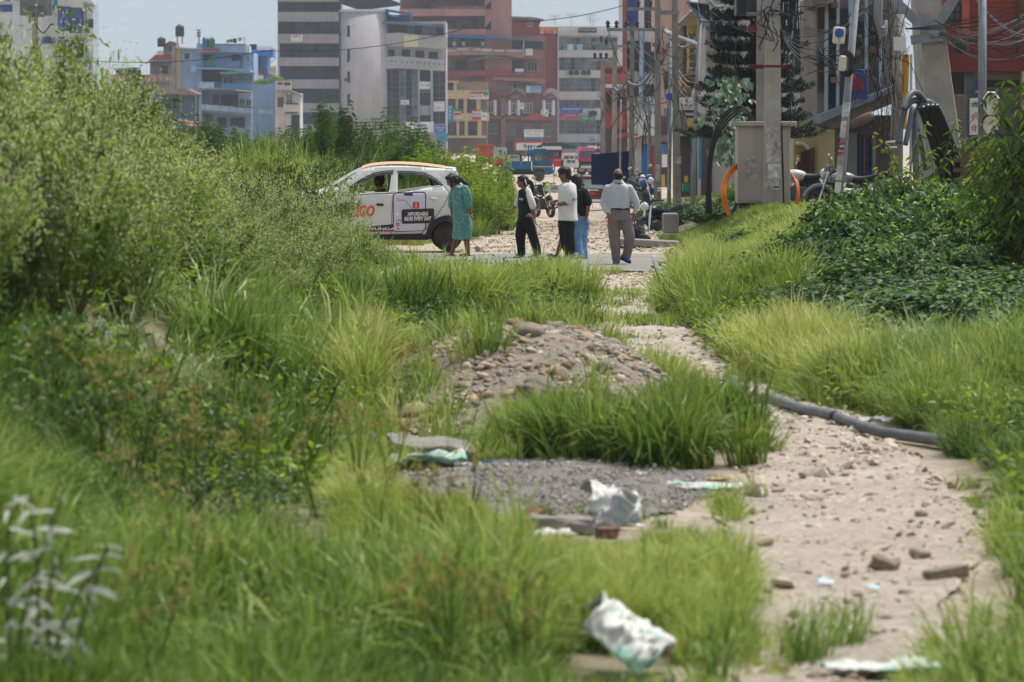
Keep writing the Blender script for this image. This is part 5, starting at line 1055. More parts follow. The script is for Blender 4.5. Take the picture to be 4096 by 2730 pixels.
# ---- cream shop with arched doorway
B=Fac(Z5,112,'cream_shop','cream single storey shop with an arched lattice doorway',920)
B.box('wall',905,800,1130,None,W_ivory,0,6);B.box('front_return',736,780,905,None,mat('cream_painted_shade','#bfb27f',0.9,0.05,0.5,streak=0.25),0.5,1.0);B.box('parapet',730,775,1130,800,W_cream,0.6,6.5)  # front return: its shaded side is put into a darker cream
ar=[(742,1420),(742,1010)]+[(742+50-50*math.cos(t),1060-62*math.sin(t)) for t in np.linspace(0.5,math.pi,10)]+[(843,1420)]
B.poly('arch_recess',[(738,1420),(738,1006),(775,1000),(805,1012),(828,1040),(840,1085),(840,1420)],mat('ochre_recess','#a5905c',0.9,0.08),0.56,0.1);B.poly('lattice_door',[(806,1400),(806,1040),(822,1056),(832,1085),(834,1400)],mat('brown_lattice','#8a6a4c',0.8,0.15),0.66,0.06)
b=MB()
for i in range(30):z=B.Zv(1385-i*11.5);b.cbox((B.X(819),111.31,z),(0.52,0.03,0.035),Matrix.Rotation(-0.35,3,'Y'))
b.build('lattice_bars',FR_brown,B.root);MB().tube(smoothpath([(B.X(841),111.36,B.Zv(1420)),(B.X(841),111.36,B.Zv(1090)),(B.X(828),111.36,B.Zv(1036)),(B.X(800),111.36,B.Zv(1004)),(B.X(745),111.36,B.Zv(998))],5),0.05,6).build('arch_trim',mat('pale_trim','#ddd9c2',0.8),B.root);B.box('lamp_box',748,1075,775,1125,W_yel,0.9,0.35)
# ---- taupe upper storey with pale pilasters, shutters and dark shop below
B=Fac(Z5,105,'taupe_shophouse','taupe shophouse with pale blue pilasters over a dark shop',1060)
B.poly('wall',[(900,-40),(1500,-120),(1500,690),(1220,700),(905,850)],W_taupe,0,6);B.poly('stepped_eave',[(848,-60),(960,-60),(1000,0),(1000,30),(900,60),(848,55)],mat('dark_taupe_wall','#6b625a',0.9,0.2),1.2,3)
for x in (954,1032,1118,1230,1330):B.poly('pilaster',[(x,-40),(x+22,-40),(x+22,800-(x-905)*0.48),(x,812-(x-905)*0.48)],W_pil,0.35,0.4)
for x0,y0,x1,y1 in ((925,30,950,230),(985,40,1025,130),(925,340,950,640),(985,210,1028,420),(1062,60,1112,210),(990,520,1028,720),(1150,150,1220,330),(1270,100,1320,300)):B.win(x0,y0,x1,y1,1,2,0.03,GL_dark,FR_brown)
for x,y in ((990,20),(1066,200),(990,540),(1150,350),(1260,330)):B.box('brick_sill',x,y,x+45,y+40,mat('brown_sill','#7c5a50',0.9,0.12,0.6,streak=0.5),0.6,0.5)
B.poly('slab_edge',[(900,800),(1130,712),(1420,600),(1420,640),(1130,760),(905,862)],mat('grey_blue_trim','#71838c',0.8,0.12),1.1,3.5)
B.poly('soffit',[(905,862),(1130,760),(1420,640),(1420,720),(1150,830),(1010,900)],mat('dark_taupe_wall','#6b625a',0.9,0.2),0.9,3)  # soffit and stepped eave in a darker grey brown than the wall
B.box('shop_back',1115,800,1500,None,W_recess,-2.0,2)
b=MB()
for i in range(44):z=B.Zv(1385)+i*(B.Zv(925)-B.Zv(1385))/44;b.box((B.X(1122),105.0,z),(B.X(1186),105.06,z+0.033));b.box((B.X(1122),105.03,z+0.033),(B.X(1186),105.05,z+0.042))
b.build('roller_shutter',mat('shutter_steel','#77777a',0.5,0.12,2,metal=0.3),B.root)
for x in (1190,1240,1290):B.box('curtain',x,935,x+42,None,mat('navy_curtain','#1c2c4c',0.9,0.35,6),-1.2,0.08)
B.box('door_frame',1235,930,1241,None,mat('rust_frame','#6b3a2a',0.7),0.1,0.1);B.box('shop_jamb',1296,920,1312,None,W_taupe,0.2,0.4)
B=Fac(Z6,104,'shop_sign_holder','x',240);bpy.data.objects.remove(B.root)
B.root=None
B.sign('lightbox_sign',180,482,292,690,mat('sign_navy','#2b3a78',0.5,0.15),'weathered blue shop sign with red lettering under the taupe wall',[('NEWAR',225,590,84,90,mat('faded_sign_red','#8f2a30',.6,.2),.05),(None,195,535,26,40,S_red)],0.3)
q=Z6(250,890,103.6);r=empty('rolled_awning',tuple(q),'rolled brown awning cloth under the shophouse slab','awning');b=MB();b.smooth=True;b.tube([Z6(165,885,103.6),Z6(210,862,103.5),Z6(270,830,103.4),Z6(330,800,103.3)],[0.08,0.12,0.13,0.1],12);b.build('roll',mat('brown_canvas','#6f5d4e',0.9,0.2,3,bump=0.4),r)
# ---- red building at the right edge
B=Fac(Z6,118,'red_board_building','red building with horizontal grooves over dark shop shutters',1130)
B.box('wall',835,-60,1900,500,mat('brick_red_paint','#8e4033',0.85,0.08,0.6,streak=0.3),0,7)
for i in range(14):B.box('groove_board',975,-40+i*32,1340,-40+i*32+28,mat('brick_red_paint','#8e4033'),0.06,0.06)
B.box('pilaster',950,-60,1000,360,mat('pale_red_paint','#a8584c',0.85),0.3,0.3);B.box('lintel',835,370,1900,500,mat('dark_red_paint','#763228',0.85,0.08),0.5,0.6);B.box('green_edge',1335,-60,1350,460,mat('mossy_edge','#3d4a2a',0.9),0.2,0.3);B.win(870,20,935,150,2,2,0.04,GL_curt,FR_dark)
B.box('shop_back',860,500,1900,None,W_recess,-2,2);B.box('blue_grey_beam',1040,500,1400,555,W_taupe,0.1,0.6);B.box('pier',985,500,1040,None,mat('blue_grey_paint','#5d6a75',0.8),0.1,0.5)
b=MB()
for i in range(40):z=0.4+i*0.075;b.box((B.X(880),117.4,z),(B.X(980),117.46,z+0.06))
b.build('roller_shutter',mat('tan_shutter','#7d7068',0.6,0.15,2),B.root);b=MB()
for i in range(44):z=0.3+i*0.075;b.box((B.X(1130),117.7,z),(B.X(1345),117.76,z+0.06))
b.build('roller_shutter',mat('grey_shutter','#5c6068',0.55,0.15,2),B.root);B.box('cream_pier',1362,500,1410,None,W_cream,0.6,0.6)
B.sign('purple_sign',1030,555,1068,740,S_purple,'small dark purple sign fixed on the pier',[('Nces',1050,640,30,22,S_white),('=',1048,690,20,14,S_white)],0.7)
B.sign('name_board',995,686,1072,940,S_white,'white upright board with black and red Devanagari lettering',[('लियोज',1036,730,66,40,S_black,.02),('रि',1024,812,40,56,S_red,.01),('पे',1024,892,40,50,S_red,.01)],0.75)
q=Z6(942,320,116.5);r=empty('dome_camera',tuple(q),'dark round lamp housing on the red wall','lamp');MB().ell(q,(0.22,0.22,0.24)).build('housing',M_iron,r);MB().cyl(q,q+Vector((0,1.4,0.1)),0.05).build('bracket',M_iron,r)
# ================================================================ POLES, CABLES, STREET FURNITURE
C_pole=mat('pole_concrete','#97928b',0.95,0.14,1.4,bump=0.3,streak=0.5);C_pole2=mat('pole_concrete_pale','#aaa59d',0.95,0.14,1.6,bump=0.3,streak=0.5)
M_cable=mat('black_cable','#1d1d1e',0.6,0.1);M_cabg=mat('grey_cable','#7f8183',0.6,0.1);M_galv=mat('grey_tube_pole','#8b9298',0.55,0.15,2.5,streak=0.4);M_paper=mat('torn_poster_paper','#b4b0a9',0.9,0.3,9,bump=0.2);M_red=mat('red_oxide','#6e2d28',0.7,0.15)
def pole(zm,xt,yt,xb,yb,d,wb,wt,label,sq=True,m=None,name='utility_pole',group='utility poles along the street'):
 t,b_=zm(xt,yt,d),zm(xb,yb,d);k=zm.m(d)/2;r=empty(name,(b_.x,d,b_.z),label,'pole',group);g=MB();b0=b_-Vector((0,0,1.2))
 if sq:
  vs=[];
  for q,w in ((b0,wb*k),(t,wt*k)):vs+=[(q.x-w,d-w*.8,q.z),(q.x+w,d-w*.8,q.z),(q.x+w,d+w*.8,q.z),(q.x-w,d+w*.8,q.z)]
  g.add(vs,[(0,3,2,1),(4,5,6,7),(0,1,5,4),(1,2,6,5),(2,3,7,6),(3,0,4,7)])
 else:g.smooth=True;g.tube([b0,b_.lerp(t,0.5),t],[wb*k,(wb+wt)*k/2,wt*k],12)
 g.build('shaft',m or C_pole,r);return r
def crossarm(root,zm,x0,x1,y,d,ins=()):
 a,c=zm(x0,y,d-0.3),zm(x1,y,d-0.3);b=MB().box((a.x,a.y,a.z-0.06),(c.x,a.y+0.1,a.z+0.06));o=b.build('crossarm',M_steel,root)
 for x in ins:
  q=zm(x,y,d-0.25);g=MB();g.lathe([(0.03,0.06),(0.09,0.12),(0.05,0.18),(0.10,0.24),(0.04,0.34)],(q.x,q.y,q.z),n=8);g.build('insulator',mat('brown_insulator','#2f2624',0.3),root)
U=[pole(Z4,20,470,22,1392,190,44,34,'thin grey concrete pole beside the blue sheet fence'),pole(Z4,116,350,110,1345,172,44,34,'concrete pole with a short crossarm before the red corner house'),
     pole(Z4,252,200,248,1402,152,48,32,'concrete pole carrying the wide double crossarm'),pole(Z4,452,-60,455,1562,112,56,40,'tall concrete pole pasted with torn papers before the peach house'),
     pole(Z4,584,-60,608,1534,113,66,44,'tall concrete pole with a paper notice beside the sign poles'),pole(Z4,164,780,155,1320,165,16,14,'thin steel post by the red corner house',False,M_galv),pole(Z4,387,760,384,1462,150,30,24,'grey tube pole wrapped in cables near the blue door',False,M_galv),
     pole(Z4,550,280,540,1480,120,36,22,'grey tube pole with a white meter box',False,M_galv),pole(Z4,786,150,718,1566,104,40,28,'leaning grey tube pole under the solar panel',False,M_galv),pole(Z4,562,840,535,1470,118,34,26,'leaning shiny tube pole beside the meter box',False,M_steel)]
crossarm(U[2],Z4,55,480,232,152,(62,130,205,290,370));crossarm(U[2],Z4,215,480,70,152,(300,395));crossarm(U[1],Z4,5,275,362,172,(50,));crossarm(U[0],Z4,-60,130,340,190,(10,60));crossarm(U[0],Z4,-70,60,470,190,(-40,5,50));crossarm(U[4],Z4,470,620,98,113);crossarm(U[3],Z4,410,470,350,112)
b=MB();a,c=Z4(545,262,119.6),Z4(780,352,104.5);b.tube([a,c],0.06,6);b.build('strut',M_galv,U[8])
def notice(root,zm,x0,y0,x1,y1,d,m,nm='paper',lines=0):
 a,c=zm(x0,y1,d),zm(x1,y0,d);o=MB().box((a.x,d,a.z),(c.x,d+0.004,c.z)).build(nm,m,root);return o
notice(U[4],Z4,584,1225,636,1282,112.62,M_paper);notice(U[3],Z4,436,1290,470,1420,111.6,M_paper);MB().box(tuple(Z4(600,762,112.5)),tuple(Z4(625,720,112.6))).build('meter_plate',M_galv,U[4])
r=U[7];a,c=Z4(528,792,119.3),Z4(566,735,119.6);MB().box((a.x,a.y,a.z),(c.x,c.y,c.z)).build('meter_box',S_white,r);MB().lathe([(0.12,-0.02),(0.12,0.0)],(Z4(546,758,119.28).x,119.28,Z4(546,758,119.28).z),'Y',12).build('dial',S_blue,r)
a,c=Z4(500,910,118.5),Z4(548,850,119);MB().box(tuple(a),tuple(c)).build('junction_box',M_galv,U[7])
# solar street lamp panel
r=empty('solar_panel',tuple(Z4(790,160,104)),'tilted dark solar panel on the leaning tube pole','solar panel');g=MB();vs=[Z4(680,14,103.6),Z4(850,34,104.4),Z4(862,166,104.6),Z4(780,160,103.8)];off=Vector((0,0.05,-0.03));g.add(vs+[v+off for v in vs],[(0,3,2,1),(4,5,6,7),(0,1,5,4),(1,2,6,5),(2,3,7,6),(3,0,4,7)]);g.build('cells',mat('solar_cells','#33363f',0.25,0.15,4),r)
MB().tube(vs+[vs[0]],0.025,4).build('frame',M_steel,r);MB().tube([vs[0].lerp(vs[1],0.5),vs[3].lerp(vs[2],0.15)],0.02,4).build('divider',M_steel,r)
r=empty('small_solar_panel',tuple(Z4(548,290,119.5)),'small pale solar panel tilted on the meter box pole','solar panel');vs=[Z4(496,240,119),Z4(528,222,119.5),Z4(596,268,120),Z4(552,285,119.4)];g=MB();g.add(vs+[v+off for v in vs],[(0,3,2,1),(4,5,6,7),(0,1,5,4),(1,2,6,5),(2,3,7,6),(3,0,4,7)]);g.build('cells',W_lgrey,r);MB().tube(vs+[vs[0]],0.02,4).build('frame',M_steel,r)
# hoarding seen from behind, far left
r=pole(Z1,302,-40,298,560,170,62,46,'concrete pole carrying the back of a road sign panel',True,C_pole2,'sign_pole',None);a,c=Z1(168,134,169.2),Z1(448,-40,169.35);MB().box(tuple(a),tuple(c)).build('sign_panel',mat('panel_back','#8d8f8d',0.7,0.12,1,streak=0.4),r)
for x in (232,375):b=MB().box(tuple(Z1(x-5,148,169)),tuple(Z1(x+5,38,169.15)));b.build('bracket',M_steel,r)
for y in (42,140):MB().box(tuple(Z1(228,y+5,168.9)),tuple(Z1(384,y-5,169.0))).build('bracket',M_steel,r)
MB().tube(smoothpath([Z1(286,110,168.8),Z1(300,190,168.7),Z1(340,262,168.6),Z1(380,278,168.5),Z1(430,215,168.5),Z1(462,208,168.5)],5),0.03,5).build('loose_wire',M_cable,r)
# dealer signs
def suzuki(x0,y0,x1,y1,d,lab):
 w,h=x1-x0,y1-y0;a,c=Z4(x0,y1,d),Z4(x1,y0,d);r=empty('dealer_sign',((a.x+c.x)/2,d,a.z),lab,'sign');MB().box((a.x,d,a.z),(c.x,d+0.12,c.z)).build('board',S_white,r);k=Z4.m(d)
 S=[(-.5,.12),(.02,.5),(.3,.32),(-.02,.1),(.12,0),(.5,-.12),(-.02,-.5),(-.3,-.32),(.02,-.1),(-.12,0)];q=Z4(x0+w/2,y0+h*.3,d)
 MB().add([(q.x+x*w*.3*k,d-0.02,q.z+y*h*.38*k) for x,y in S],[(9,0,1,2,3,4),(4,5,6,7,8,9)]).build('emblem',S_red,r)
 for t,yy,hh,ww in (('SUZUKI',.66,.16,.8),('Kathmandu Suzuki Sewa',.86,.07,.85)):
  p_,f_=textfit(t,w*ww*k,h*hh*k,0.04);q=Z4(x0+w/2,y0+h*yy,d);MB().add([(q.x+x,d-0.02,q.z+y) for x,y in p_],f_).build('lettering',mat('sign_navy_ink','#20264a',0.5),r)
suzuki(620,765,742,860,126,'white SUZUKI sign, the fully visible one of two');suzuki(720,690,836,800,122,'white SUZUKI sign half hidden by creeper leaves')
a,c=Z4(663,924,125),Z4(740,866,125);r=empty('black_shop_sign',((a.x+c.x)/2,125,a.z),'black Hettich sign hanging below the white dealer sign','sign');MB().box((a.x,125,a.z),(c.x,125.1,c.z)).build('board',S_black,r);p_,f_=textfit('Hettich',62*Z4.m(125),28*Z4.m(125),.03);q=Z4(700,892,125);MB().add([(q.x+x,124.98,q.z+y) for x,y in p_],f_).build('lettering',S_white,r)
# ---- H-frame pole with cabinet
DC=80.0
r=pole(Z5,594,-60,594,1482,DC,128,100,'thick square concrete pole pasted with torn posters before the cabinet',True,C_pole2);main=r
b=MB();a,c=Z5(533,478,DC-0.9),Z5(657,455,DC+0.3);b.box((a.x-.03,DC-1.0,a.z),(c.x+.03,DC+.1,c.z));
k5=Z5.m(DC)
MB().box((Z5(440,0,DC).x,DC+0.45,Z5(0,476,DC).z),(Z5(745,0,DC).x,DC+0.55,Z5(0,448,DC).z)).build('clamp_band',M_red,r)
MB().box((Z5(530,0,DC).x,DC-0.56,Z5(0,474,DC).z),(Z5(660,0,DC).x,DC-0.45,Z5(0,456,DC).z)).build('clamp_band',M_red,r)
for x0,y0,x1,y1,m_ in ((545,890,625,960,M_paper),(548,990,650,1130,M_paper),(560,1140,652,1245,mat('white_poster','#c9c5be',0.9,0.25,7)),(545,1250,640,1310,M_paper),(600,1300,650,1318,mat('white_poster','#c9c5be',0.9))):notice(r,Z5,x0,y0,x1,y1,DC-0.595,m_)
pole(Z5,512,-60,510,900,DC+1.5,62,58,'rear concrete pole of the pair behind the cabinet')
CAB=empty('electric_cabinet',tuple(Z5(545,1480,DC)),'tall pale grey electric cabinet standing behind the postered pole','cabinet');M_cab=mat('cabinet_grey','#b2aaa0',0.6,0.06,1.5,streak=0.3)
a,c=Z5(358,1420,DC),Z5(730,880,DC);MB().cbox(((a.x+c.x)/2,DC+0.95,(a.z+c.z)/2),(c.x-a.x,0.9,c.z-a.z),bev=0.02).build('case',M_cab,CAB);MB().cbox(((a.x+c.x)/2,DC+0.95,c.z+0.05),(c.x-a.x+0.25,1.1,0.1),bev=0.02).build('roof',M_cab,CAB)
MB().box((a.x+.03,DC+0.485,a.z+.05),(Z5(526,0,DC).x,DC+0.497,c.z-.05)).build('door',M_cab,CAB);MB().box((Z5(662,0,DC).x,DC+0.485,a.z+.05),(c.x-.03,DC+0.497,c.z-.05)).build('door',M_cab,CAB)
MB().box((a.x+.05,DC+.6,a.z-.12),(c.x-.05,DC+1.3,a.z-.004)).build('plinth',M_iron,CAB)
for x in (362,725):MB().cyl((Z5(x,0,DC).x-(.1 if x<500 else-.1),DC+.6,Z5(0,1490,DC).z),(Z5(x,0,DC).x,DC+.62,a.z),0.03,n=5).build('leg',M_iron,CAB)
notice(CAB,Z5,400,1090,480,1245,DC+0.478,M_paper)
p_,f_=textfit('सूचना',0.18,0.06,0);q=Z5(438,1125,DC+.47);MB().add([(q.x+x,q.y,q.z+y) for x,y in p_],f_).build('poster_heading',FR_grey,CAB)
# transformer platform at the top of the frame
TR=empty('transformer_platform',tuple(Z5(520,100,DC)),'transformer rack with dark ribbed tank on top of the paired poles','transformer');MB().box((Z5(415,0,DC).x,DC-.2,Z5(0,98,DC).z),(Z5(640,0,DC).x,DC+1.2,Z5(0,86,DC).z)).build('deck',M_steel,TR)
for i in range(7):x=Z5(345+i*10,0,DC).x;MB().box((x,DC+0.2,Z5(0,100,DC).z),(x+0.04,DC+1.0,Z5(0,-60,DC).z)).build('cooling_fin',mat('transformer_grey','#4c545c',0.6),TR)
MB().box((Z5(418,0,DC).x,DC-.1,Z5(0,85,DC).z),(Z5(562,0,DC).x,DC+.5,Z5(0,-60,DC).z)).build('switch_box',mat('brown_box','#4e3f38',0.8,0.2),TR);MB().box((Z5(480,0,DC).x,DC-.14,Z5(0,82,DC).z),(Z5(556,0,DC).x,DC-.105,Z5(0,-60,DC).z)).build('box_door',W_lgrey,TR)
MB().box((Z5(418,0,DC).x,DC-.3,Z5(0,222,DC).z),(Z5(478,0,DC).x,DC+.3,Z5(0,180,DC).z)).build('bracket',mat('rust_frame','#6b3a2a',0.7),TR)
def cable_obj(nm,pts,r_,m_,label,cat='cable',group=None,n=6):
 pts=[Vector(p) for p in pts];b=MB();b.smooth=True;b.tube(smoothpath(pts,6),r_,n);return b.thing(nm,m_,label,cat,group,tuple(pts[0]))
for i in range(4):cable_obj('black_duct',[Z5(425+i*6,865,DC+.9),Z5(432+i*4,790+i*4,DC+.8),Z5(370+i*6,742+i*9,DC+.6),Z5(275+i*9,775+i*(15+i),DC+.4),Z5(198+i*10,890+i*12,DC+.2),Z5(155+i*8+(i==2)*5,1060,DC),Z5(136+i*7-(i==1)*3,1280,DC),Z5(132+i*12,1490,DC)],0.021,M_cable,'black cable duct arching from the cabinet roof to the ground',group='black ducts arching off the cabinet')
for i in range(3):cable_obj('orange_duct',[Z5(356,1142+i*8,DC+.8),Z5(300+i*7,1180+i*11,DC+.5),Z5(252+i*11,1260+i*5,DC+.2),Z5(240+i*12,1350,DC),Z5(256+i*11,1440,DC),Z5(286+i*8,1500,DC)],0.026,mat('orange_duct','#e07b1e',0.45,0.06),'orange cable duct curving from the left side of the cabinet',group='orange ducts left of the cabinet')
for i in range(3):cable_obj('orange_duct',[Z5(728,1215+i*12,DC+.8),Z5(752+i*6,1265,DC+.5),Z5(765+i*5,1340,DC+.3),Z5(755+i*6,1420,DC+.2),Z5(738+i*6,1480,DC+.2)],0.028,mat('orange_duct_dark','#b4541a',0.5,0.06),'orange cable duct hanging at the right side of the cabinet',group='orange ducts right of the cabinet')
cable_obj('hanging_cable',[Z5(655,860,DC-.6),Z5(662,1100,DC-.62),Z5(668,1300,DC-.62),Z5(670,1480,DC-.6)],0.02,M_cable,'thin black cable running down the postered pole')
# ---- leaning tube pole with stickers and boxes
DP=75.0
r=pole(Z5,1180,-60,1036,1530,DP,62,48,'leaning grey tube pole with stickers and two cream boxes',False,M_galv)
def on_pole(y):return 1180+(1036-1180)*(y+60)/1590
def wrap(y0,y1,m_,nm='sticker',ext=1.02):
 a,c=Z5(on_pole(y1),y1,DP),Z5(on_pole(y0),y0,DP);f=lambda y:(48+(62-48)*(y+60)/1590)*Z5.m(DP)/2*ext;b=MB();b.smooth=True;n=14;vs=[]
 for q,rr in ((a,f(y1)),(c,f(y0))):vs+=[q+Vector((math.sin(t)*rr,-math.cos(t)*rr,0)) for t in np.linspace(-1.35,1.35,n)]
 b.add(vs,[(i,i+1,i+1+n,i+n) for i in range(n-1)]);return b.build(nm,m_,r)
for y0,y1,m_ in ((715,815,mat('flaked_paint','#b9bdbf',0.8,0.2,9)),(842,958,mat('white_poster','#c9c5be',0.9)),(990,1070,S_red),(1085,1150,M_paper),(1152,1255,mat('white_poster','#c9c5be',0.9)),(1268,1345,mat('pale_paper','#d5d3cf',0.9,0.1,8))):wrap(y0,y1,m_)
wrap(1004,1036,S_black,'sticker_label',1.04);p_,f_=textfit('NTD',34*Z5.m(DP),20*Z5.m(DP),.05);q=Z5(on_pole(1020)-3,1020,DP-0.155);MB().add([(q.x+x,q.y,q.z+y) for x,y in p_],f_).build('lettering',S_white,r)
wrap(1050,1054,S_white,'sticker_line',1.04)
def router(x0,y0,x1,y1,d,lab,logo=False):
 a,c=Z5(x0,y1,d),Z5(x1,y0,d);q=empty('router_box',((a.x+c.x)/2,d,a.z),lab,'junction box');o=MB().cbox(((a.x+c.x)/2,d,(a.z+c.z)/2),(c.x-a.x,0.12,c.z-a.z),Matrix.Rotation(0.08,3,'Y'),bev=0.03).build('case',mat('cream_plastic','#d3cfbd',0.5,0.04),q)
 if logo:MB().lathe([(0.085,-0.004),(0.085,0)],((a.x+c.x)/2,d-.064,a.z+(c.z-a.z)*.62),'Y',16).build('logo',S_blue,q);MB().box(((a.x+c.x)/2-.006,d-.064,a.z+.02),((a.x+c.x)/2+.006,d-.0605,c.z-.02)).build('seam',FR_grey,q)
router(1014,188,1098,305,74.6,'cream box with a round blue emblem on the leaning pole',True);router(1055,388,1104,496,74.6,'plain cream box with a cable coil below the emblem box')
b=MB();rg=random.Random(4)
for i in range(9):b.tube([Z5(1112+46*math.cos(t)*(0.75+.06*i),445+72*math.sin(t)*(0.72+.06*i),74.75+.02*i) for t in np.linspace(0,6.28,20)],0.014,5)
b.thing('cable_coil',M_cable,'black cable coil hung behind the lower cream box','cable coil',loc=tuple(Z5(1112,520,74.8)))
# ---- big tapered concrete leg of a pylon
DL=86.0
r=empty('pylon_leg',tuple(Z6(860,1250,DL)),'huge tapered concrete pylon leg leaning left behind the looped pipes','pylon');fl,fr,bl=[],[],[]
vt=[Z6(640,-70,DL),Z6(798,-70,DL),Z6(798,-70,DL+1.3),Z6(592,-70,DL+1.3)];vb=[Z6(750,1290,DL),Z6(980,1290,DL),Z6(985,1290,DL+1.6),Z6(668,1290,DL+1.6)]
MB().add(vb+vt,[(0,3,2,1),(4,5,6,7),(0,1,5,4),(1,2,6,5),(2,3,7,6),(3,0,4,7)]).build('shaft',C_pole2,r)
def bar(p,q,w,m_,nm,root,d):
 p,q=Vector(p),Vector(q);t=(q-p).normalized();s_=t.cross(Vector((0,1,0))).normalized()*w/2;o=Vector((0,0.08,0));vs=[p-s_,p+s_,q+s_,q-s_];MB().add(vs+[v+o for v in vs],[(0,1,2,3),(7,6,5,4),(0,4,5,1),(1,5,6,2),(2,6,7,3),(3,7,4,0)]).build(nm,m_,root)
bar(Z6(440,-40,DL-.15),Z6(745,245,DL-.15),0.2,M_galv,'brace',r,DL);bar(Z6(930,-60,DL-.2),Z6(745,245,DL-.2),0.22,M_galv,'brace',r,DL);bar(Z6(600,280,DL-.12),Z6(850,248,DL-.12),0.2,M_galv,'tie_plate',r,DL)
bar(Z6(722,1110,DL-.02),Z6(965,1104,DL-.02),0.03,W_taupe,'joint_line',r,DL)
pole(Z6,1098,-60,1096,960,83,60,56,'straight grey tube pole with two round mirror backs before the red building',False,M_galv)
rr_=pole(Z6,520,100,490,1300,82,100,70,'grey pole smothered in wires with yellow conduits',False,C_pole)
for x in (556,572):MB().tube([Z6(x,380,81.3),Z6(x-4,560,81.3),Z6(x-12,760,81.3),Z6(x-20,900,81.3)],0.05,8).build('conduit',mat('yellow_conduit','#c9962e',0.5,0.1),rr_)
a,c=Z6(483,352,80.8),Z6(555,260,81.1);MB().box(tuple(a),tuple(c)).build('meter_box',S_white,rr_)
for y in (990,1030,1255):MB().tube([Z6(415+10,y,81.0),Z6(500,y-3,80.7)],0.02,5).build('strap',S_white,rr_)
MB().box(tuple(Z6(590,1300,83.4)),tuple(Z6(606,380,83.5))).build('letter_strip',mat('pale_strip','#b9c0c2',0.7),rr_)
# mirror backs
for cy_,h,lab in ((725,75,'octagonal white mirror back with a peeled brown hood, upper one'),(872,60,'round white stained mirror back below the hooded one')):
 q=Z6(1158,cy_,82.3);r=empty('mirror_back',tuple(q),lab,'mirror');k=Z6.m(82.3);n=8 if cy_<800 else 14;pts=[(q.x+56*k*math.cos(t),q.z+h*k*1.1*math.sin(t)) for t in np.linspace(0,6.283,n,endpoint=False)+.39]
 MB().prism(pts,q.y,q.y+.06).build('disc',mat('stained_white','#d6cfbb',0.6,0.15,5),r);MB().prism([(x*1.0+(x-q.x)*.1,z+(z-q.z)*.1+.03) for x,z in pts],q.y+.07,q.y+.12).build('rim',mat('rust_rim','#5a2a1c',0.7,0.2),r);MB().cyl((q.x,q.y+.1,q.z),(Z6(1098,0,82.6).x,82.7,q.z),0.03,n=6).build('bracket',M_galv,r)
 if cy_<800:MB().tube([(pts[i][0],q.y-.01,pts[i][1]) for i in (0,1,2,3)],0.035,6).build('peeled_edge',S_white,r)
# ---- looped water pipes
M_pipe=mat('grey_hdpe','#5c5f61',0.45,0.1,4);M_pipeb=mat('black_hdpe','#15171a',0.3,0.1,4)
for pts,m_,rr,lab in (([(642,1330),(632,1100),(628,900),(640,800),(672,730),(722,712),(770,748)],M_pipe,.062,'grey pipe loop standing in front of the other loops'),([(512,1000),(528,860),(556,760),(600,706),(645,702),(690,740)],M_pipe,.06,'grey pipe loop bending behind the front one'),([(545,760),(572,690),(608,648),(645,650),(690,700),(705,740)],M_pipe,.056,'grey pipe loop, the tallest of the three'),
  ([(765,735),(800,800),(850,920),(900,1050),(935,1170),(950,1260)],M_pipeb,.072,'thick black pipe sloping down from the loops, outermost'),([(735,735),(770,800),(815,920),(862,1060),(900,1190),(915,1260)],M_pipeb,.072,'thick black pipe beneath the outermost one'),([(705,735),(738,810),(780,940),(825,1080),(860,1200),(872,1260)],M_pipeb,.072,'thick black pipe, third of the sloping bundle'),([(672,745),(702,830),(742,960),(785,1100),(815,1210),(830,1260)],M_pipeb,.072,'thick black pipe, innermost of the sloping bundle'),([(560,1010),(590,860),(610,760),(640,880),(680,1060),(700,1180)],M_pipe,.045,'thin grey pipe bent between the loops')):
 cable_obj('pipe_loop',[Z6(x,y,68.0+i*0.12) for i,(x,y) in enumerate(pts)],rr,m_,lab,'pipe',n=10)
# white plinth box
a,c=Z6(170,1470,71.5),Z6(330,1332,72.1);r=empty('white_plinth',tuple(a),'white stained concrete box beside the leaning pole','concrete box');MB().cbox(((a.x+c.x)/2,71.9,(a.z+c.z)/2),(c.x-a.x,.6,c.z-a.z),bev=.03).build('body',mat('stained_white_concrete','#bfbdb8',0.9,0.25,5,streak=0.6),r);MB().cbox(((a.x+c.x)/2,71.9,c.z),(c.x-a.x+.1,.68,.09),bev=.02).build('cap',S_white,r)
# broken brick pier in the vines
q=Z6(1100,1480,64);r=empty('brick_pier',tuple(q),'weathered brick pier stub standing in the vines','pier');bm_=MB().box((0,0,0),(.22,.11,.07)).mesh('brick',mat('old_brick','#6d5a4c',0.95,0.25,6,bump=.4))
for j in range(13):
 for i in range(4):o=link('brick',bm_,r,(-.46+i*.235+(.11 if j % 2 else 0),random.uniform(0,.02),j*.08));o.rotation_euler=(0,0,random.gauss(0,.03))
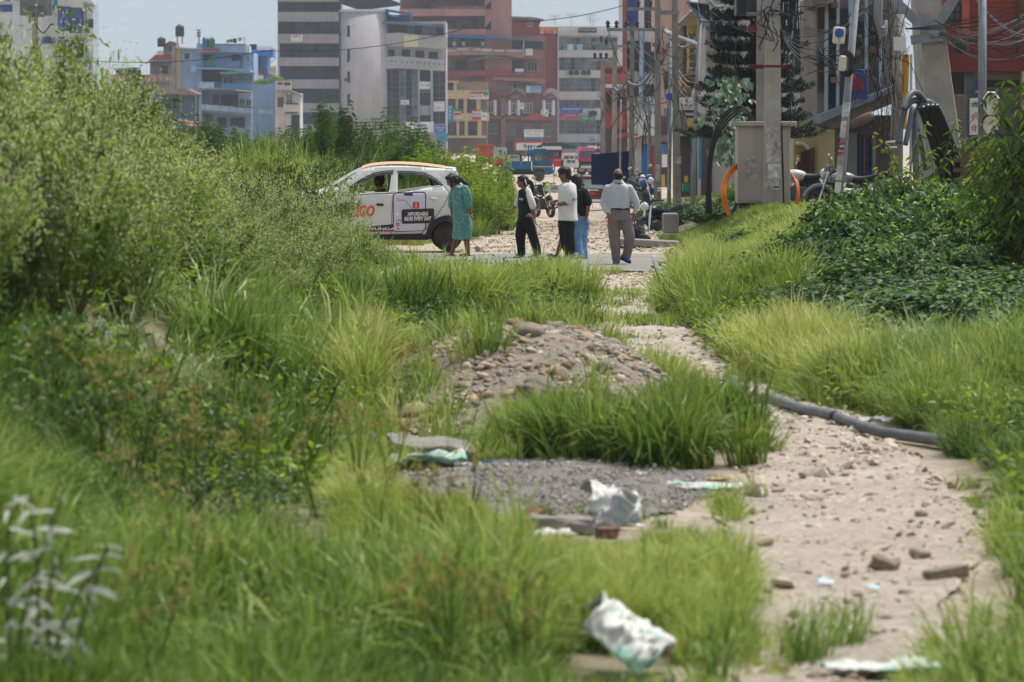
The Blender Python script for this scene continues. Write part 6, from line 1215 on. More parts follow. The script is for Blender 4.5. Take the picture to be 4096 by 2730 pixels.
# ---- overhead cables
def wires(specs,label,group,m_=None):
 for zm,x0,y0,d0,x1,y1,d1,s_,r_ in specs:b=MB();b.tube(sag(zm(x0,y0,d0),zm(x1,y1,d1),s_,12),r_,4);b.thing('overhead_cable',m_ or M_cable,label,'cable',group,tuple(zm(x0,y0,d0)))
wires([(Z1,720,515,300,2360,420,300,.5,.04),(Z2,0,545,300,2160,318,300,.6,.04),(Z3,850,215,300,1960,50,300,.3,.04)],'long thin cable strung across in front of the far buildings','long cables before the far buildings')
rg=random.Random(9);sp=[]
for i in range(26):sp.append((Z6,820+rg.uniform(-60,30),rg.uniform(120,300),85.2,1500,rg.uniform(-40,520),85+rg.uniform(-3,3),rg.uniform(.05,.55),rg.choice((.006,.009,.011))))
wires(sp[:17],'black overhead cable fanning out from the pylon leg','black cables fanning off the pylon leg');wires(sp[17:],'grey overhead cable fanning out from the pylon leg','grey cables fanning off the pylon leg',M_cabg)
wires([(Z6,-150,180+i*14,76,330,30-i*6,84,.25,.008) for i in range(5)],'black cable between the leaning pole and the wire bundle','cables left of the wire bundle')
wires([(Z6,1000,-80,85,1500,250+i*25,84,.3,.015) for i in range(2)],'thick pale cable sloping down to the right edge','thick sloping cables',M_cabg)
wires([(Z6,560,200,82,1560,-60+i*60,84,.15,.017) for i in range(3)],'thick dark cable rising across the pylon leg','thick rising cables')
wires([(Z5,650,210+i*6,79,1180,60+i*60,75.5,.3+.05*i,.010) for i in range(6)],'black cable strung from the cabinet pole to the leaning pole','cables between the postered and leaning poles')
wires([(Z5,300,1500,60,301,1501,60,0,.001)][:0],'','')
sp=[]
for i in range(16):a=rg.choice(((62,225,152),(205,225,152),(370,225,152),(452,500,112),(550,560,120),(584,700,113),(252,620,152),(116,680,172)));c=rg.choice(((600,560,113),(760,660,104),(250,600,152),(452,480,112),(20,640,190),(780,380,104),(900,120,95)));sp.append((Z4,a[0],a[1]+rg.uniform(-30,60),a[2],c[0],c[1]+rg.uniform(-60,60),c[2],rg.uniform(.2,1.0),rg.choice((.012,.016,.02))))
wires(sp,'dark cable sagging between the street poles','cables between the street poles')
wires([(Z4,565,420+i*30,119,765,640+i*18,104,.3+.08*i,.010) for i in range(6)],'pale cable fanning from the meter box pole to the leaning tube pole','pale cables by the dealer signs',M_cabg)
for pts,lab in (([(555,300),(600,350),(650,374),(720,340),(790,240),(850,80)],'thick pale conduit sagging under the solar panel'),([(420,500),(450,515),(490,480),(540,330)],'thick pale conduit looped round the tall postered pole'),([(100,690),(140,712),(180,680),(220,600)],'pale conduit loop at the corner house pole'),([(200,635),(260,668),(330,660),(390,590),(430,530)],'pale conduit loop below the double crossarm'),([(860,10),(910,55),(970,50)],'thick pale conduit by the monkey tail tree top')):
 cable_obj('conduit_loop',[Z4(x,y,118) for x,y in pts],.05,M_cabg,lab,'conduit')
for i in range(3):cable_obj('grey_conduit',[Z6(362+i*14,-30,80.5),Z6(356+i*12,110+i*20,80.4),Z6(372+i*6,180+i*25,80.4),Z6(410,200+i*22,80.4),Z6(424,150+i*20,80.5)],.05,M_cabg,'thick pale grey conduit looped at the top of the wire bundle','conduit','pale conduits at the wire bundle',8)
def tangle(nm,zm,cx,cy_,rx,ry,d,n,seed,label,rmin=.004,rmax=.009,vert=0.6):
 g=random.Random(seed);b=MB()
 for i in range(n):
  x,y=cx+g.gauss(0,rx*.5),cy_+g.uniform(-ry,ry);pts=[];vx,vy=g.gauss(0,1),g.gauss(0,1)*(1+vert)
  for k in range(9):pts.append(zm(x,y,d+g.uniform(-.25,.25)));vx+=g.gauss(0,.8);vy+=g.gauss(0,.8);x+=vx*rx*.11;y+=vy*ry*.07;x+=(cx-x)*.12
  b.tube(smoothpath(pts,3),g.uniform(rmin,rmax),4)
 o=b.build(nm,M_cable);tag(o,label,'cables',kind='stuff')
tangle('wire_tangle',Z6,440,330,110,380,81.2,60,1,'dense tangle of black wires hanging on the smothered pole');tangle('wire_tangle',Z6,300,180,150,180,82,18,2,'loose black wires across the taupe shophouse front');tangle('wire_tangle',Z6,390,780,60,160,81.3,26,3,'bundle of wires hanging below the knot on the smothered pole')
tangle('wire_tangle',Z5,590,180,130,150,79.2,16,4,'black cables looping round the transformer platform',.007,.014);tangle('wire_tangle',Z5,720,300,60,300,80.3,18,5,'black cables hanging right of the postered pole',.006,.012);tangle('wire_tangle',Z5,980,440,110,60,76,22,6,'messy cable bundle running to the leaning pole',.006,.012,0)
tangle('wire_tangle',Z4,240,760,80,200,150,16,7,'wire tangle on the double crossarm pole',.010,.018);tangle('wire_tangle',Z4,445,640,60,300,111,12,8,'wire tangle on the tall postered pole',.007,.013);tangle('wire_tangle',Z4,600,620,110,260,112,14,9,'wire tangle round the dealer sign poles',.007,.012);tangle('wire_tangle',Z4,10,900,50,260,188,10,10,'wire tangle on the thin pole by the fence',.010,.018);tangle('wire_tangle',Z4,370,900,50,160,149,20,11,'black wire tangle on the cable wrapped tube pole',.010,.02)
b=MB();g=random.Random(3)
for i in range(14):x=655+i*9;b.tube(smoothpath([Z5(x,-20,80.2),Z5(x+g.uniform(-8,8),60,80.2),Z5(x+g.uniform(-20,5),150+g.uniform(0,60),80.1),Z5(x+g.uniform(-60,-10),260+g.uniform(0,120),80)],4),.02,5)
tag(b.build('riser_cables',M_cable),'row of thick black riser cables right of the postered pole','cables',kind='stuff')
# ---- monkey tail (araucaria) tree
def araucaria(px,d,ztop,z0,R0,seed):
 g=np.random.default_rng(seed);x0=P(px,0,d).x;root=empty('araucaria_tree',(x0,d,z0),'dark araucaria with rope like upturned branches behind the cabinet','tree');MB().tube([(x0,d,z0),(x0+.05,d,z0+2.5),(x0,d,ztop)],[.13,.10,.03],8).build('trunk',B_bark,root);Pn,Dn=[],[];br=[]
 def rope(path,r_,dens):
  pth=smoothpath(path,5);L=sum((pth[i+1]-pth[i]).length for i in range(len(pth)-1));n=int(L*dens)
  for k in range(n):
   t=g.random()*(len(pth)-1.001);i=int(t);q=pth[i].lerp(pth[i+1],t-i);ax=(pth[i+1]-pth[i]).normalized();v=Vector(g.normal(0,1,3));v=(v-ax*v.dot(ax)).normalized();Pn.append(tuple(q+v*0.012));Dn.append(tuple(v*.8+ax*.7+Vector((0,0,.15))))
  br.append([tuple(q) for q in pth[::2]])
 z=z0+1.75;lev=0
 while z<ztop-.05:
  f=(ztop-z)/(ztop-z0);Rr=R0*(0.35+0.65*min(1,f*1.15))*g.uniform(.85,1.1);nb=7
  for i in range(nb):
   a=i*6.283/nb+lev*.6+g.normal(0,.12);u=Vector((math.cos(a),math.sin(a),0));p0=Vector((x0,d,z));L=Rr*g.uniform(.7,1.05);p1=p0+u*L*.55+Vector((0,0,-.08*L));p2=p0+u*L+Vector((0,0,.14*L));rope([p0+u*.08,p1,p2],.05,330)
   for k in range(5):
    t=.35+.13*k;b0=(p0+u*L*t+Vector((0,0,-.07*L)));sdv=Vector((-u.y,u.x,0))*(1 if k % 2 else-1);rope([b0,b0+(sdv*.8+u*.5)*.22*L,b0+(sdv*.9+u*.9)*.36*L+Vector((0,0,.14))],.04,250)
  z+=.34*g.uniform(.9,1.1);lev+=1
 Pn,Dn=np.array(Pn),np.array(Dn);n=len(Pn);v=Veg().add(leaves(Pn,Dn,g.normal(0,1,(n,3)),.085*(.7+.6*g.random(n)),.018,g));v.stems(br,.016,.006,1);link('crown',v.mesh('crown',[L_needle,B_bark]),root,(-x0,-d,-z0))
araucaria(752,94,6.8,0.5,1.6,31)
# creeper with big leaves on the tree
g=np.random.default_rng(8);n=190;pos=np.array([tuple(Z5(g.normal(300,75),g.uniform(520,900) if i % 3 else g.uniform(850,1150),91+g.normal(0,.35))) for i in range(n)]);o_=Z5(300,1200,91);pos -= np.array(o_)
v=Veg().add(leaves(pos,np.column_stack([g.normal(0,.5,n),-.5-.3*g.random(n),-.6-.4*g.random(n)]),np.column_stack([g.normal(0,.3,n),np.full(n,-1.),np.full(n,.5)]),.2*(.6+.6*g.random(n)),.16*(.7+.4*g.random(n)),g,droop=.1));v.stems([[(0,0,0),(.1,0,1.2),(-.2+.1*i,0,2.4+.2*i)] for i in range(4)],.02,.008,1)
r=empty('creeper',tuple(o_),'broad leaved creeper climbing beside the araucaria','creeper');link('foliage',v.mesh('foliage',[leafmat('creeper_leaf','#27402a','#567550',.3,.4,.5),B_stem]),r)
# bushes round the cabinet and shop fronts
for px,top,d,s in ((722,188,84,.7),(735,180,85,.75),(748,184,83,.7),(712,196,86,.6),(700,200,92,.6),(668,190,108,.8),(676,194,106,.7),(660,196,110,.7),(732,196,82,.6)):
 q=P(px,top,d);z0=float(hgt(q.x,d));plant('roadside_bush',HL[0] if px % 2 else VI[2],q.x,d,s,'green bush left of the electric cabinet' if px>690 else 'green bush at the foot of the dealer sign poles','bush','bushes left of the cabinet' if px>690 else 'bushes by the sign poles',sz=max(.35,(q.z-z0)/1.6)/s)
# pale building mass behind the street row
B=Fac(Z5,150,'pale_grille_building','pale building with green window grilles behind the taupe shophouse',820)
B.box('wall',640,-60,960,None,mat('pale_blue_white','#c3c9cc',0.9,.08,.6,streak=.5),0,6)
for i in range(9):x=B.X(752+i*9);MB().box((x-.02,149.9,B.Zv(520)),(x+.02,149.95,B.Zv(200))).build('grille_bar',mat('green_grille','#2c4038',.6),B.root)
B.win(750,200,830,520,1,2,.02,GL_grey,FR_grey);B.box('side_board',845,80,890,520,S_pale,.3,.1);B.box('lower_sheets',780,540,905,680,M_steel,.8,.3)
# ================================================================ VEHICLES
M_tyre=mat('tyre_rubber','#252321',0.9,0.2,6,col2='#3a3632');M_dusty=mat('dusty_tyre','#5d544b',0.95,0.15,6);M_rimb=mat('black_steel_rim','#45474a',0.5,0.15,5);M_chrome=mat('chrome','#c9ccce',0.15,0.02,3,metal=1.0)
M_carw=mat('white_car_paint','#cfcfcc',0.28,0.05,1.5,spec=0.5,streak=0.18);M_blackp=mat('black_plastic','#1a1b1c',0.6,0.1,4);M_headl=mat('lamp_lens','#d5d9da',0.1,.05,spec=.6);M_taill=mat('tail_lens','#9c1c1c',0.2,.05,spec=.6);M_intr=mat('dark_interior','#1c1c1e',0.8,.1)
def wheel(root,c,r,w,tm=None,rm=None,hub=None,n=28,holes=True):
 """tyre and rim, axle along y"""
 b=MB();b.smooth=True;b.lathe([(r*.62,-w/2),(r*.93,-w/2),(r*.99,-w*.38),(r,0),(r*.99,w*.38),(r*.93,w/2),(r*.62,w/2)],c,'Y',n,closed=False);t=b.build('wheel',tm or M_tyre,root,(0,0,0))
 b=MB();b.lathe([(r*.64,-w*.46),(r*.60,-w*.5),(r*.55,-w*.40),(r*.42,-w*.34),(r*.30,-w*.48),(r*.12,-w*.5)],c,'Y',n);b.build('rim',rm or M_rimb,t,(0,0,0))
 if holes:
  b=MB()
  for k in range(10):a=k*.628;b.cbox((c[0]+r*.47*math.cos(a),c[1]-w*.375,c[2]+r*.47*math.sin(a)),(r*.07,.01,r*.07))
  b.build('rim_slots',M_blackp,t,(0,0,0))
 return t
def panel_mesh(outline,holes,f,step,thick=0.0):
 """sheet over an outline in (u, v), holes cut, bent by f(u, v) -> xyz"""
 pts=[];edges=[]
 def ring(poly):
  s=len(pts);dn=[]
  for i in range(len(poly)):
   a,c=Vector(poly[i]),Vector(poly[(i+1) % len(poly)]);n=max(1,int((c-a).length/step))
   for k in range(n):dn.append(a.lerp(c,k/n))
  pts.extend(dn);edges.extend((s+i,s+(i+1) % len(dn)) for i in range(len(dn)))
 ring(outline)
 for h in holes:ring(h)
 xs=[p[0] for p in outline];ys=[p[1] for p in outline];O=np.array(outline)
 gx_,gy_=np.meshgrid(np.arange(min(xs)+step/2,max(xs),step),np.arange(min(ys)+step/2,max(ys),step));u,v=gx_.ravel(),gy_.ravel();k=inpoly(u,v,[tuple(p) for p in outline])
 for h in holes:k &= ~inpoly(u,v,[tuple(p) for p in h])
 pts.extend(Vector((a,c)) for a,c in zip(u[k],v[k]));vo,eo,fo,*_=delaunay_2d_cdt(pts,edges,[],1,1e-4)
 if holes and fo:
  V=np.array([(p[0],p[1]) for p in vo]);C=np.array([V[list(q)].mean(0) for q in fo]);bad=np.zeros(len(C),bool)
  for h in holes:bad |= inpoly(C[:,0],C[:,1],[tuple(p) for p in h])
  fo=[q for q,w in zip(fo,bad) if not w]
 return [f(p[0],p[1]) for p in vo],[tuple(q) for q in fo]
# ---- the white taxi; side outline measured in Z7 pixels from the rear axle
KC=Z7.m(72.6)
def cx_(zx):return (zx-1832)*KC
def cz_(zy):return (1290-zy)*KC
def halfw(x,z):
 w=0.80-0.05*max(0,(0.55-z))/0.3-(0.0 if z<1.02 else 0.235*(z-1.02)/0.5)-.02*max(0,1-abs(z-.82)/.12)*0
 w+=0.018*math.exp(-((z-0.86)/0.10)**2);u=(x+1.15)/2.0;return w*(1-0.10*max(0,abs(u)-0.35)**2*2.2)
def side(sg,off=0.0):return lambda zx,zy:(cx_(zx),sg*(halfw(cx_(zx),cz_(zy))+off),cz_(zy))
CAR=empty('taxi',(0,0,0),'white hatchback taxi with orange roof and ride hailing advert on its doors','car')
def arc(cx0,cy0,r,a0,a1,n=14):return [(cx0+r*math.cos(t),cy0+r*math.sin(t)) for t in np.linspace(a0,a1,n)]
FD_=[(490,590),(1146,561),(1117,1073),(575,1085),(520,960),(492,800)]
RD_=[(1152,561),(1196,553),(1768,470),(1836,548),(1832,606),(1786,706),(1696,834),(1556,1004),(1498,1064),(1123,1073)]
RQ_=[(1774,468),(1842,545),(1838,610),(1791,712),(1701,840),(1562,1010),(1510,1066),(1560,1090)]+arc(1832,1112,222,math.pi*1.02,math.pi*1.98,16)+[(2090,1085),(2128,990),(2130,800),(2085,640),(2010,420),(1946,268),(1822,262),(1700,395)]
FF_=[(-395,800),(-330,690),(-120,612),(120,556),(330,520),(470,500),(486,590),(488,800),(516,960),(570,1087),(325,1090)]+arc(92,1112,222,0.02-math.pi*.0,-math.pi*1.0,16)[::1]+[(-140,1100),(-380,1060),(-410,900)]
UP_=[(440,575),(470,500),(600,385),(760,272),(900,240),(1020,228),(1150,224),(1350,228),(1560,244),(1822,262),(1946,268),(1960,300),(1770,470),(1196,551),(1150,558),(490,588)]
WF_=[(520,572),(640,468),(770,388),(900,328),(1030,300),(1150,292),(1128,345),(1096,548)];WR_=[(1214,298),(1400,302),(1560,330),(1672,388),(1762,460),(1205,544)]
for sg in (-1,1):
 S_=side(sg)
 for nm,ol,hl,m_ in (('front_door',FD_,[],M_carw),('rear_door',RD_,[],M_carw),('rear_quarter',RQ_,[],M_carw),('front_wing',FF_,[],M_carw),('window_surround',UP_,[WF_,WR_],M_carw)):
  v,f=panel_mesh(ol,hl,S_,42);b=MB();b.smooth=True;b.add(v,f);o=b.build(nm,m_,CAR,(0,0,0));md=o.modifiers.new('t','SOLIDIFY');md.thickness=0.03;md.offset=0
  if nm=='front_door':q=Vector(side(sg,.02)(985,703));MB().cbox(q,(.135,.05,.045),Matrix.Rotation(.05,3,'Y'),bev=.018).build('handle',M_blackp,o,(0,0,0))
  if nm=='rear_door':q=Vector(side(sg,.02)(1662,630));MB().cbox(q,(.135,.05,.045),Matrix.Rotation(.08,3,'Y'),bev=.018).build('handle',M_carw,o,(0,0,0))
 # dark edging, rain visors, wheel-arch cladding, sill
 P3=side(sg,.012)
 for pts,r_ in ((([(505,575),(640,462),(770,380),(900,318),(1030,288),(1160,279)]),.012),([(1205,286),(1400,291),(1565,320),(1680,380),(1775,462)],.012),([(500,584),(1146,560)],.008),([(1200,551),(1768,468)],.008)):MB().tube(smoothpath([P3(*p) for p in pts],3),r_,5).build('window_trim',M_blackp,CAR,(0,0,0))
 for pts in ([(640,468),(770,388),(900,328),(1030,300),(1150,292),(1150,322),(1030,332),(905,356),(780,414),(650,488)],[(1214,298),(1400,302),(1560,330),(1672,388),(1655,402),(1550,356),(1398,328),(1214,324)]):
  v,f=panel_mesh(pts,[],side(sg,.02),40);MB().add(v,f).build('rain_visor',mat('smoked_visor','#3a3f47',.3,.05),CAR,(0,0,0))
 v,f=panel_mesh([(1630,395),(1672,388),(1762,460),(1660,478)],[],side(sg,-.01),40);MB().add(v,f).build('quarter_glass',GL_dark,CAR,(0,0,0))
 for cx0 in (1832,92):
  ol=arc(cx0,1112,275,math.pi,math.pi*2,20)+arc(cx0,1112,205,math.pi*2,math.pi,20) if cx0==1832 else arc(cx0,1112,262,math.pi,math.pi*2,20)+arc(cx0,1112,205,math.pi*2,math.pi,20)
  v,f=panel_mesh(ol,[],side(sg,.022),40);o=MB().add(v,f).build('arch_cladding',M_blackp,CAR,(0,0,0));md=o.modifiers.new('t','SOLIDIFY');md.thickness=.03
 v,f=panel_mesh([(320,1092),(1560,1080),(1600,1000),(1625,1130),(1560,1145),(330,1128)],[],side(sg,.015),60);o=MB().add(v,f).build('sill_cladding',M_blackp,CAR,(0,0,0));md=o.modifiers.new('t','SOLIDIFY');md.thickness=.03
 for cx0 in (1832,92):wheel(CAR,(cx_(cx0),sg*.70,182*KC),182*KC,.17)
 q=Vector(side(sg,.09)(548,535));b=MB();b.smooth=True;b.ell(q,(.085,.05,.07));o=b.build('door_mirror',M_carw,CAR,(0,0,0));MB().cbox(q+Vector((.01,-sg*.06,-.055)),(.14,.1,.03)).build('mirror_stalk',M_blackp,o,(0,0,0))
def strip(nm,prof,m_,inset=0.0,crown=.03,n=10,par=None,t=.02):
 b=MB();b.smooth=True;vs=[];
 for zx,zy in prof:
  x,z=cx_(zx),cz_(zy);w=halfw(x,z)-inset
  for k in range(n+1):u=-1+2*k/n;vs.append((x,u*w,z+crown*(1-u*u)))
 m=len(prof);b.add(vs,[(i*(n+1)+k,i*(n+1)+k+1,(i+1)*(n+1)+k+1,(i+1)*(n+1)+k) for i in range(m-1) for k in range(n)]);o=b.build(nm,m_,par or CAR,(0,0,0));return o
strip('bonnet',smoothpath([(-330,690,0),(-120,612,0),(120,556,0),(330,520,0),(470,500,0)],3) and [(p.x,p.y) for p in smoothpath([(-330,690,0),(-120,612,0),(120,556,0),(330,520,0),(470,500,0)],3)],M_carw,0,.04)
strip('front_bumper',[(-330,690),(-395,800),(-412,900),(-380,1060),(-300,1110)],M_carw,.02,.0)
strip('windscreen',[(330,525),(400,470),(520,395),(640,322),(770,262)],glass_clear('screen_glass','#c6d2d4',.22),.07,.05);strip('wiper_cowl',[(300,530),(470,500)],M_blackp,.1,.045)
strip('roof',[(p.x,p.y) for p in smoothpath([(768,252,0),(900,215,0),(1150,196,0),(1450,205,0),(1700,232,0),(1822,250,0)],3)],mat('orange_roof_paint','#d3a071',.35,.06,2),.03,.045)
strip('roof_rail',[(745,285),(900,243),(1150,224),(1500,238),(1822,262),(1946,268)],M_carw,0,-.005);strip('tailgate',[(1822,258),(1946,268),(2010,420),(2060,560)],GL_dark,.06,.02);strip('rear_spoiler',[(1815,246),(1950,258)],M_carw,.03,.03);strip('tailgate_lower',[(2055,560),(2088,645),(2128,800)],M_carw,0,0);strip('rear_bumper',[(2128,800),(2140,930),(2110,1085)],M_carw,0,0)
MB().box((cx_(-300),-.68,cz_(1120)),(cx_(2080),.68,cz_(1090))).build('floor',M_intr,CAR,(0,0,0));MB().box((cx_(330),-.66,cz_(1060)),(cx_(560),.66,cz_(600))).build('dashboard',M_intr,CAR,(0,0,0))
for sg in (-1,1):
 MB().cbox((cx_(1120),sg*.36,.62),(.16,.46,.66),Matrix.Rotation(-.2,3,'Y'),bev=.05).build('front_seat',mat('seat_cloth','#4b4b50',.9,.1,9),CAR,(0,0,0));MB().cbox((cx_(1165),sg*.36,1.13),(.09,.25,.17),Matrix.Rotation(-.2,3,'Y'),bev=.04).build('headrest',mat('headrest_cloth','#8e8d8c',.9),CAR,(0,0,0));MB().cbox((cx_(1000),sg*.36,.42),(.5,.48,.16),bev=.05).build('seat_cushion',MATS['seat_cloth'],CAR,(0,0,0))
MB().cbox((cx_(1745),0,.72),(.16,1.2,.6),Matrix.Rotation(-.22,3,'Y'),bev=.05).build('rear_seat',MATS['seat_cloth'],CAR,(0,0,0));MB().box((cx_(1790),-.62,cz_(560)),(cx_(2010),.62,cz_(540))).build('parcel_shelf',M_intr,CAR,(0,0,0))
b=MB();b.smooth=True;q=Vector((cx_(700),.36,cz_(510)));t_=Matrix.Rotation(-.45,3,'Y');b.tube([q+t_ @ Vector((0,.18*math.cos(a),.18*math.sin(a))) for a in np.linspace(0,6.283,24)],.016,6,False);b.tube([q,q+Vector((-.25,0,-.12))],.03,6);b.build('steering_wheel',M_blackp,CAR,(0,0,0))
for zx in (-330,):
 for sg in (-1,1):MB().ell((cx_(-270),sg*.56,cz_(705)),(.14,.12,.07)).build('headlight',M_headl,CAR,(0,0,0))
for sg in (-1,1):MB().ell((cx_(2085),sg*.66,cz_(700)),(.07,.08,.16)).build('tail_light',M_taill,CAR,(0,0,0))
MB().cyl((cx_(810),.1,cz_(236)),(cx_(760),.1,cz_(190)),.006,n=5).build('aerial',M_blackp,CAR,(0,0,0))
# glazing in the far windows is clear; the near ones are wound down
for ol,nm in ((WF_,'window_glass'),(WR_,'window_glass')):v,f=panel_mesh(ol,[],side(1,-.02),60);MB().add(v,f).build(nm,glass_clear(),CAR,(0,0,0))
# printed advert on the doors
def decal(nm,ol,m_,o_,sg=-1):v,f=panel_mesh(ol,[],side(sg,o_),40);return MB().add(v,f).build(nm,m_,CAR,(0,0,0))
def rrect(x0,y0,x1,y1,r,tl=0.0):
 pts=[]
 for cx0,cy0,a in ((x1-r,y0+r,-90),(x1-r,y1-r,0),(x0+r,y1-r,90),(x0+r,y0+r,180)):
  for k in range(5):t=R(a+k*22.5);x,y=cx0+r*math.cos(t),cy0+r*math.sin(t);pts.append((x,y+(x-x0)*tl))
 return pts
def lettering(s,cx0,cy0,w,h,m_,o_=.030,bold=.03,shear=0,tilt=0.0):
 p_,f_=textfit(s,w,h,bold,shear);S_=side(-1,o_);return MB().add([S_(cx0+x,cy0-y+x*tilt) for x,y in p_],f_).build('lettering',m_,CAR,(0,0,0))
P_dark=mat('print_dark','#25262b',.4,.03);P_red=mat('print_red','#cf2b2f',.4,.03);P_white=mat('print_white','#dedee0',.4,.02);P_lil=mat('print_lilac','#c6c4d2',.4,.03)
decal('advert_border',rrect(1145,553,1562,1048,42,-.035),P_dark,.019);decal('advert_screen',rrect(1158,566,1550,1036,34,-.03),P_lil,.022);decal('advert_notch',rrect(1284,558,1398,590,14),P_dark,.026)
decal('advert_tag',rrect(1256,762,1664,944,24,-.03),P_dark,.027);lettering('AFFORDABLE',1458,818,258,46,P_white,.031,.045,0,-.02);lettering('RIDES EVERY DAY',1460,876,336,52,P_white,.031,.045,0,-.02)
decal('advert_badge',rrect(1396,668,1477,750,16),P_red,.027);lettering('2',1436,696,20,28,P_white,.031,.04);lettering('min',1437,728,40,14,P_white,.031,.03);decal('advert_badge',rrect(1187,930,1226,972,8),P_red,.027);lettering('4',1206,950,16,18,P_white,.031,.04);lettering('YOUR',1222,897,54,20,P_dark,.027,.02)
for pts,m_ in (([(1218,648),(1300,645),(1306,655)],P_red),([(1300,645),(1345,700),(1395,765)],S_teal)):MB().tube([side(-1,.026)(*p) for p in pts],.006,4).build('advert_route',m_,CAR,(0,0,0))
decal('advert_pin',arc(1216,636,16,0,6.283,14)[:-1],S_teal,.0265);decal('advert_pin',arc(1216,636,9,0,6.283,12)[:-1],P_white,.0295)
for x0,x1,y in ((1240,1282,955),(1240,1385,993),(1240,1280,1012),(1490,1530,990)):decal('advert_line',[(x0,y-3),(x1,y-3),(x1,y+3),(x0,y+3)],P_white,.0265)
decal('arrow_dot',arc(1200,820,20,0,6.283,12)[:-1],P_white,.0262);decal('logo_dots',[(1198,1000),(1222,1000),(1222,1012),(1198,1012)],P_dark,.0262)
lettering('INDRIGO' if False else 'YANGO',690,782,460,150,mat('print_orange_red','#d6392c',.4,.03,col2='#d96a3a'),.024,.06,.25)
decal('side_stripe',[(740,985),(1000,960),(1112,950),(1180,945),(1180,1030),(740,1042)],P_dark,.020);decal('side_stripe_red',[(740,1042),(1180,1030),(1180,1040),(740,1052)],P_red,.0205);lettering('HYUNDAI',995,1006,390,34,P_white,.026,.03)
q=P(446,252.9,72.6+.78);CAR.location=(q.x,72.6+.78,float(hgt(q.x,72.6))*0+0.02);CAR.rotation_euler=(0,0,R(3))
# ---- simple vehicles farther off
def sidewin(b,pts,y0,y1):b.prism(pts,y0,y1)
def truck():
 d=226;k=Z8.m(d);X=lambda zx:(zx-540)*k;Zz=lambda zy:(592-zy)*k;r=empty('flatbed_truck',(0,0,0),'blue flatbed truck with a yellow stripe parked beyond the sandbags','truck');M_b=mat('truck_blue','#15618f',.5,.12,1,streak=.3);w=.9
 cab=[(468,480),(468,262),(482,248),(600,248),(620,262),(652,370),(682,400),(684,505),(650,520),(606,520),(594,480),(570,462),(515,462),(490,485),(478,505)]
 hole=[(496,300),(600,300),(612,312),(634,372),(500,372)]
 for sg in (-1,1):
  v,f=panel_mesh(cab,[hole],lambda zx,zy:(X(zx),sg*w,Zz(zy)),30);o=MB().add(v,f).build('cab_side',M_b,r,(0,0,0));md=o.modifiers.new('t','SOLIDIFY');md.thickness=.05;md.offset=0
  MB().prism([(X(x),Zz(y)) for x,y in ((480,430),(680,432),(680,442),(480,440))],sg*w-.03*(sg<0)-.03,sg*w+.05-.02*(sg>0)).build('stripe',S_yel,o,(0,0,0));MB().prism([(X(x),Zz(y)) for x,y in hole],sg*w-.005,sg*w+.005).build('door_glass',glass_clear(),o,(0,0,0));MB().cbox((X(512),sg*(w+.03),Zz(406)),(.12,.04,.04)).build('door_handle',M_blackp,o,(0,0,0))
 def cross(nm,pts,m_):
  b=MB();vs=[];[vs.extend([(X(x),-w,Zz(y)),(X(x),w,Zz(y))]) for x,y in pts];b.add(vs,[(2*i,2*i+1,2*i+3,2*i+2) for i in range(len(pts)-1)]);b.build(nm,m_,r,(0,0,0))
 cross('cab_roof',[(468,262),(482,248),(600,248),(620,262)],M_b);cross('windscreen',[(620,262),(652,370)],glass_clear());cross('cab_front',[(652,370),(682,400),(684,505),(650,520)],M_b);cross('cab_back',[(468,262),(468,480)],M_b)
 MB().box((X(475),-w+.06,Zz(480)),(X(590),w-.06,Zz(400))).build('seat_box',M_intr,r,(0,0,0));MB().cbox((X(684),0,Zz(492)),(.12,1.75,.2)).build('bumper',M_b,r,(0,0,0))
 for sg in (-1,1):MB().ell((X(682),sg*.65,Zz(425)),(.05,.12,.1)).build('headlight',M_headl,r,(0,0,0))
 MB().box((X(140),-.95,Zz(480)),(X(462),.95,Zz(462))).build('bed_floor',M_iron,r,(0,0,0))
 for sg in (-1,1):
  for i in range(3):MB().box((X(140+i*107),sg*.95-.03,Zz(462)),(X(140+(i+1)*107-2),sg*.95+.03,Zz(380))).build('bed_side',M_b,r,(0,0,0))
  for x in (430,458):MB().cyl((X(x),sg*.85,Zz(380)),(X(x),sg*.85,Zz(212)),.04,n=5).build('rack_post',M_b,r,(0,0,0))
 MB().tube([(X(360),-.85,Zz(375)),(X(425),-.85,Zz(290))],.03,5).build('rack_brace',M_b,r,(0,0,0));MB().tube([(X(430),-.85,Zz(215)),(X(430),.85,Zz(215))],.03,5).build('rack_bar',M_b,r,(0,0,0))
 MB().box((X(150),-.35,Zz(520)),(X(660),.35,Zz(482))).build('chassis',M_iron,r,(0,0,0))
 for x in (540,210):
  for sg in (-1,1):wheel(r,(X(x),sg*.78,58*k),58*k,.22,M_dusty,M_dusty,holes=False)
 q=Z8(540,592,d);r.location=(q.x,d+.9,q.z)
truck()
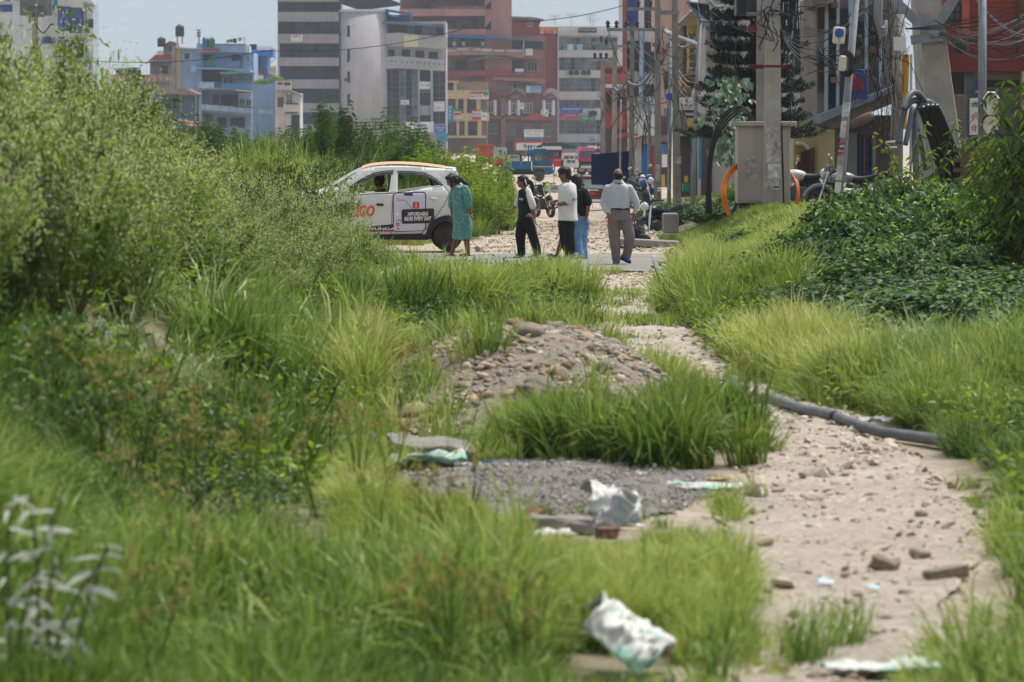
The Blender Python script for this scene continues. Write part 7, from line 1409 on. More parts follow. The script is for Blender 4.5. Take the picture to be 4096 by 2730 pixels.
def box_vehicle(nm,label,cat,zm,d,x0,y0,x1,y1,depth,body,low,windows,roofm=None,wheels=(),front=False,extra=(),glass=None):
 """bus, van or car seen side-on or end-on, laid out in enlarged pixels, rounded and glazed"""
 a,c=zm(x0,y1,d),zm(x1,y0,d);r=empty(nm,((a.x+c.x)/2,d+depth/2,a.z),label,cat);h=c.z-a.z;L=c.x-a.x;gl=.14*h;b=MB();b.smooth=False
 prof=[(a.x+.02*L,a.z+gl),(c.x-.02*L,a.z+gl),(c.x,a.z+.45*h),(c.x-.03*L,a.z+.9*h),(c.x-.09*L,a.z+h),(a.x+.07*L,a.z+h),(a.x+.02*L,a.z+.9*h),(a.x,a.z+.45*h)]
 b.prism(prof,d,d+depth);o=b.build('body',body,r);md=o.modifiers.new('b','BEVEL');md.width=.07;md.segments=2
 MB().prism([(a.x+.025*L,a.z+.87*h),(c.x-.04*L,a.z+.87*h),(c.x-.09*L,a.z+h*1.012),(a.x+.07*L,a.z+h*1.012)],d-.015,d+depth+.015).build('roof',roofm or body,r)
 if low:MB().prism([(a.x+.004*L,a.z+.40*h),(a.x+.02*L,a.z+gl*1.02),(c.x-.02*L,a.z+gl*1.02),(c.x-.002*L,a.z+.40*h)],d-.012,d+depth+.012).build('skirt',low,r)
 for wx0,wy0,wx1,wy1 in windows:p0,p1=zm(wx0,wy1,d),zm(wx1,wy0,d);w=MB().box((p0.x,d-.03,p0.z),(p1.x,d-.01,p1.z)).build('window',glass or GL_grey,r)
 for e in extra:nm2,ex0,ey0,ex1,ey1,m_,dp=e;p0,p1=zm(ex0,ey1,d),zm(ex1,ey0,d);MB().box((p0.x,d-dp,p0.z),(p1.x,d-.004,p1.z)).build(nm2,m_,r)
 for wx in wheels:rr=.32 if h<2.2 else .45;p0=zm(wx,y1,d);wheel(r,(p0.x-r.location.x,(-depth/2+.12),rr),rr,.2,M_tyre,M_steel,holes=False)
 if not wheels:
  for t in (.18,.82):rr=.3 if h<2.2 else .45;wheel(r,(-L/2+t*L,-depth/2+.3,rr),rr,.24,M_tyre,M_steel,holes=False)
 return r
box_vehicle('red_bus','red bus with a white roof and dark blue window band','bus',Z8,262,560,226,790,470,2.3,mat('bus_red','#b52a33',.4,.1),mat('bus_red2','#c4392c',.4,.1),[(640,278,672,328),(682,280,705,328),(715,282,742,330)],S_white,(640,),extra=[('window_band',620,262,770,340,mat('bus_navy','#2b3050',.4),.008),('orange_swoosh',700,362,775,372,S_yel,.02)])
box_vehicle('pink_bus','magenta bus facing the lane beside the blue fence','bus',Z8,246,952,236,1130,530,6.0,mat('bus_magenta','#b03a78',.4,.1),mat('bus_grey','#8a8580',.6),[(975,268,1120,345)],mat('bus_pink_roof','#c8688e',.4),(),True,[('grille',972,382,1100,412,M_blackp,.03),('stripe',960,430,1125,446,S_white,.03),('plate',1012,462,1040,482,M_blackp,.04),('headlight',965,415,985,428,M_headl,.05),('headlight',1085,415,1105,428,M_headl,.05)],GL_curt)
box_vehicle('white_minibus','white minibus with a roof rack behind the white taxi','minibus',Z8,255,775,296,985,430,1.9,M_carw,None,[(800,325,850,355),(860,325,900,355),(915,325,950,355)],S_white,(820,940),extra=[('roof_rack',790,280,975,284,M_steel,.05)])
box_vehicle('white_saloon','white saloon car half hidden by the grassy kerb','car',Z8,238,790,358,958,462,1.6,M_carw,None,[(830,366,870,398),(880,366,915,398)],M_carw,(825,930))
box_vehicle('green_car','pale green car behind the flatbed truck','car',Z8,250,200,310,340,400,1.6,mat('pale_green_paint','#9fb39a',.4),None,[(240,322,320,345)],None,(235,310))
box_vehicle('white_lorry','white lorry cab with a red flank behind the shrubs','lorry',Z8,265,60,236,205,440,2.2,mat('pale_lorry','#aeb9b6',.5),S_red,[(120,262,150,320),(168,275,195,325)],None,(90,180))
box_vehicle('orange_truck','orange topped truck half hidden by pale shrubs','truck',Z3,270,495,1420,700,1620,2.2,mat('orange_truck','#b8553c',.5,.15),M_iron,[(640,1450,690,1490)],None,(540,660))
box_vehicle('pink_roof_bus','white bus roof showing behind the magenta bus','bus',Z8,275,1040,222,1260,500,2.2,S_white,None,[(1060,250,1240,290)],S_white,(1080,1220))
# green tarpaulin stall roof
r=empty('tarp_stall',tuple(Z8(730,400,285)),'market stall under a sagging dark green tarpaulin','stall');b=MB();b.prism([(Z8(x,0,285).x,Z8(0,y,285).z) for x,y in ((505,222),(560,205),(585,178),(620,190),(780,182),(840,205),(925,222),(922,244),(700,240),(520,236))],284,289);b.build('tarp',mat('green_tarp','#32584c',.8,.2,.6),r)
for x in (530,700,910):MB().cyl((Z8(x,0,284.5).x,284.5,-.2),(Z8(x,0,284.5).x,284.5,Z8(0,238,284.5).z),.06,n=5).build('pole',M_steel,r)
# ---- dark red estate car seen from the rear quarter
def suv():
 r=empty('maroon_suv',(0,0,0),'dark red estate car parked with its tail to the track','car');M_s=mat('maroon_paint','#5e1a1d',.35,.05,2);L,w,h=3.7,.82,1.62;pr=[(0,.35),(-.04,.75),(0,.95),(.12,1.45),(.35,1.58),(2.1,1.58),(2.75,1.05),(3.55,.92),(3.68,.6),(3.65,.3)]
 b=MB();rw=lambda z:w-(.13*max(0,z-.95)/.6);vs=[(x,s*rw(z),z) for s in (-1,1) for x,z in pr];n=len(pr);b.smooth=True;b.add(vs,[tuple(range(n)),tuple(range(2*n-1,n-1,-1))]+[(i,i+n,i+1+n,i+1) for i in range(n-1)]+[(n-1,2*n-1,n,0)]);o=b.build('body',M_s,r,(0,0,0));md=o.modifiers.new('b','BEVEL');md.width=.05;md.segments=3;md.limit_method='ANGLE'
 vs=[(-.01+.002,-.62,1.0),(.0,.62,1.0),(.125,.55,1.42),(.125,-.55,1.42)];MB().add([(x-.02,y,z) for x,y,z in vs],[(3,2,1,0)]).build('rear_window',mat('pale_screen','#9fa9ad',.15,.1),r,(0,0,0))
 for s in (-1,1):
  for x0,x1 in ((.35,1.15),(1.25,2.05)):MB().add([(x,s*(rw(z)+.006),z) for x,z in ((x0,1.0),(x1,1.0),(x1-(.0 if x1<2 else .02),1.45),(x0+.05,1.45))],[(0,1,2,3) if s<0 else (3,2,1,0)]).build('side_window',GL_dark,r,(0,0,0))
  MB().ell((.02,s*.70,.92),(.05,.1,.22)).build('tail_light',M_taill,r,(0,0,0));MB().ell((-.02,s*.70,.98),(.03,.06,.06)).build('lamp_lens',M_headl,r,(0,0,0));MB().ell((-.02,s*.70,.84),(.03,.06,.06)).build('lamp_lens',M_headl,r,(0,0,0))
  MB().tube([(.3,s*.62,1.63),(2.0,s*.62,1.63)],.02,5).build('roof_rail',M_blackp,r,(0,0,0))
  for x in (.65,2.95):wheel(r,(x,s*.72,.31),.31,.18,M_tyre,M_steel,holes=False)
 MB().cbox((-.03,0,.45),(.14,1.6,.16),bev=.04).build('bumper',M_chrome,r,(0,0,0));MB().cbox((-.045,0,.78),(.02,.42,.11)).build('number_plate',S_red,r,(0,0,0));MB().cbox((.12,0,1.50),(.25,1.1,.05),bev=.02).build('spoiler',M_s,r,(0,0,0));MB().cbox((-.03,0,.93),(.02,.8,.05)).build('trim_strip',M_chrome,r,(0,0,0))
 q=Z8(1085,530,182);r.location=(q.x,182,q.z-1.58);r.rotation_euler=(0,0,R(62))
suv()
# ---- motorcycles
def motorcycle(name,label,loc,rz,tankm,group=None,lean=.12):
 r=empty(name,(0,0,0),label,'motorcycle',group)
 for x,nm in ((-.62,0),(.66,1)):
  b=MB();b.smooth=True;b.lathe([(.24,-.05),(.29,-.055),(.31,0),(.29,.055),(.24,.05)],(x,0,.31),'Y',24,closed=True);t=b.build('wheel',M_tyre,r,(0,0,0));b=MB();b.lathe([(.245,-.02),(.245,.02),(.23,.02),(.23,-.02)],(x,0,.31),'Y',24,closed=True)
  for k in range(5):a=k*1.257;b.tube([(x,0,.31),(x+.23*math.cos(a),0,.31+.23*math.sin(a))],.014,5)
  b.lathe([(.05,-.06),(.05,.06)],(x,0,.31),'Y',10);b.build('rim',M_rimb,t,(0,0,0))
 MB().cbox((.05,0,.42),(.42,.26,.34),bev=.08).build('engine',mat('engine_alloy','#4d4f52',.4,.15,8,metal=.6),r,(0,0,0));b=MB();b.smooth=True;b.ell((.16,0,.82),(.30,.15,.14));b.build('fuel_tank',tankm,r,(0,0,0))
 b=MB();b.smooth=True;b.tube(smoothpath([(-.05,0,.80),(-.3,0,.78),(-.62,0,.86),(-.85,0,.92)],4),[.085]*5+[.08]*4+[.07]*3+[.04],8);b.build('seat',mat('black_vinyl','#19191b',.5),r,(0,0,0))
 MB().tube(smoothpath([(.44,0,.92),(.1,0,.66),(-.3,0,.62),(-.85,0,.80)],4),.03,6).build('frame',M_blackp,r,(0,0,0));MB().cbox((-.72,0,.72),(.36,.16,.12),Matrix.Rotation(-.25,3,'Y'),bev=.04).build('tail_cowl',tankm,r,(0,0,0));MB().ell((-.92,0,.78),(.04,.08,.05)).build('tail_light',M_taill,r,(0,0,0))
 for s in (-1,1):MB().tube([(.66,s*.09,.31),(.46,s*.08,.95)],.028,6).build('fork',M_chrome,r,(0,0,0));MB().tube([(-.62,s*.1,.31),(-.2,s*.1,.45)],.022,5).build('swing_arm',M_blackp,r,(0,0,0));MB().tube([(-.6,s*.13,.36),(-.42,s*.11,.74)],.028,6).build('shock',M_chrome,r,(0,0,0));MB().tube([(.40,s*.30,1.05),(.44,s*.33,1.24)],.008,4).build('mirror_stem',M_blackp,r,(0,0,0));b=MB();b.ell((.44,s*.35,1.28),(.02,.075,.05));b.build('mirror',M_chrome,r,(0,0,0))
 MB().tube(smoothpath([(.34,-.38,1.02),(.42,-.2,1.04),(.45,0,.99),(.42,.2,1.04),(.34,.38,1.02)],4),.016,6).build('handlebar',M_blackp,r,(0,0,0));b=MB();b.smooth=True;b.ell((.58,0,.92),(.08,.10,.11));b.build('headlight',M_headl,r,(0,0,0));MB().cbox((.52,0,1.03),(.06,.2,.16),Matrix.Rotation(-.4,3,'Y'),bev=.02).build('visor',tankm,r,(0,0,0))
 MB().tube(smoothpath([(.2,-.15,.3),(-.2,-.17,.26),(-.75,-.18,.38)],4),.04,8).build('exhaust',M_chrome,r,(0,0,0));b=MB();b.tube([(.66+.35*math.cos(a),0,.31+.35*math.sin(a)) for a in np.linspace(.3,2.4,8)],.05,6);b.build('mudguard',tankm,r,(0,0,0))
 r.location=loc;r.rotation_euler=(lean,0,rz);return r
M_mb=mat('moto_black','#18191c',.3,.05);M_mblue=mat('moto_blue','#1c3f8c',.3,.05)
q=Z8(590,905,124);motorcycle('motorcycle','black motorcycle with a lime green headlamp cowl parked facing the lane',(q.x,124,float(hgt(q.x,124))),R(-70),M_mb);MB().ell((.6,0,.95),(.06,.1,.12)).build('headlamp_cowl',mat('lime_paint','#a9c944',.4),[o for o in COL.objects if o.name.startswith('motorcycle')][0],(0,0,0))
q=Z8(1640,880,126);motorcycle('motorcycle','blue tanked motorcycle parked beyond the man in the grey shirt',(q.x,126,float(hgt(q.x,126))),R(-62),M_mblue)
q=Z8(1600,800,134);motorcycle('motorcycle','black motorcycle half hidden behind the blue tanked one',(q.x,134,float(hgt(q.x,134))),R(-75),M_mb)
q=Z8(1840,1085,92);motorcycle('motorcycle','black motorcycle parked below the concrete kerb block',(q.x,92,q.z-.4),R(232),M_mb)
q=Z5(900,1520,90);motorcycle('motorcycle','black motorcycle with raised tail parked right of the cabinet',(q.x,90,q.z),R(178),M_mb)
q=Z5(1000,1500,88);motorcycle('motorcycle','silver flanked motorcycle behind the leaning pole',(q.x+.4,88,q.z),R(170),mat('moto_silver','#8a8c90',.3,.05))
q=Z5(790,1480,89);motorcycle('scooter','pale scooter behind the orange ducts',(q.x,89,q.z),R(175),mat('moto_white','#c9c8c4',.3,.05))
q=Z8(1545,700,150);motorcycle('motorcycle','motorcycle standing by the rubble far up the track',(q.x,150,float(hgt(q.x,150))),R(-80),M_mb)
# helmet hung on the far bike's mirror
for zm,x,y,d,lab in ((Z8,563,668,123.8,'dark round helmet hung on the lime cowled motorcycle'),(Z8,1532,580,149,'black helmet on the motorcycle far up the track')):
 q=zm(x,y,d);b=MB();b.smooth=True;b.ell(q,(.15,.15,.16));b.ell(q+Vector((0,-.1,-.03)),(.11,.07,.07));b.thing('helmet',M_mb,lab,'helmet',loc=tuple(q))
# concrete kerb block and slab
a,c=Z8(1838,1028,81),Z8(2000,925,81);b=MB();b.cbox(((a.x+c.x)/2,81.4,(a.z+c.z)/2-.1),(c.x-a.x,.8,c.z-a.z+.2),bev=.03);b.thing('concrete_block',W_conc,'pale concrete block beside the parked motorcycle','concrete block',loc=(a.x,81,a.z))
a=Z8(1660,1245,76);b=MB();b.cbox((a.x,76.3,a.z+.02),(1.3,.9,.12),Matrix.Rotation(.05,3,'Y'),bev=.02);b.thing('concrete_slab',W_conc,'low concrete slab at the edge of the lane','slab',loc=tuple(a))
# black lump behind the man, standing in for a motorcycle part
q=Z8(1560,1235,77);b=MB();b.ell((q.x,77,q.z+.16),(.17,.12,.2));b.ell((q.x+.12,76.9,q.z+.08),(.13,.1,.1));b.tube(smoothpath([(q.x-.08,77,q.z+.3),(q.x,77,q.z+.46),(q.x+.08,77,q.z+.3)],4),.014,6);tag(remesh(b,'black_moto_lump',mat('black_moto_lump','#232226',.8,.25,8),.014,None,1,(.03,(11,11,11))),'crumpled black bag standing on the kerb slab','bag')
# sandbags
rs=random.Random(2);b=MB();b.smooth=True;bm_=bmesh.new();bmesh.ops.create_icosphere(bm_,subdivisions=2,radius=.5)
for v in bm_.verts:c=v.co;v.co=Vector((math.copysign(abs(c.x)**.7,c.x)*.62,math.copysign(abs(c.y)**.8,c.y)*.4,math.copysign(abs(c.z)**.8,c.z)*.2))*(1+.12*mnoise.noise(c*4))
sb=bpy.data.meshes.new('sandbag');bm_.to_mesh(sb);bm_.free();sb.materials.append(mat('woven_white_sack','#b9b8b0',.85,.18,6));sb.polygons.foreach_set('use_smooth',[True]*len(sb.polygons))
q0=Z8(480,705,160)
for j in range(3):
 for i in range(6-j):
  o=link('sandbag',sb,None,(q0.x+i*.40+(.2 if j % 2 else 0)+rs.uniform(-.05,.05),160+rs.uniform(-.1,.1),q0.z+.06+j*.11));o.scale=(.68,.68,.68);o.rotation_euler=(rs.gauss(0,.1),rs.gauss(0,.1),rs.gauss(0,.25));tag(o,'whitish sandbag in the low wall before the blue truck','sandbag','sandbags stacked before the truck')
# ================================================================ PEOPLE
SKIN=mat('brown_skin','#7d5340',0.55,0.06,8,spec=.35);SKIN2=mat('brown_skin_b','#8a5c47',0.55,0.06,8,spec=.35);HAIR=mat('black_hair','#151113',0.45,0.15,20,bump=.3);HAIRB=mat('brown_black_hair','#2a1a18',0.45,0.2,20,bump=.3)
EYE=mat('eye_dark','#15100e',.3);C_wtee=mat('white_cotton','#d6d5d1',.9,.04,6);C_blk=mat('black_cotton','#131315',.9,.15,8);C_blk2=mat('washed_black_cotton','#1d1e22',.9,.15,8);C_jean=mat('light_denim','#6f93bd',.9,.12,9,bump=.2);C_grey=mat('grey_trousers','#7a706e',.9,.06,8);C_shirt=mat('pale_grey_shirt','#b9bdc2',.85,.04,6)
def dressmat():
 m=bpy.data.materials.new('teal_floral_dress');m.use_nodes=True;n=m.node_tree.nodes;l=m.node_tree.links;b=n['Principled BSDF'];b.inputs['Roughness'].default_value=.85;tc=n.new('ShaderNodeTexCoord');vo=n.new('ShaderNodeTexVoronoi');vo.inputs['Scale'].default_value=23;l.new(tc.outputs['Object'],vo.inputs['Vector'])
 cr=n.new('ShaderNodeValToRGB');e=cr.color_ramp.elements;cr.color_ramp.interpolation='CONSTANT';e[0].color=(*lin('#d8cfc2'),1);e[1].position=.23;e[1].color=(*lin('#56938b'),1);q=e.new(.13);q.color=(*lin('#c06a52'),1);q=e.new(.17);q.color=(*lin('#d8d2c6'),1);l.new(vo.outputs['Distance'],cr.inputs[0])
 nz=n.new('ShaderNodeTexNoise');nz.inputs['Scale'].default_value=6;l.new(tc.outputs['Object'],nz.inputs['Vector']);mx=n.new('ShaderNodeMixRGB');mx.blend_type='MULTIPLY';mx.inputs[0].default_value=.35;l.new(cr.outputs[0],mx.inputs[1]);l.new(nz.outputs['Color'],mx.inputs[2]);l.new(mx.outputs[0],b.inputs['Base Color']);return m
class Fig:
 def __init__(s,zm,d,fx,fy,label,name='person'):
  s.z,s.d=zm,d;s.k=zm.m(d);q=zm(fx,fy,d);s.o=Vector((q.x,d,q.z));s.root=empty(name,tuple(s.o),label,'person')
 def J(s,zx,zy,dy=0.0):return s.z(zx,zy,s.d+dy)
 def fin(s,o):o.parent=s.root;o.location=-s.o;return o
 def limb(s,b,pts,rad): # pts (zx, zy, dy), rad metres
  P_=[s.J(*p) for p in pts];sp=smoothpath(P_,4);n=len(rad);rr=[float(np.interp(i/(len(sp)-1)*(n-1),range(n),rad)) for i in range(len(sp))];b.tube(sp,rr,12);b.ell(P_[0],(rad[0],)*3,10,6);b.ell(P_[-1],(rad[-1],)*3,10,6)
 def stack(s,b,rg): # (zx, zy, half-width zx px, half-depth m, dy)
  out_=[]
  for g in rg:q=s.J(g[0],g[1],g[4] if len(g)>4 else 0);out_.append((q.x,q.y,q.z,g[2]*s.k,g[3]))
  P_=[Vector((a[0],a[1],a[2])) for a in out_];A=[Vector((a[3],a[4],0)) for a in out_];c=smoothpath(P_,4);r_=smoothpath(A,4);b.rings([(p.x,p.y,p.z,q.x,q.y) for p,q in zip(c,r_)][::-1],26)
 def hand(s,b,w,dr,side_=Vector((0,1,0)),L=.17,curl=.5):
  w=Vector(w);dr=Vector(dr).normalized();side_=(side_-dr*side_.dot(dr)).normalized();nn=dr.cross(side_);rot=Matrix((dr,side_,nn)).transposed();b.ell(w+dr*L*.27,(L*.30,L*.25,L*.12),10,8,rot)
  for i,ln in enumerate((.40,.46,.43,.34)):p0=w+dr*L*.48+side_*(i-1.5)*L*.125;p1=p0+dr*L*ln*.55+nn*L*.05*curl;p2=p1+(dr*(1-.5*curl)+nn*curl).normalized()*L*ln*.5;b.tube([p0,p1,p2],[.0095,.009,.0075],6);b.ell(p2,(.0075,)*3,6,4)
  p0=w+dr*L*.15-side_*L*.2;p1=p0+(dr*.6-side_*.6).normalized()*L*.25;p2=p1+(dr*.95+nn*.3).normalized()*L*.2;b.tube([p0,p1,p2],[.012,.0105,.008],6);b.ell(p2,(.008,)*3,6,4)
 def head(s,b,zx,zy,yaw,pitch=0.0,h=.225):
  c=s.J(zx,zy);M_=Matrix.Rotation(yaw,3,'Z') @ Matrix.Rotation(pitch,3,'Y');s.hc,s.hm,s.hh=c,M_,h  # local +x is the face
  def e(p,r):b.ell(c+M_ @ (Vector(p)*h),[q*h for q in r],14,10,M_)
  e((-.04,0,.10),(.42,.345,.40));e((.06,0,-.16),(.32,.275,.34));e((.20,0,-.36),(.13,.13,.12));e((.40,0,-.08),(.08,.065,.10));e((.36,0,.0),(.07,.05,.12));e((.34,0,-.27),(.05,.11,.045));e((.32,0,.13),(.08,.22,.05))
  for q in (-1,1):e((-.03,q*.345,-.05),(.08,.035,.13));e((.20,q*.20,-.12),(.10,.09,.10))
 def eyes(s):
  for q in (-1,1):b=MB();b.smooth=True;b.ell(s.hc+s.hm @ (Vector((.325,q*.15,.02))*s.hh),[.05*s.hh,.075*s.hh,.035*s.hh],8,6,s.hm);s.fin(b.build('eye',EYE,None,(0,0,0)))
 def hair(s,m_,parts,extra=None,disp=.006):
  b=MB()
  for p,r in parts:b.ell(s.hc+s.hm @ (Vector(p)*s.hh),[q*s.hh for q in r],14,10,s.hm)
  if extra:extra(b)
  return s.fin(remesh(b,'hair',m_,.012,None,1,(disp,(45,45,12))))
 def body(s,b,m_):return s.fin(remesh(b,'body',m_,.0085,None,2))
 def cloth(s,nm,b,m_,amp=.010,sc=(9,9,5),vox=.013):return s.fin(remesh(b,nm,m_,vox,None,2,(amp,sc)))
 def shoe(s,heel,toe,m_,w=.048,h=.07,sole=None,nm='shoe'):
  a,c=Vector(heel),Vector(toe);u=(c-a).normalized();sd_=u.cross(Vector((0,0,1))).normalized();up_=sd_.cross(u);L=(c-a).length;rot=Matrix((u,sd_,up_)).transposed();b=MB();b.ell(a+u*L*.22+up_*h*.55,(L*.30,w*.82,h*.62),12,8,rot);b.ell(a+u*L*.66+up_*h*.38,(L*.36,w,h*.42),12,8,rot);o=s.fin(remesh(b,nm,m_,.008,None,1));b=MB();vs=[a+u*L*t+sd_*(w*1.03*q) for t,q in ((-.05,-.6),(.1,-.8),(.4,-.8),(.65,-1),(.95,-.75),(1.05,-.3),(1.05,.3),(.95,.75),(.65,1),(.4,.8),(.1,.8),(-.05,.6))];n=len(vs);b.add(vs+[v+up_*h*.3 for v in vs],[tuple(range(n))[::-1],tuple(range(n,2*n))]+[(i,(i+1) % n,(i+1) % n+n,i+n) for i in range(n)]);q=link('sole',b.mesh('sole',sole or C_blk),o);return o
PI=math.pi
# ---- woman in the teal dress
f=Fig(Z7,69.4,1980,1345,'woman in a teal floral dress walking with her head bowed');b=MB();f.head(b,1905,385,PI,.55)
f.limb(b,[(1950,400,0),(1985,470,0)],[.055,.06]);f.stack(b,[(2000,470,70,.13),(2010,600,80,.14),(2020,900,85,.15)])
f.limb(b,[(2070,500,-.17),(2112,690,-.19),(2140,800,-.17)],[.045,.04,.026]);f.hand(b,f.J(2140,800,-.17),(.35,0,-1),L=.16);f.limb(b,[(1935,500,.17),(1905,680,.2),(1908,800,.18)],[.045,.04,.026]);f.hand(b,f.J(1908,800,.18),(-.05,0,-1),L=.16)
f.limb(b,[(1985,880,.08),(1968,1080,.08),(1905,1290,.07)],[.075,.058,.032]);f.limb(b,[(2060,880,-.08),(2085,1090,-.08),(2110,1300,-.07)],[.075,.06,.034])
for hx,tx,dy in ((1932,1822,.07),(2142,2000,-.07)):b.ell(f.J((hx+tx)/2,1318,dy),(.105,.042,.032),12,8)
f.body(b,SKIN);f.eyes();f.hair(HAIR,[((-.12,0,.14),(.47,.42,.43)),((-.30,0,-.12),(.30,.38,.40)),((.10,0,.40),(.28,.33,.14))],lambda b:(b.tube(smoothpath([f.J(1965,330),f.J(2040,390),f.J(2095,425),f.J(2118,440)],4),[.045]*4+[.034]*4+[.02]*4+[.008],10),b.tube(smoothpath([f.J(1880,330,-.09),f.J(1900,420,-.1),f.J(1890,480,-.09)],4),[.03]*4+[.018]*4+[.006],8)))
b=MB();f.stack(b,[(2005,440,55,.10),(2012,470,90,.18),(2010,560,108,.19),(2012,620,104,.17),(2030,760,116,.20),(2040,950,122,.22),(2028,1120,124,.22)]);f.limb(b,[(2072,490,-.17),(2108,600,-.19),(2118,690,-.19)],[.07,.072,.07]);f.limb(b,[(1935,490,.17),(1908,600,.2),(1902,690,.2)],[.068,.07,.066]);f.cloth('dress',b,dressmat(),.014,(12,12,3))
for hx,tx,dy in ((1940,1808,.07),(2158,1978,-.07)):f.shoe(f.J(hx,1348,dy),f.J(tx,1336 if tx<1900 else 1346,dy),mat('brown_sandal','#6b4a40',.7),.045,.035,mat('sandal_sole','#4a332c',.8),'sandal')
b=MB();b.cbox(f.J(1895,868,.2),(.075,.04,.10),bev=.01);f.fin(b.build('hand_bag',mat('grey_bag','#55565a',.6),None,(0,0,0)))
# ---- girl with ponytail
f=Fig(Z8,68.6,420,1385,'girl with a ponytail in a black and white raglan shirt');b=MB();f.head(b,362,592,PI,.02,.21);f.limb(b,[(380,640,0),(385,690,0)],[.045,.05]);f.stack(b,[(388,690,45,.11),(395,850,60,.13),(400,980,62,.13)])
f.limb(b,[(440,720,-.14),(472,850,-.16),(492,975,-.17)],[.04,.036,.023]);f.hand(b,f.J(492,975,-.17),(.25,0,-1),L=.145);f.limb(b,[(345,720,.14),(312,825,.2),(268,868,.22)],[.04,.036,.023]);f.hand(b,f.J(268,868,.22),(-1,0,-.35),L=.14)
f.limb(b,[(418,960,-.08),(480,1170,-.08),(522,1335,-.08)],[.08,.06,.036]);f.limb(b,[(372,960,.08),(345,1170,.08),(358,1340,.08)],[.08,.06,.036])
for hx,tx,dy in ((560,450,-.08),(385,282,.08)):b.ell(f.J((hx+tx)/2,1360,dy),(.085,.036,.028),12,8)
f.body(b,SKIN2);f.eyes();f.hair(HAIR,[((-.10,0,.16),(.47,.40,.40)),((-.28,0,-.08),(.28,.36,.34)),((.24,0,.30),(.16,.28,.16))],lambda b:b.tube(smoothpath([f.J(435,580),f.J(462,620),f.J(474,690),f.J(478,762)],4),[.034]*3+[.038]*4+[.03]*4+[.01]*2,10))
b=MB();b.smooth=True;b.tube([f.hc+f.hm @ (Vector((-.30+.10*math.cos(t),.40*math.sin(t),-.05+.36*math.cos(t)))*f.hh) for t in np.linspace(-2.2,2.2,14)],.012,6);f.fin(b.build('hair_band',S_white,None,(0,0,0)))
b=MB();f.stack(b,[(385,672,42,.09),(390,700,66,.15),(392,780,76,.15),(395,880,74,.145),(395,955,78,.15)]);f.cloth('shirt_body',b,C_blk2,.007)
b=MB();f.limb(b,[(425,690,-.10),(452,780,-.16),(474,850,-.165)],[.058,.062,.060]);f.limb(b,[(360,690,.10),(325,790,.18),(305,828,.2)],[.056,.06,.055]);f.cloth('sleeves',b,C_wtee,.006)
b=MB();f.stack(b,[(395,940,77,.145),(397,1010,80,.145)]);f.limb(b,[(418,990,-.07),(478,1170,-.08),(525,1340,-.08)],[.105,.088,.064]);f.limb(b,[(370,990,.07),(345,1170,.08),(358,1345,.08)],[.105,.088,.066]);f.cloth('trousers',b,C_blk,.009,(10,10,6))
for hx,tx,dy in ((564,428,-.08),(394,272,.08)):f.shoe(f.J(hx,1392,dy),f.J(tx,1388,dy),S_white,.042,.06,C_blk,'wedge_slipper')
sq=bpy.data.objects[f.root.children[0].name]
def printed(fig,target,s,zx,zy,w,h,m_,dy=-1.0,shear=0,rot=0.0):
 """flat lettering laid on to a garment"""
 me=target.data;tr=BVHTree.FromPolygons([v.co[:] for v in me.vertices],[tuple(p.vertices) for p in me.polygons]);p_,f_=textfit(s,w,h,.03,shear);vs=[]
 c,s_=math.cos(rot),math.sin(rot)
 for x,y in p_:
  q=fig.J(zx,zy);o=Vector((q.x+x*c-y*s_,fig.d-1.5,q.z+x*s_+y*c));hit=tr.ray_cast(o,Vector((0,1,0)));vs.append(hit[0]-Vector((0,.006,0)) if hit[0] else Vector((o.x,fig.d-.15,o.z)))
 fig.fin(MB().add(vs,f_).build('print',m_,None,(0,0,0)))
printed(f,[o for o in f.root.children if o.name.startswith('shirt_body')][0],'City',352,775,.075,.05,S_white,shear=.3)
# ---- person mostly hidden behind the tall youth: bare calves and clogs
f=Fig(Z8,67.9,720,1415,'person in dark shorts and clogs hidden behind the youth in white');b=MB();f.head(b,818,560,PI,.1,.2);f.limb(b,[(835,610,0),(840,660,0)],[.045,.05]);f.stack(b,[(838,650,50,.12),(838,900,60,.13)]);f.limb(b,[(800,700,.12),(780,800,.14),(745,850,.1)],[.04,.036,.024]);f.hand(b,f.J(745,850,.1),(-.8,0,-.4),L=.15)
f.limb(b,[(830,1000,.0),(790,1180,.0),(728,1345,.0)],[.08,.058,.034]);f.limb(b,[(845,1000,.15),(850,1190,.15),(860,1350,.15)],[.08,.058,.034]);b.ell(f.J(690,1375,0),(.10,.04,.03),12,8);b.ell(f.J(830,1385,.15),(.10,.04,.03),12,8);f.body(b,SKIN);f.hair(HAIR,[((-.08,0,.16),(.46,.40,.40))])
b=MB();f.stack(b,[(840,655,45,.1),(838,690,62,.15),(838,900,66,.15)]);f.cloth('shirt',b,C_blk2);b=MB();f.stack(b,[(838,890,66,.15),(840,990,70,.15)]);f.limb(b,[(832,980,0),(808,1130,0)],[.095,.085]);f.limb(b,[(846,980,.14),(850,1130,.15)],[.095,.085]);f.cloth('shorts',b,C_blk)
for hx,hy,tx,ty,dy in ((752,1405,618,1365,0),(890,1412,770,1412,.15)):f.shoe(f.J(hx,hy,dy),f.J(tx,ty,dy),mat('clog_black','#201e20',.5),.048,.06,C_blk,'clog')
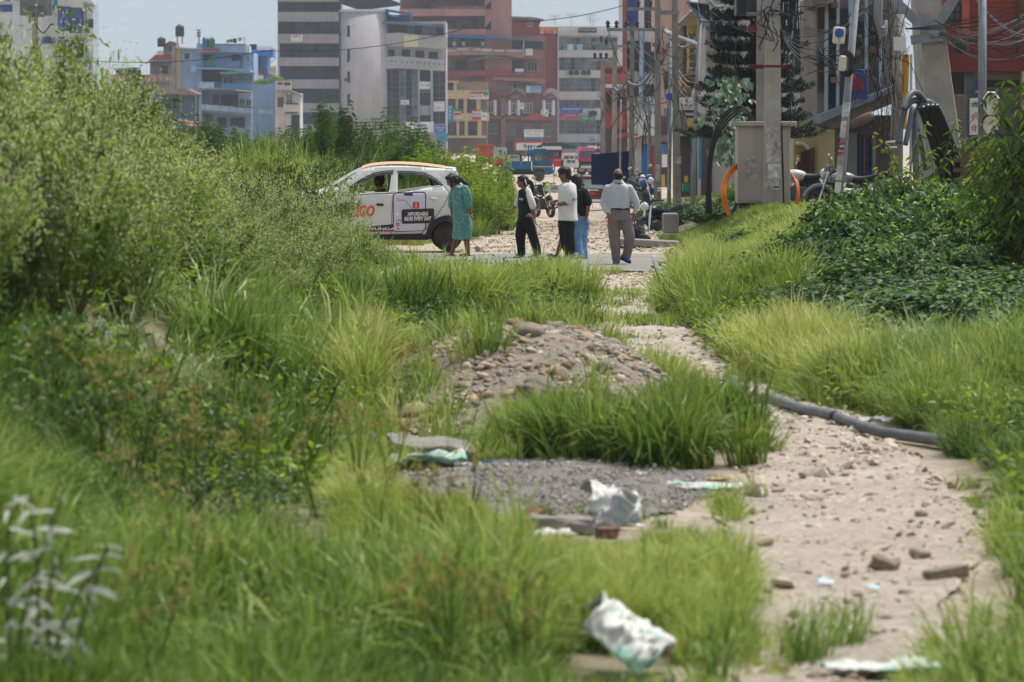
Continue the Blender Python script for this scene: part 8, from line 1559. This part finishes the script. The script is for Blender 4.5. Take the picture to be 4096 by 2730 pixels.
# ---- youth in the white T-shirt
f=Fig(Z8,67.3,850,1438,'youth in a loose white T shirt and black trousers looking at his hands');b=MB();f.head(b,800,512,PI,.18,.225);f.limb(b,[(822,570,0),(832,625,0)],[.055,.062]);f.stack(b,[(832,620,52,.13),(838,800,66,.14),(836,1000,68,.14)])
f.limb(b,[(868,660,-.17),(868,790,-.2),(790,825,-.18),(715,828,-.12)],[.048,.043,.036,.027]);f.hand(b,f.J(715,828,-.12),(-1,.1,.25),L=.17,curl=.7);f.limb(b,[(815,660,.17),(790,780,.19),(735,800,.12),(705,795,.06)],[.048,.043,.036,.027]);f.hand(b,f.J(705,795,.06),(-1,-.2,-.05),L=.17,curl=.7)
f.limb(b,[(850,980,-.08),(850,1190,-.08),(880,1350,-.08)],[.085,.065,.038]);f.limb(b,[(800,980,.08),(812,1190,.08),(838,1360,.08)],[.085,.065,.038]);f.body(b,SKIN);f.eyes()
f.hair(HAIR,[((-.08,0,.20),(.50,.43,.40)),((-.30,0,-.10),(.26,.38,.42)),((.22,0,.28),(.22,.34,.18)),((.05,-.28,.12),(.30,.14,.24)),((-.42,0,-.35),(.12,.26,.2))],None,.010)
b=MB();f.stack(b,[(836,596,44,.09),(836,622,82,.17),(832,660,98,.20),(834,780,100,.20),(838,900,100,.21),(842,1000,104,.22)]);f.limb(b,[(866,650,-.16),(872,720,-.22),(862,778,-.22)],[.085,.09,.088]);f.limb(b,[(812,650,.16),(798,720,.21),(788,772,.21)],[.082,.088,.085]);ts=f.cloth('t_shirt',b,C_wtee,.012,(8,8,4));printed(f,ts,'N',898,778,.042,.042,C_blk);printed(f,ts,'✓',928,778,.03,.03,C_blk)
b=MB();f.stack(b,[(825,985,86,.16),(828,1050,88,.16)]);f.limb(b,[(852,1030,-.08),(858,1190,-.08),(880,1330,-.08)],[.11,.092,.062]);f.limb(b,[(800,1030,.08),(808,1190,.08),(842,1345,.08)],[.11,.09,.06]);f.cloth('trousers',b,C_blk,.010,(10,10,6))
chk=mat('checked_canvas','#1a1a1c',.8);n_=chk.node_tree.nodes;ck=n_.new('ShaderNodeTexChecker');ck.inputs['Scale'].default_value=55;ck.inputs['Color1'].default_value=(.7,.7,.68,1);ck.inputs['Color2'].default_value=(.012,.012,.013,1);tcn=n_.new('ShaderNodeTexCoord');chk.node_tree.links.new(tcn.outputs['Object'],ck.inputs['Vector']);chk.node_tree.links.new(ck.outputs[0],n_['Principled BSDF'].inputs['Base Color'])
f.shoe(f.J(945,1375,-.08),f.J(808,1432,-.08),chk,.047,.075,S_white,'sneaker');f.shoe(f.J(862,1418,.08),f.J(752,1422,.08),chk,.047,.07,S_white,'sneaker')
b=MB();b.smooth=True;q=f.J(722,828,-.125);b.tube([q+Vector((0,.034*math.cos(t),.034*math.sin(t))) for t in np.linspace(0,6.283,14)],.011,6);b.cbox(q+Vector((0,-.036,.01)),(.035,.012,.035));f.fin(b.build('watch',S_white,None,(0,0,0)))
# ---- girl in light jeans
f=Fig(Z8,67.95,975,1425,'girl in a black T shirt and light blue jeans with tied hair');b=MB();f.head(b,930,585,PI*.86,.05,.215);f.limb(b,[(945,640,0),(955,690,0)],[.045,.055]);f.stack(b,[(960,690,55,.12),(975,850,60,.12),(980,1000,62,.13)])
f.limb(b,[(1030,710,-.13),(1052,840,-.17),(1035,960,-.17)],[.042,.038,.025]);f.hand(b,f.J(1035,960,-.17),(-.15,0,-1),L=.15);f.limb(b,[(930,710,.14),(915,830,.17),(905,950,.15)],[.042,.038,.025]);f.hand(b,f.J(905,950,.15),(-.1,0,-1),L=.15)
f.limb(b,[(950,960,-.08),(930,1180,-.08),(965,1370,-.08)],[.085,.062,.038]);f.limb(b,[(1000,960,.08),(985,1180,.08),(1000,1380,.08)],[.085,.062,.038]);f.body(b,SKIN);f.hair(HAIRB,[((-.05,0,.16),(.50,.44,.42)),((-.22,0,-.06),(.34,.42,.42)),((-.46,0,-.34),(.22,.26,.24))],lambda b:b.tube(smoothpath([f.J(968,645,-.05),f.J(995,680,-.08),f.J(1020,730,-.1)],4),[.055]*4+[.045]*4+[.02],10))
b=MB();f.stack(b,[(955,655,45,.09),(962,690,82,.17),(972,780,86,.16),(980,880,76,.155),(985,950,74,.16)]);f.limb(b,[(1022,700,-.13),(1048,770,-.18),(1054,815,-.18)],[.065,.068,.066]);f.limb(b,[(935,700,.14),(920,780,.18),(916,815,.18)],[.065,.066,.064]);f.cloth('t_shirt',b,C_blk,.008)
b=MB();f.stack(b,[(980,940,66,.15),(978,1020,74,.16)]);f.limb(b,[(950,1000,-.07),(928,1190,-.08),(968,1385,-.08)],[.115,.10,.085]);f.limb(b,[(1000,1000,.07),(988,1190,.08),(1000,1390,.08)],[.11,.098,.08]);f.cloth('jeans',b,C_jean,.012,(10,10,7))
f.shoe(f.J(1034,1424,-.08),f.J(905,1424,-.08),mat('dark_slip_on','#2d2926',.7),.046,.06);f.shoe(f.J(1030,1418,.08),f.J(925,1418,.08),MATS['dark_slip_on'],.046,.06)
# ---- older man seen from behind
f=Fig(Z8,64.8,1390,1478,'balding man in a pale grey shirt and grey trousers walking away');b=MB();f.head(b,1364,525,PI/2,.08,.215);f.limb(b,[(1366,570,0),(1367,610,0)],[.06,.065]);f.stack(b,[(1368,600,60,.10),(1368,700,110,.11),(1375,900,95,.11)])
f.limb(b,[(1250,660,0),(1222,820,.02),(1262,925,-.08)],[.05,.045,.03]);f.hand(b,f.J(1264,930,-.10),(.35,.1,-1),Vector((1,0,0)),.175,.2);f.limb(b,[(1488,660,0),(1552,820,.02),(1542,915,0)],[.05,.045,.03]);f.hand(b,f.J(1542,918,0),(-.25,0,-1),Vector((1,0,0)),.17,.4)
f.limb(b,[(1318,980,0),(1330,1200,0),(1345,1410,0)],[.085,.062,.036]);f.limb(b,[(1440,980,0),(1482,1180,-.02),(1452,1375,.12)],[.085,.062,.036]);f.body(b,SKIN2)
f.hair(HAIR,[((-.17,0,-.03),(.37,.405,.34))],None,.004)
b=MB();f.stack(b,[(1367,572,44,.06),(1368,592,56,.07),(1368,612,78,.09),(1368,634,104,.115),(1368,672,122,.125),(1369,750,122,.13),(1374,830,118,.135),(1378,885,108,.13)]);f.limb(b,[(1256,662,0),(1220,800,.02),(1232,870,-.02),(1268,925,-.07)],[.066,.064,.058,.042]);f.limb(b,[(1482,660,0),(1545,790,.02),(1555,850,.01),(1540,915,0)],[.066,.064,.056,.042]);f.cloth('shirt',b,C_shirt,.014,(7,7,4))
b=MB();f.stack(b,[(1378,872,108,.13),(1382,930,118,.14),(1384,1000,124,.15)]);f.limb(b,[(1322,1000,0),(1330,1200,0),(1346,1415,0)],[.115,.092,.066]);f.limb(b,[(1442,1000,0),(1484,1180,-.02),(1452,1378,.1)],[.115,.092,.066]);f.cloth('trousers',b,C_grey,.012,(9,9,6));b=MB();b.smooth=True;q=f.J(1378,876);b.rings([(q.x,q.y,q.z-.014,109*f.k,.137),(q.x,q.y,q.z+.014,109*f.k,.136)],26);f.fin(b.build('belt',mat('brown_belt','#33201c',.5),None,(0,0,0)))
f.shoe(f.J(1342,1476,-.11),f.J(1343,1462,.13),mat('blue_sneaker','#23558f',.7,.15,20),.055,.09,mat('dark_sole','#1e2024',.8),'sneaker');f.shoe(f.J(1395,1400,.14),f.J(1488,1446,.02),MATS['blue_sneaker'],.052,.09,MATS['dark_sole'],'sneaker')
# ---- taxi driver
f=Fig(Z7,73.7,1010,900,'driver in a yellow vest sitting inside the white taxi');b=MB();f.head(b,985,385,PI,.05,.22);f.limb(b,[(1000,440,0),(1010,490,0)],[.055,.06]);f.stack(b,[(1010,490,55,.14),(1020,600,75,.17),(1030,850,80,.17)]);f.limb(b,[(1000,540,-.17),(930,640,-.19),(830,560,-.12)],[.05,.042,.03]);f.hand(b,f.J(830,560,-.12),(-.8,0,.6),L=.16);f.limb(b,[(1000,540,.17),(930,640,.19),(790,540,.12)],[.05,.042,.03]);f.hand(b,f.J(790,540,.12),(-.8,0,.6),L=.16);f.limb(b,[(1030,830,-.1),(850,820,-.1),(780,980,-.1)],[.08,.065,.04]);f.limb(b,[(1030,830,.1),(850,820,.1),(780,980,.1)],[.08,.065,.04]);f.body(b,SKIN);f.eyes();f.hair(HAIR,[((-.08,0,.18),(.47,.40,.38)),((-.28,0,-.05),(.24,.36,.3))])
b=MB();f.stack(b,[(1010,478,50,.12),(1012,520,78,.19),(1025,640,84,.19),(1030,840,88,.19)]);f.cloth('shirt',b,mat('dark_maroon_shirt','#3a2422',.9),.006)
for sg in (-1,1):b=MB();b.tube(smoothpath([f.J(1040,480,sg*.10),f.J(975,510,sg*.12),f.J(958,580,sg*.13),f.J(962,700,sg*.13)],4),.035,8);f.fin(b.build('vest_panel',mat('yellow_vest','#c9a21c',.8),None,(0,0,0)))
# ---- people sitting by the shops
def sitter(x,y,d,label,top,hair_=HAIR,yaw=PI,helm=False):
 f=Fig(Z5,d,x,y+165,label);k=.11/f.k;b=MB();f.head(b,x,y,yaw,.1,.22);f.limb(b,[(x+3,y+.5*k,0),(x+5,y+1.3*k,0)],[.055,.06]);f.stack(b,[(x+5,y+1.3*k,.11/f.k,.15),(x+8,y+4.5*k,.13/f.k,.17)])
 for s_ in (-1,1):f.limb(b,[(x,y+1.7*k,s_*.18),(x-.5*k,y+3.6*k,s_*.2),(x-2.2*k,y+4.0*k,s_*.14)],[.05,.043,.03]);f.hand(b,f.J(x-2.2*k,y+4.0*k,s_*.14),(-1,0,-.2));f.limb(b,[(x+8,y+4.6*k,s_*.1),(x-3.4*k,y+4.8*k,s_*.1),(x-3.2*k,y+8.3*k,s_*.1)],[.085,.068,.045]);b.ell(f.J(x-3.8*k,y+8.6*k,s_*.1),(.11,.045,.04))
 f.body(b,SKIN);f.hair(hair_,[((-.1,0,.16),(.48,.42,.42)),((-.3,0,-.06),(.26,.38,.36))]);b=MB();f.stack(b,[(x+4,y+1.0*k,.07/f.k,.1),(x+4,y+1.5*k,.135/f.k,.2),(x+8,y+4.7*k,.15/f.k,.19)]);f.cloth('shirt',b,top);return f
sitter(808,1348,91,'dark haired person sitting behind the orange ducts',C_blk2);sitter(1128,1318,78.5,'dark haired person sitting beside the white concrete box',C_blk,yaw=PI*.9);sitter(1000,1330,92,'person in a white shirt sitting on the silver flanked motorcycle',C_wtee,HAIRB);sitter(1216,1300,95,'person sitting in the dark shop doorway',mat('maroon_cloth','#5c2a2a',.9),HAIRB)
# ================================================================ LITTER AND LOOSE THINGS
M_sack=mat('woven_sack_teal','#d3d6cf',.6,.05,1);
def sackmat(name,base,band):
 m=bpy.data.materials.new(name);m.use_nodes=True;n=m.node_tree.nodes;l=m.node_tree.links;b=n['Principled BSDF'];b.inputs['Roughness'].default_value=.6;tc=n.new('ShaderNodeTexCoord');nz=n.new('ShaderNodeTexNoise');nz.inputs['Scale'].default_value=5;nz.inputs['Detail'].default_value=4;l.new(tc.outputs['Object'],nz.inputs['Vector']);cr=n.new('ShaderNodeValToRGB');e=cr.color_ramp.elements;e[0].position=.52;e[0].color=(*lin(base),1);e[1].position=.62;e[1].color=(*lin(band),1);l.new(nz.outputs['Fac'],cr.inputs[0]);l.new(cr.outputs[0],b.inputs['Base Color']);MATS[name]=m;return m
K_teal=sackmat('teal_white_sack','#c3c4bd','#7db3a3');K_white=sackmat('white_sack','#bdbdb8','#9fb0b4');K_mint=sackmat('mint_sack','#bcbeb5','#86b8a6')
def gp(px,py,d=None,dz=0.0):
 d=d or 8160/(py-140);q=P(px,py,d);return Vector((q.x,d,float(hgt(q.x,d))+dz))
def sheet(name,w,l,h,m_,label,cat,loc,seed,rz=0.0,curl=0.0,fold=1.0,roll=0.0,tilt=(0,0)):
 """thin woven sheet lying crumpled: ridged folds, curled rim, optional roll about its long side"""
 nx,ny=34,26;g=random.Random(seed);o=Vector((g.random()*90,g.random()*90,0));vs=[]
 for j in range(ny+1):
  for i in range(nx+1):
   u,v=i/nx-.5,j/ny-.5;e=1+.10*mnoise.noise(Vector((u*4,v*4,seed)));q=Vector((u*2.2,v*2.2,0))+o
   rd=(1-abs(mnoise.noise(q)))**2*.7+(1-abs(mnoise.noise(q*2.3)))**3*.45+.10*mnoise.noise(q*5)
   z=h*(fold*rd+curl*(2*max(abs(u),abs(v)))**5);x,y=u*w*e,v*l*e
   if roll:a=v*roll;rr=l/roll;x,y,z=x,(rr+z)*math.sin(a),(rr+z)*math.cos(a)
   vs.append((x,y,z))
 b=MB();b.smooth=True;b.add(vs,[(j*(nx+1)+i,j*(nx+1)+i+1,(j+1)*(nx+1)+i+1,(j+1)*(nx+1)+i) for j in range(ny) for i in range(nx)]);o=link(name,b.mesh(name,m_),None,loc);o.rotation_euler=(tilt[0],tilt[1],rz);md=o.modifiers.new('t','SOLIDIFY');md.thickness=.004;return tag(o,label,cat)
q=gp(600,690,15.1);sheet('woven_sack',.28,.28,.05,K_teal,'teal and white sack rolled upright in the near grass','sack',q+Vector((0,0,.10)),1,.1,0,1,2.3,(.25,.75))
sheet('woven_sack',.28,.22,.045,K_teal,'narrow teal sack roll leaning on the upright one','sack',gp(628,690,15.25)+Vector((0,0,.10)),2,-.35,0,1,2.6,(.2,.55))
sheet('woven_sack',.42,.26,.035,K_teal,'teal sack lying flat at the bottom of the footpath','sack',gp(880,684,15.0,.02),3,.1,.3)
sheet('woven_sack',.62,.4,.07,K_mint,'mint edged sack spread beside the broken concrete lump','sack',gp(415,474,24.5,.02),4,.1,.6)
sheet('woven_sack',.28,.28,.05,K_white,'bulging white sack standing on the crushed stone','sack',gp(606,522,21.3,.05),5,.3,.0,1.0,2.6,(.35,.3));sheet('woven_sack',.24,.24,.04,K_white,'limp white sack end hanging beside the bulging one','sack',gp(622,530,21.0,.08),6,-.4,0,1,3.6,(.3,-.9))
sheet('woven_sack',.46,.3,.03,K_mint,'flattened mint and white sack at the edge of the crushed stone','sack',gp(706,494,23.0,.01),7,-.2,.3)
sheet('woven_sack',.30,.26,.03,K_mint,'pale teal sack caught in the grass below the car','sack',gp(392,290,54,.16),8,.2,.2,1,3.0,(.7,-.3))
sheet('plastic_bag',.26,.2,.10,mat('blue_plastic','#2a6fb0',.35,.1,8),'crumpled blue plastic bag by the crushed stone patch','plastic bag',gp(357,456,25.6,.03),30,.2,.4)
sheet('plastic_sheet',.5,.14,.03,mat('deep_blue_plastic','#1c4a9c',.4,.1,8),'strip of dark blue plastic sheet behind the crushed stone','plastic sheet',gp(490,467,25.2,.0),31,.15)
for i,(nm,px,py,d,w,l,h,m_,lab) in enumerate((('white_wrapper',540,540,20.3,.34,.16,.03,K_white,'torn white wrapper lying before the bricks'),('white_wrapper',498,563,19.3,.26,.07,.03,K_white,'long white wrapper strip in the grass'),('white_wrapper',468,478,24.2,.14,.1,.03,K_white,'small white scrap on the crushed stone'),('yellow_wrapper',716,482,23.8,.13,.08,.02,mat('dull_yellow','#aa9a52',.6),'yellow wrapper beside the flattened mint sack'),('white_wrapper',876,428,28.3,.24,.1,.04,K_mint,'pale scrap lying by the grey pipe'),('yellow_wrapper',562,543,20.2,.15,.07,.03,mat('pale_yellow_wrap','#b5b07c',.6),'pale yellow wrapper before the bricks'))):sheet(nm,w,l,h,m_,lab,'wrapper',gp(px,py,d,.015),20+i,random.uniform(-.5,.5),.3)
for px,py,w,lab in ((826,592,.07,'flat pale blue scrap on the footpath'),(874,597,.05,'narrow pale blue scrap beside the larger blue one'),(848,633,.06,'white torn paper scrap on the footpath'),(640,528,.04,'tiny white paper scrap by the standing sack')):
 q=gp(px,py,None,.03);b=MB();b.cbox(q,(w,w*.7,.004),Matrix.Rotation(.3,3,'X') @ Matrix.Rotation(.12,3,'Y'));b.thing('paper_scrap',mat('pale_blue_scrap','#b4c6d8',.6) if 'blue' in lab else S_white,lab,'scrap',loc=tuple(q))
def lump(name,m_,label,loc,size,rz,tilt,cat,seed,rough=.12):
 bm=bmesh.new();bmesh.ops.create_cube(bm,size=1);bmesh.ops.bevel(bm,geom=bm.edges[:],offset=.06,segments=1,affect='EDGES');bmesh.ops.subdivide_edges(bm,edges=bm.edges[:],cuts=2,use_grid_fill=True)
 for v in bm.verts:v.co=Vector((v.co.x*size[0],v.co.y*size[1],v.co.z*size[2]))+Vector((1,1,1))*0+v.co.normalized()*rough*min(size)*2*mnoise.noise(v.co*3+Vector((seed,0,0)))
 me=bpy.data.meshes.new(name);bm.to_mesh(me);bm.free();me.materials.append(m_);o=link(name,me,None,loc);o.rotation_euler=(tilt[0],tilt[1],rz);return tag(o,label,cat)
M_br=mat('fired_brick','#7b5a4b',.95,.2,12,bump=.5);M_mortar=mat('mortared_brick','#8d8070',.95,.2,12,bump=.5)
lump('brick',M_mortar,'mortar caked brick lying on the near path beside a wedge shaped one',gp(946,583,18.4,.03),(.19,.10,.06),.2,(0,-.15),'brick',1);lump('brick',M_mortar,'wedge shaped broken brick on the near path',gp(884,576,18.7,.025),(.12,.09,.07),-.3,(.1,.35),'brick',2,.2)
lump('brick',M_br,'red brick tilted among the litter before the crushed stone',gp(526,526,21.0,.04),(.19,.1,.07),.6,(.2,-.4),'brick',3);lump('brick',M_br,'half buried red brick left of the tilted one',gp(493,524,21.2,.02),(.16,.09,.06),.1,(0,.1),'brick',4);lump('brick',M_br,'red brick fragment under the standing white sack',gp(607,538,20.6,.03),(.1,.08,.06),.4,(0,0),'brick',5)
lump('concrete_lump',W_conc,'angular grey concrete lump behind the mint edged sack',gp(430,462,24.9,.08),(.52,.3,.2),.15,(.1,.12),'concrete',6,.2);lump('concrete_lump',W_conc,'flat pale concrete piece before the crushed stone',gp(570,522,21.0,.02),(.42,.12,.06),0,(0,0),'concrete',7,.2);lump('concrete_lump',W_conc,'cement sack shaped lump lying right of the bricks',gp(563,531,20.8,.04),(.34,.13,.09),.05,(0,0),'concrete',8,.25)
lump('boulder',M_heap,'orange tan boulder half sunk in the heap front',gp(543,410,28.0,.06),(.36,.26,.18),.2,(0,.1),'boulder',9,.3)
# bent pinkish sheet standing behind the heap
b=MB();b.smooth=True;vs=[]
for i in range(13):t=i/12;q=P(566+34*t,322+28*t*t,33.5-3.4*t);vs+=[(q.x,q.y,float(hgt(q.x,q.y))-.1),(q.x+.02*math.sin(t*3),q.y,q.z)]
b.add(vs,[(2*i,2*i+2,2*i+3,2*i+1) for i in range(12)]);o=b.thing('bent_sheet',mat('faded_pink_sheet','#b08a80',.6,.2,4,streak=.5),'bent faded pink metal sheet standing behind the gravel heap','metal sheet',loc=tuple(P(590,360,31)));md=o.modifiers.new('t','SOLIDIFY');md.thickness=.012
# grey pipe beside the path
pts=[(735,385),(738,394),(752,400),(775,406),(800,413),(828,421),(855,429),(882,435),(905,439),(935,446),(965,452)]
P_=[]
for px,py in pts:q=gp(px,py+3);P_.append(q+Vector((0,0,.055)))
r=empty('water_pipe',tuple(P_[4]),'grey plastic water pipe lying along the footpath edge','pipe');b=MB();b.smooth=True;b.tube(smoothpath(P_,5),.039,14);b.build('tube',mat('grey_pipe','#5f6365',.55,.18,5),r);q=P_[5].lerp(P_[6],.3);t=(P_[6]-P_[5]).normalized();b=MB();b.smooth=True;b.tube([q-t*.05,q+t*.05],.045,14);b.build('coupling',M_blackp,r)
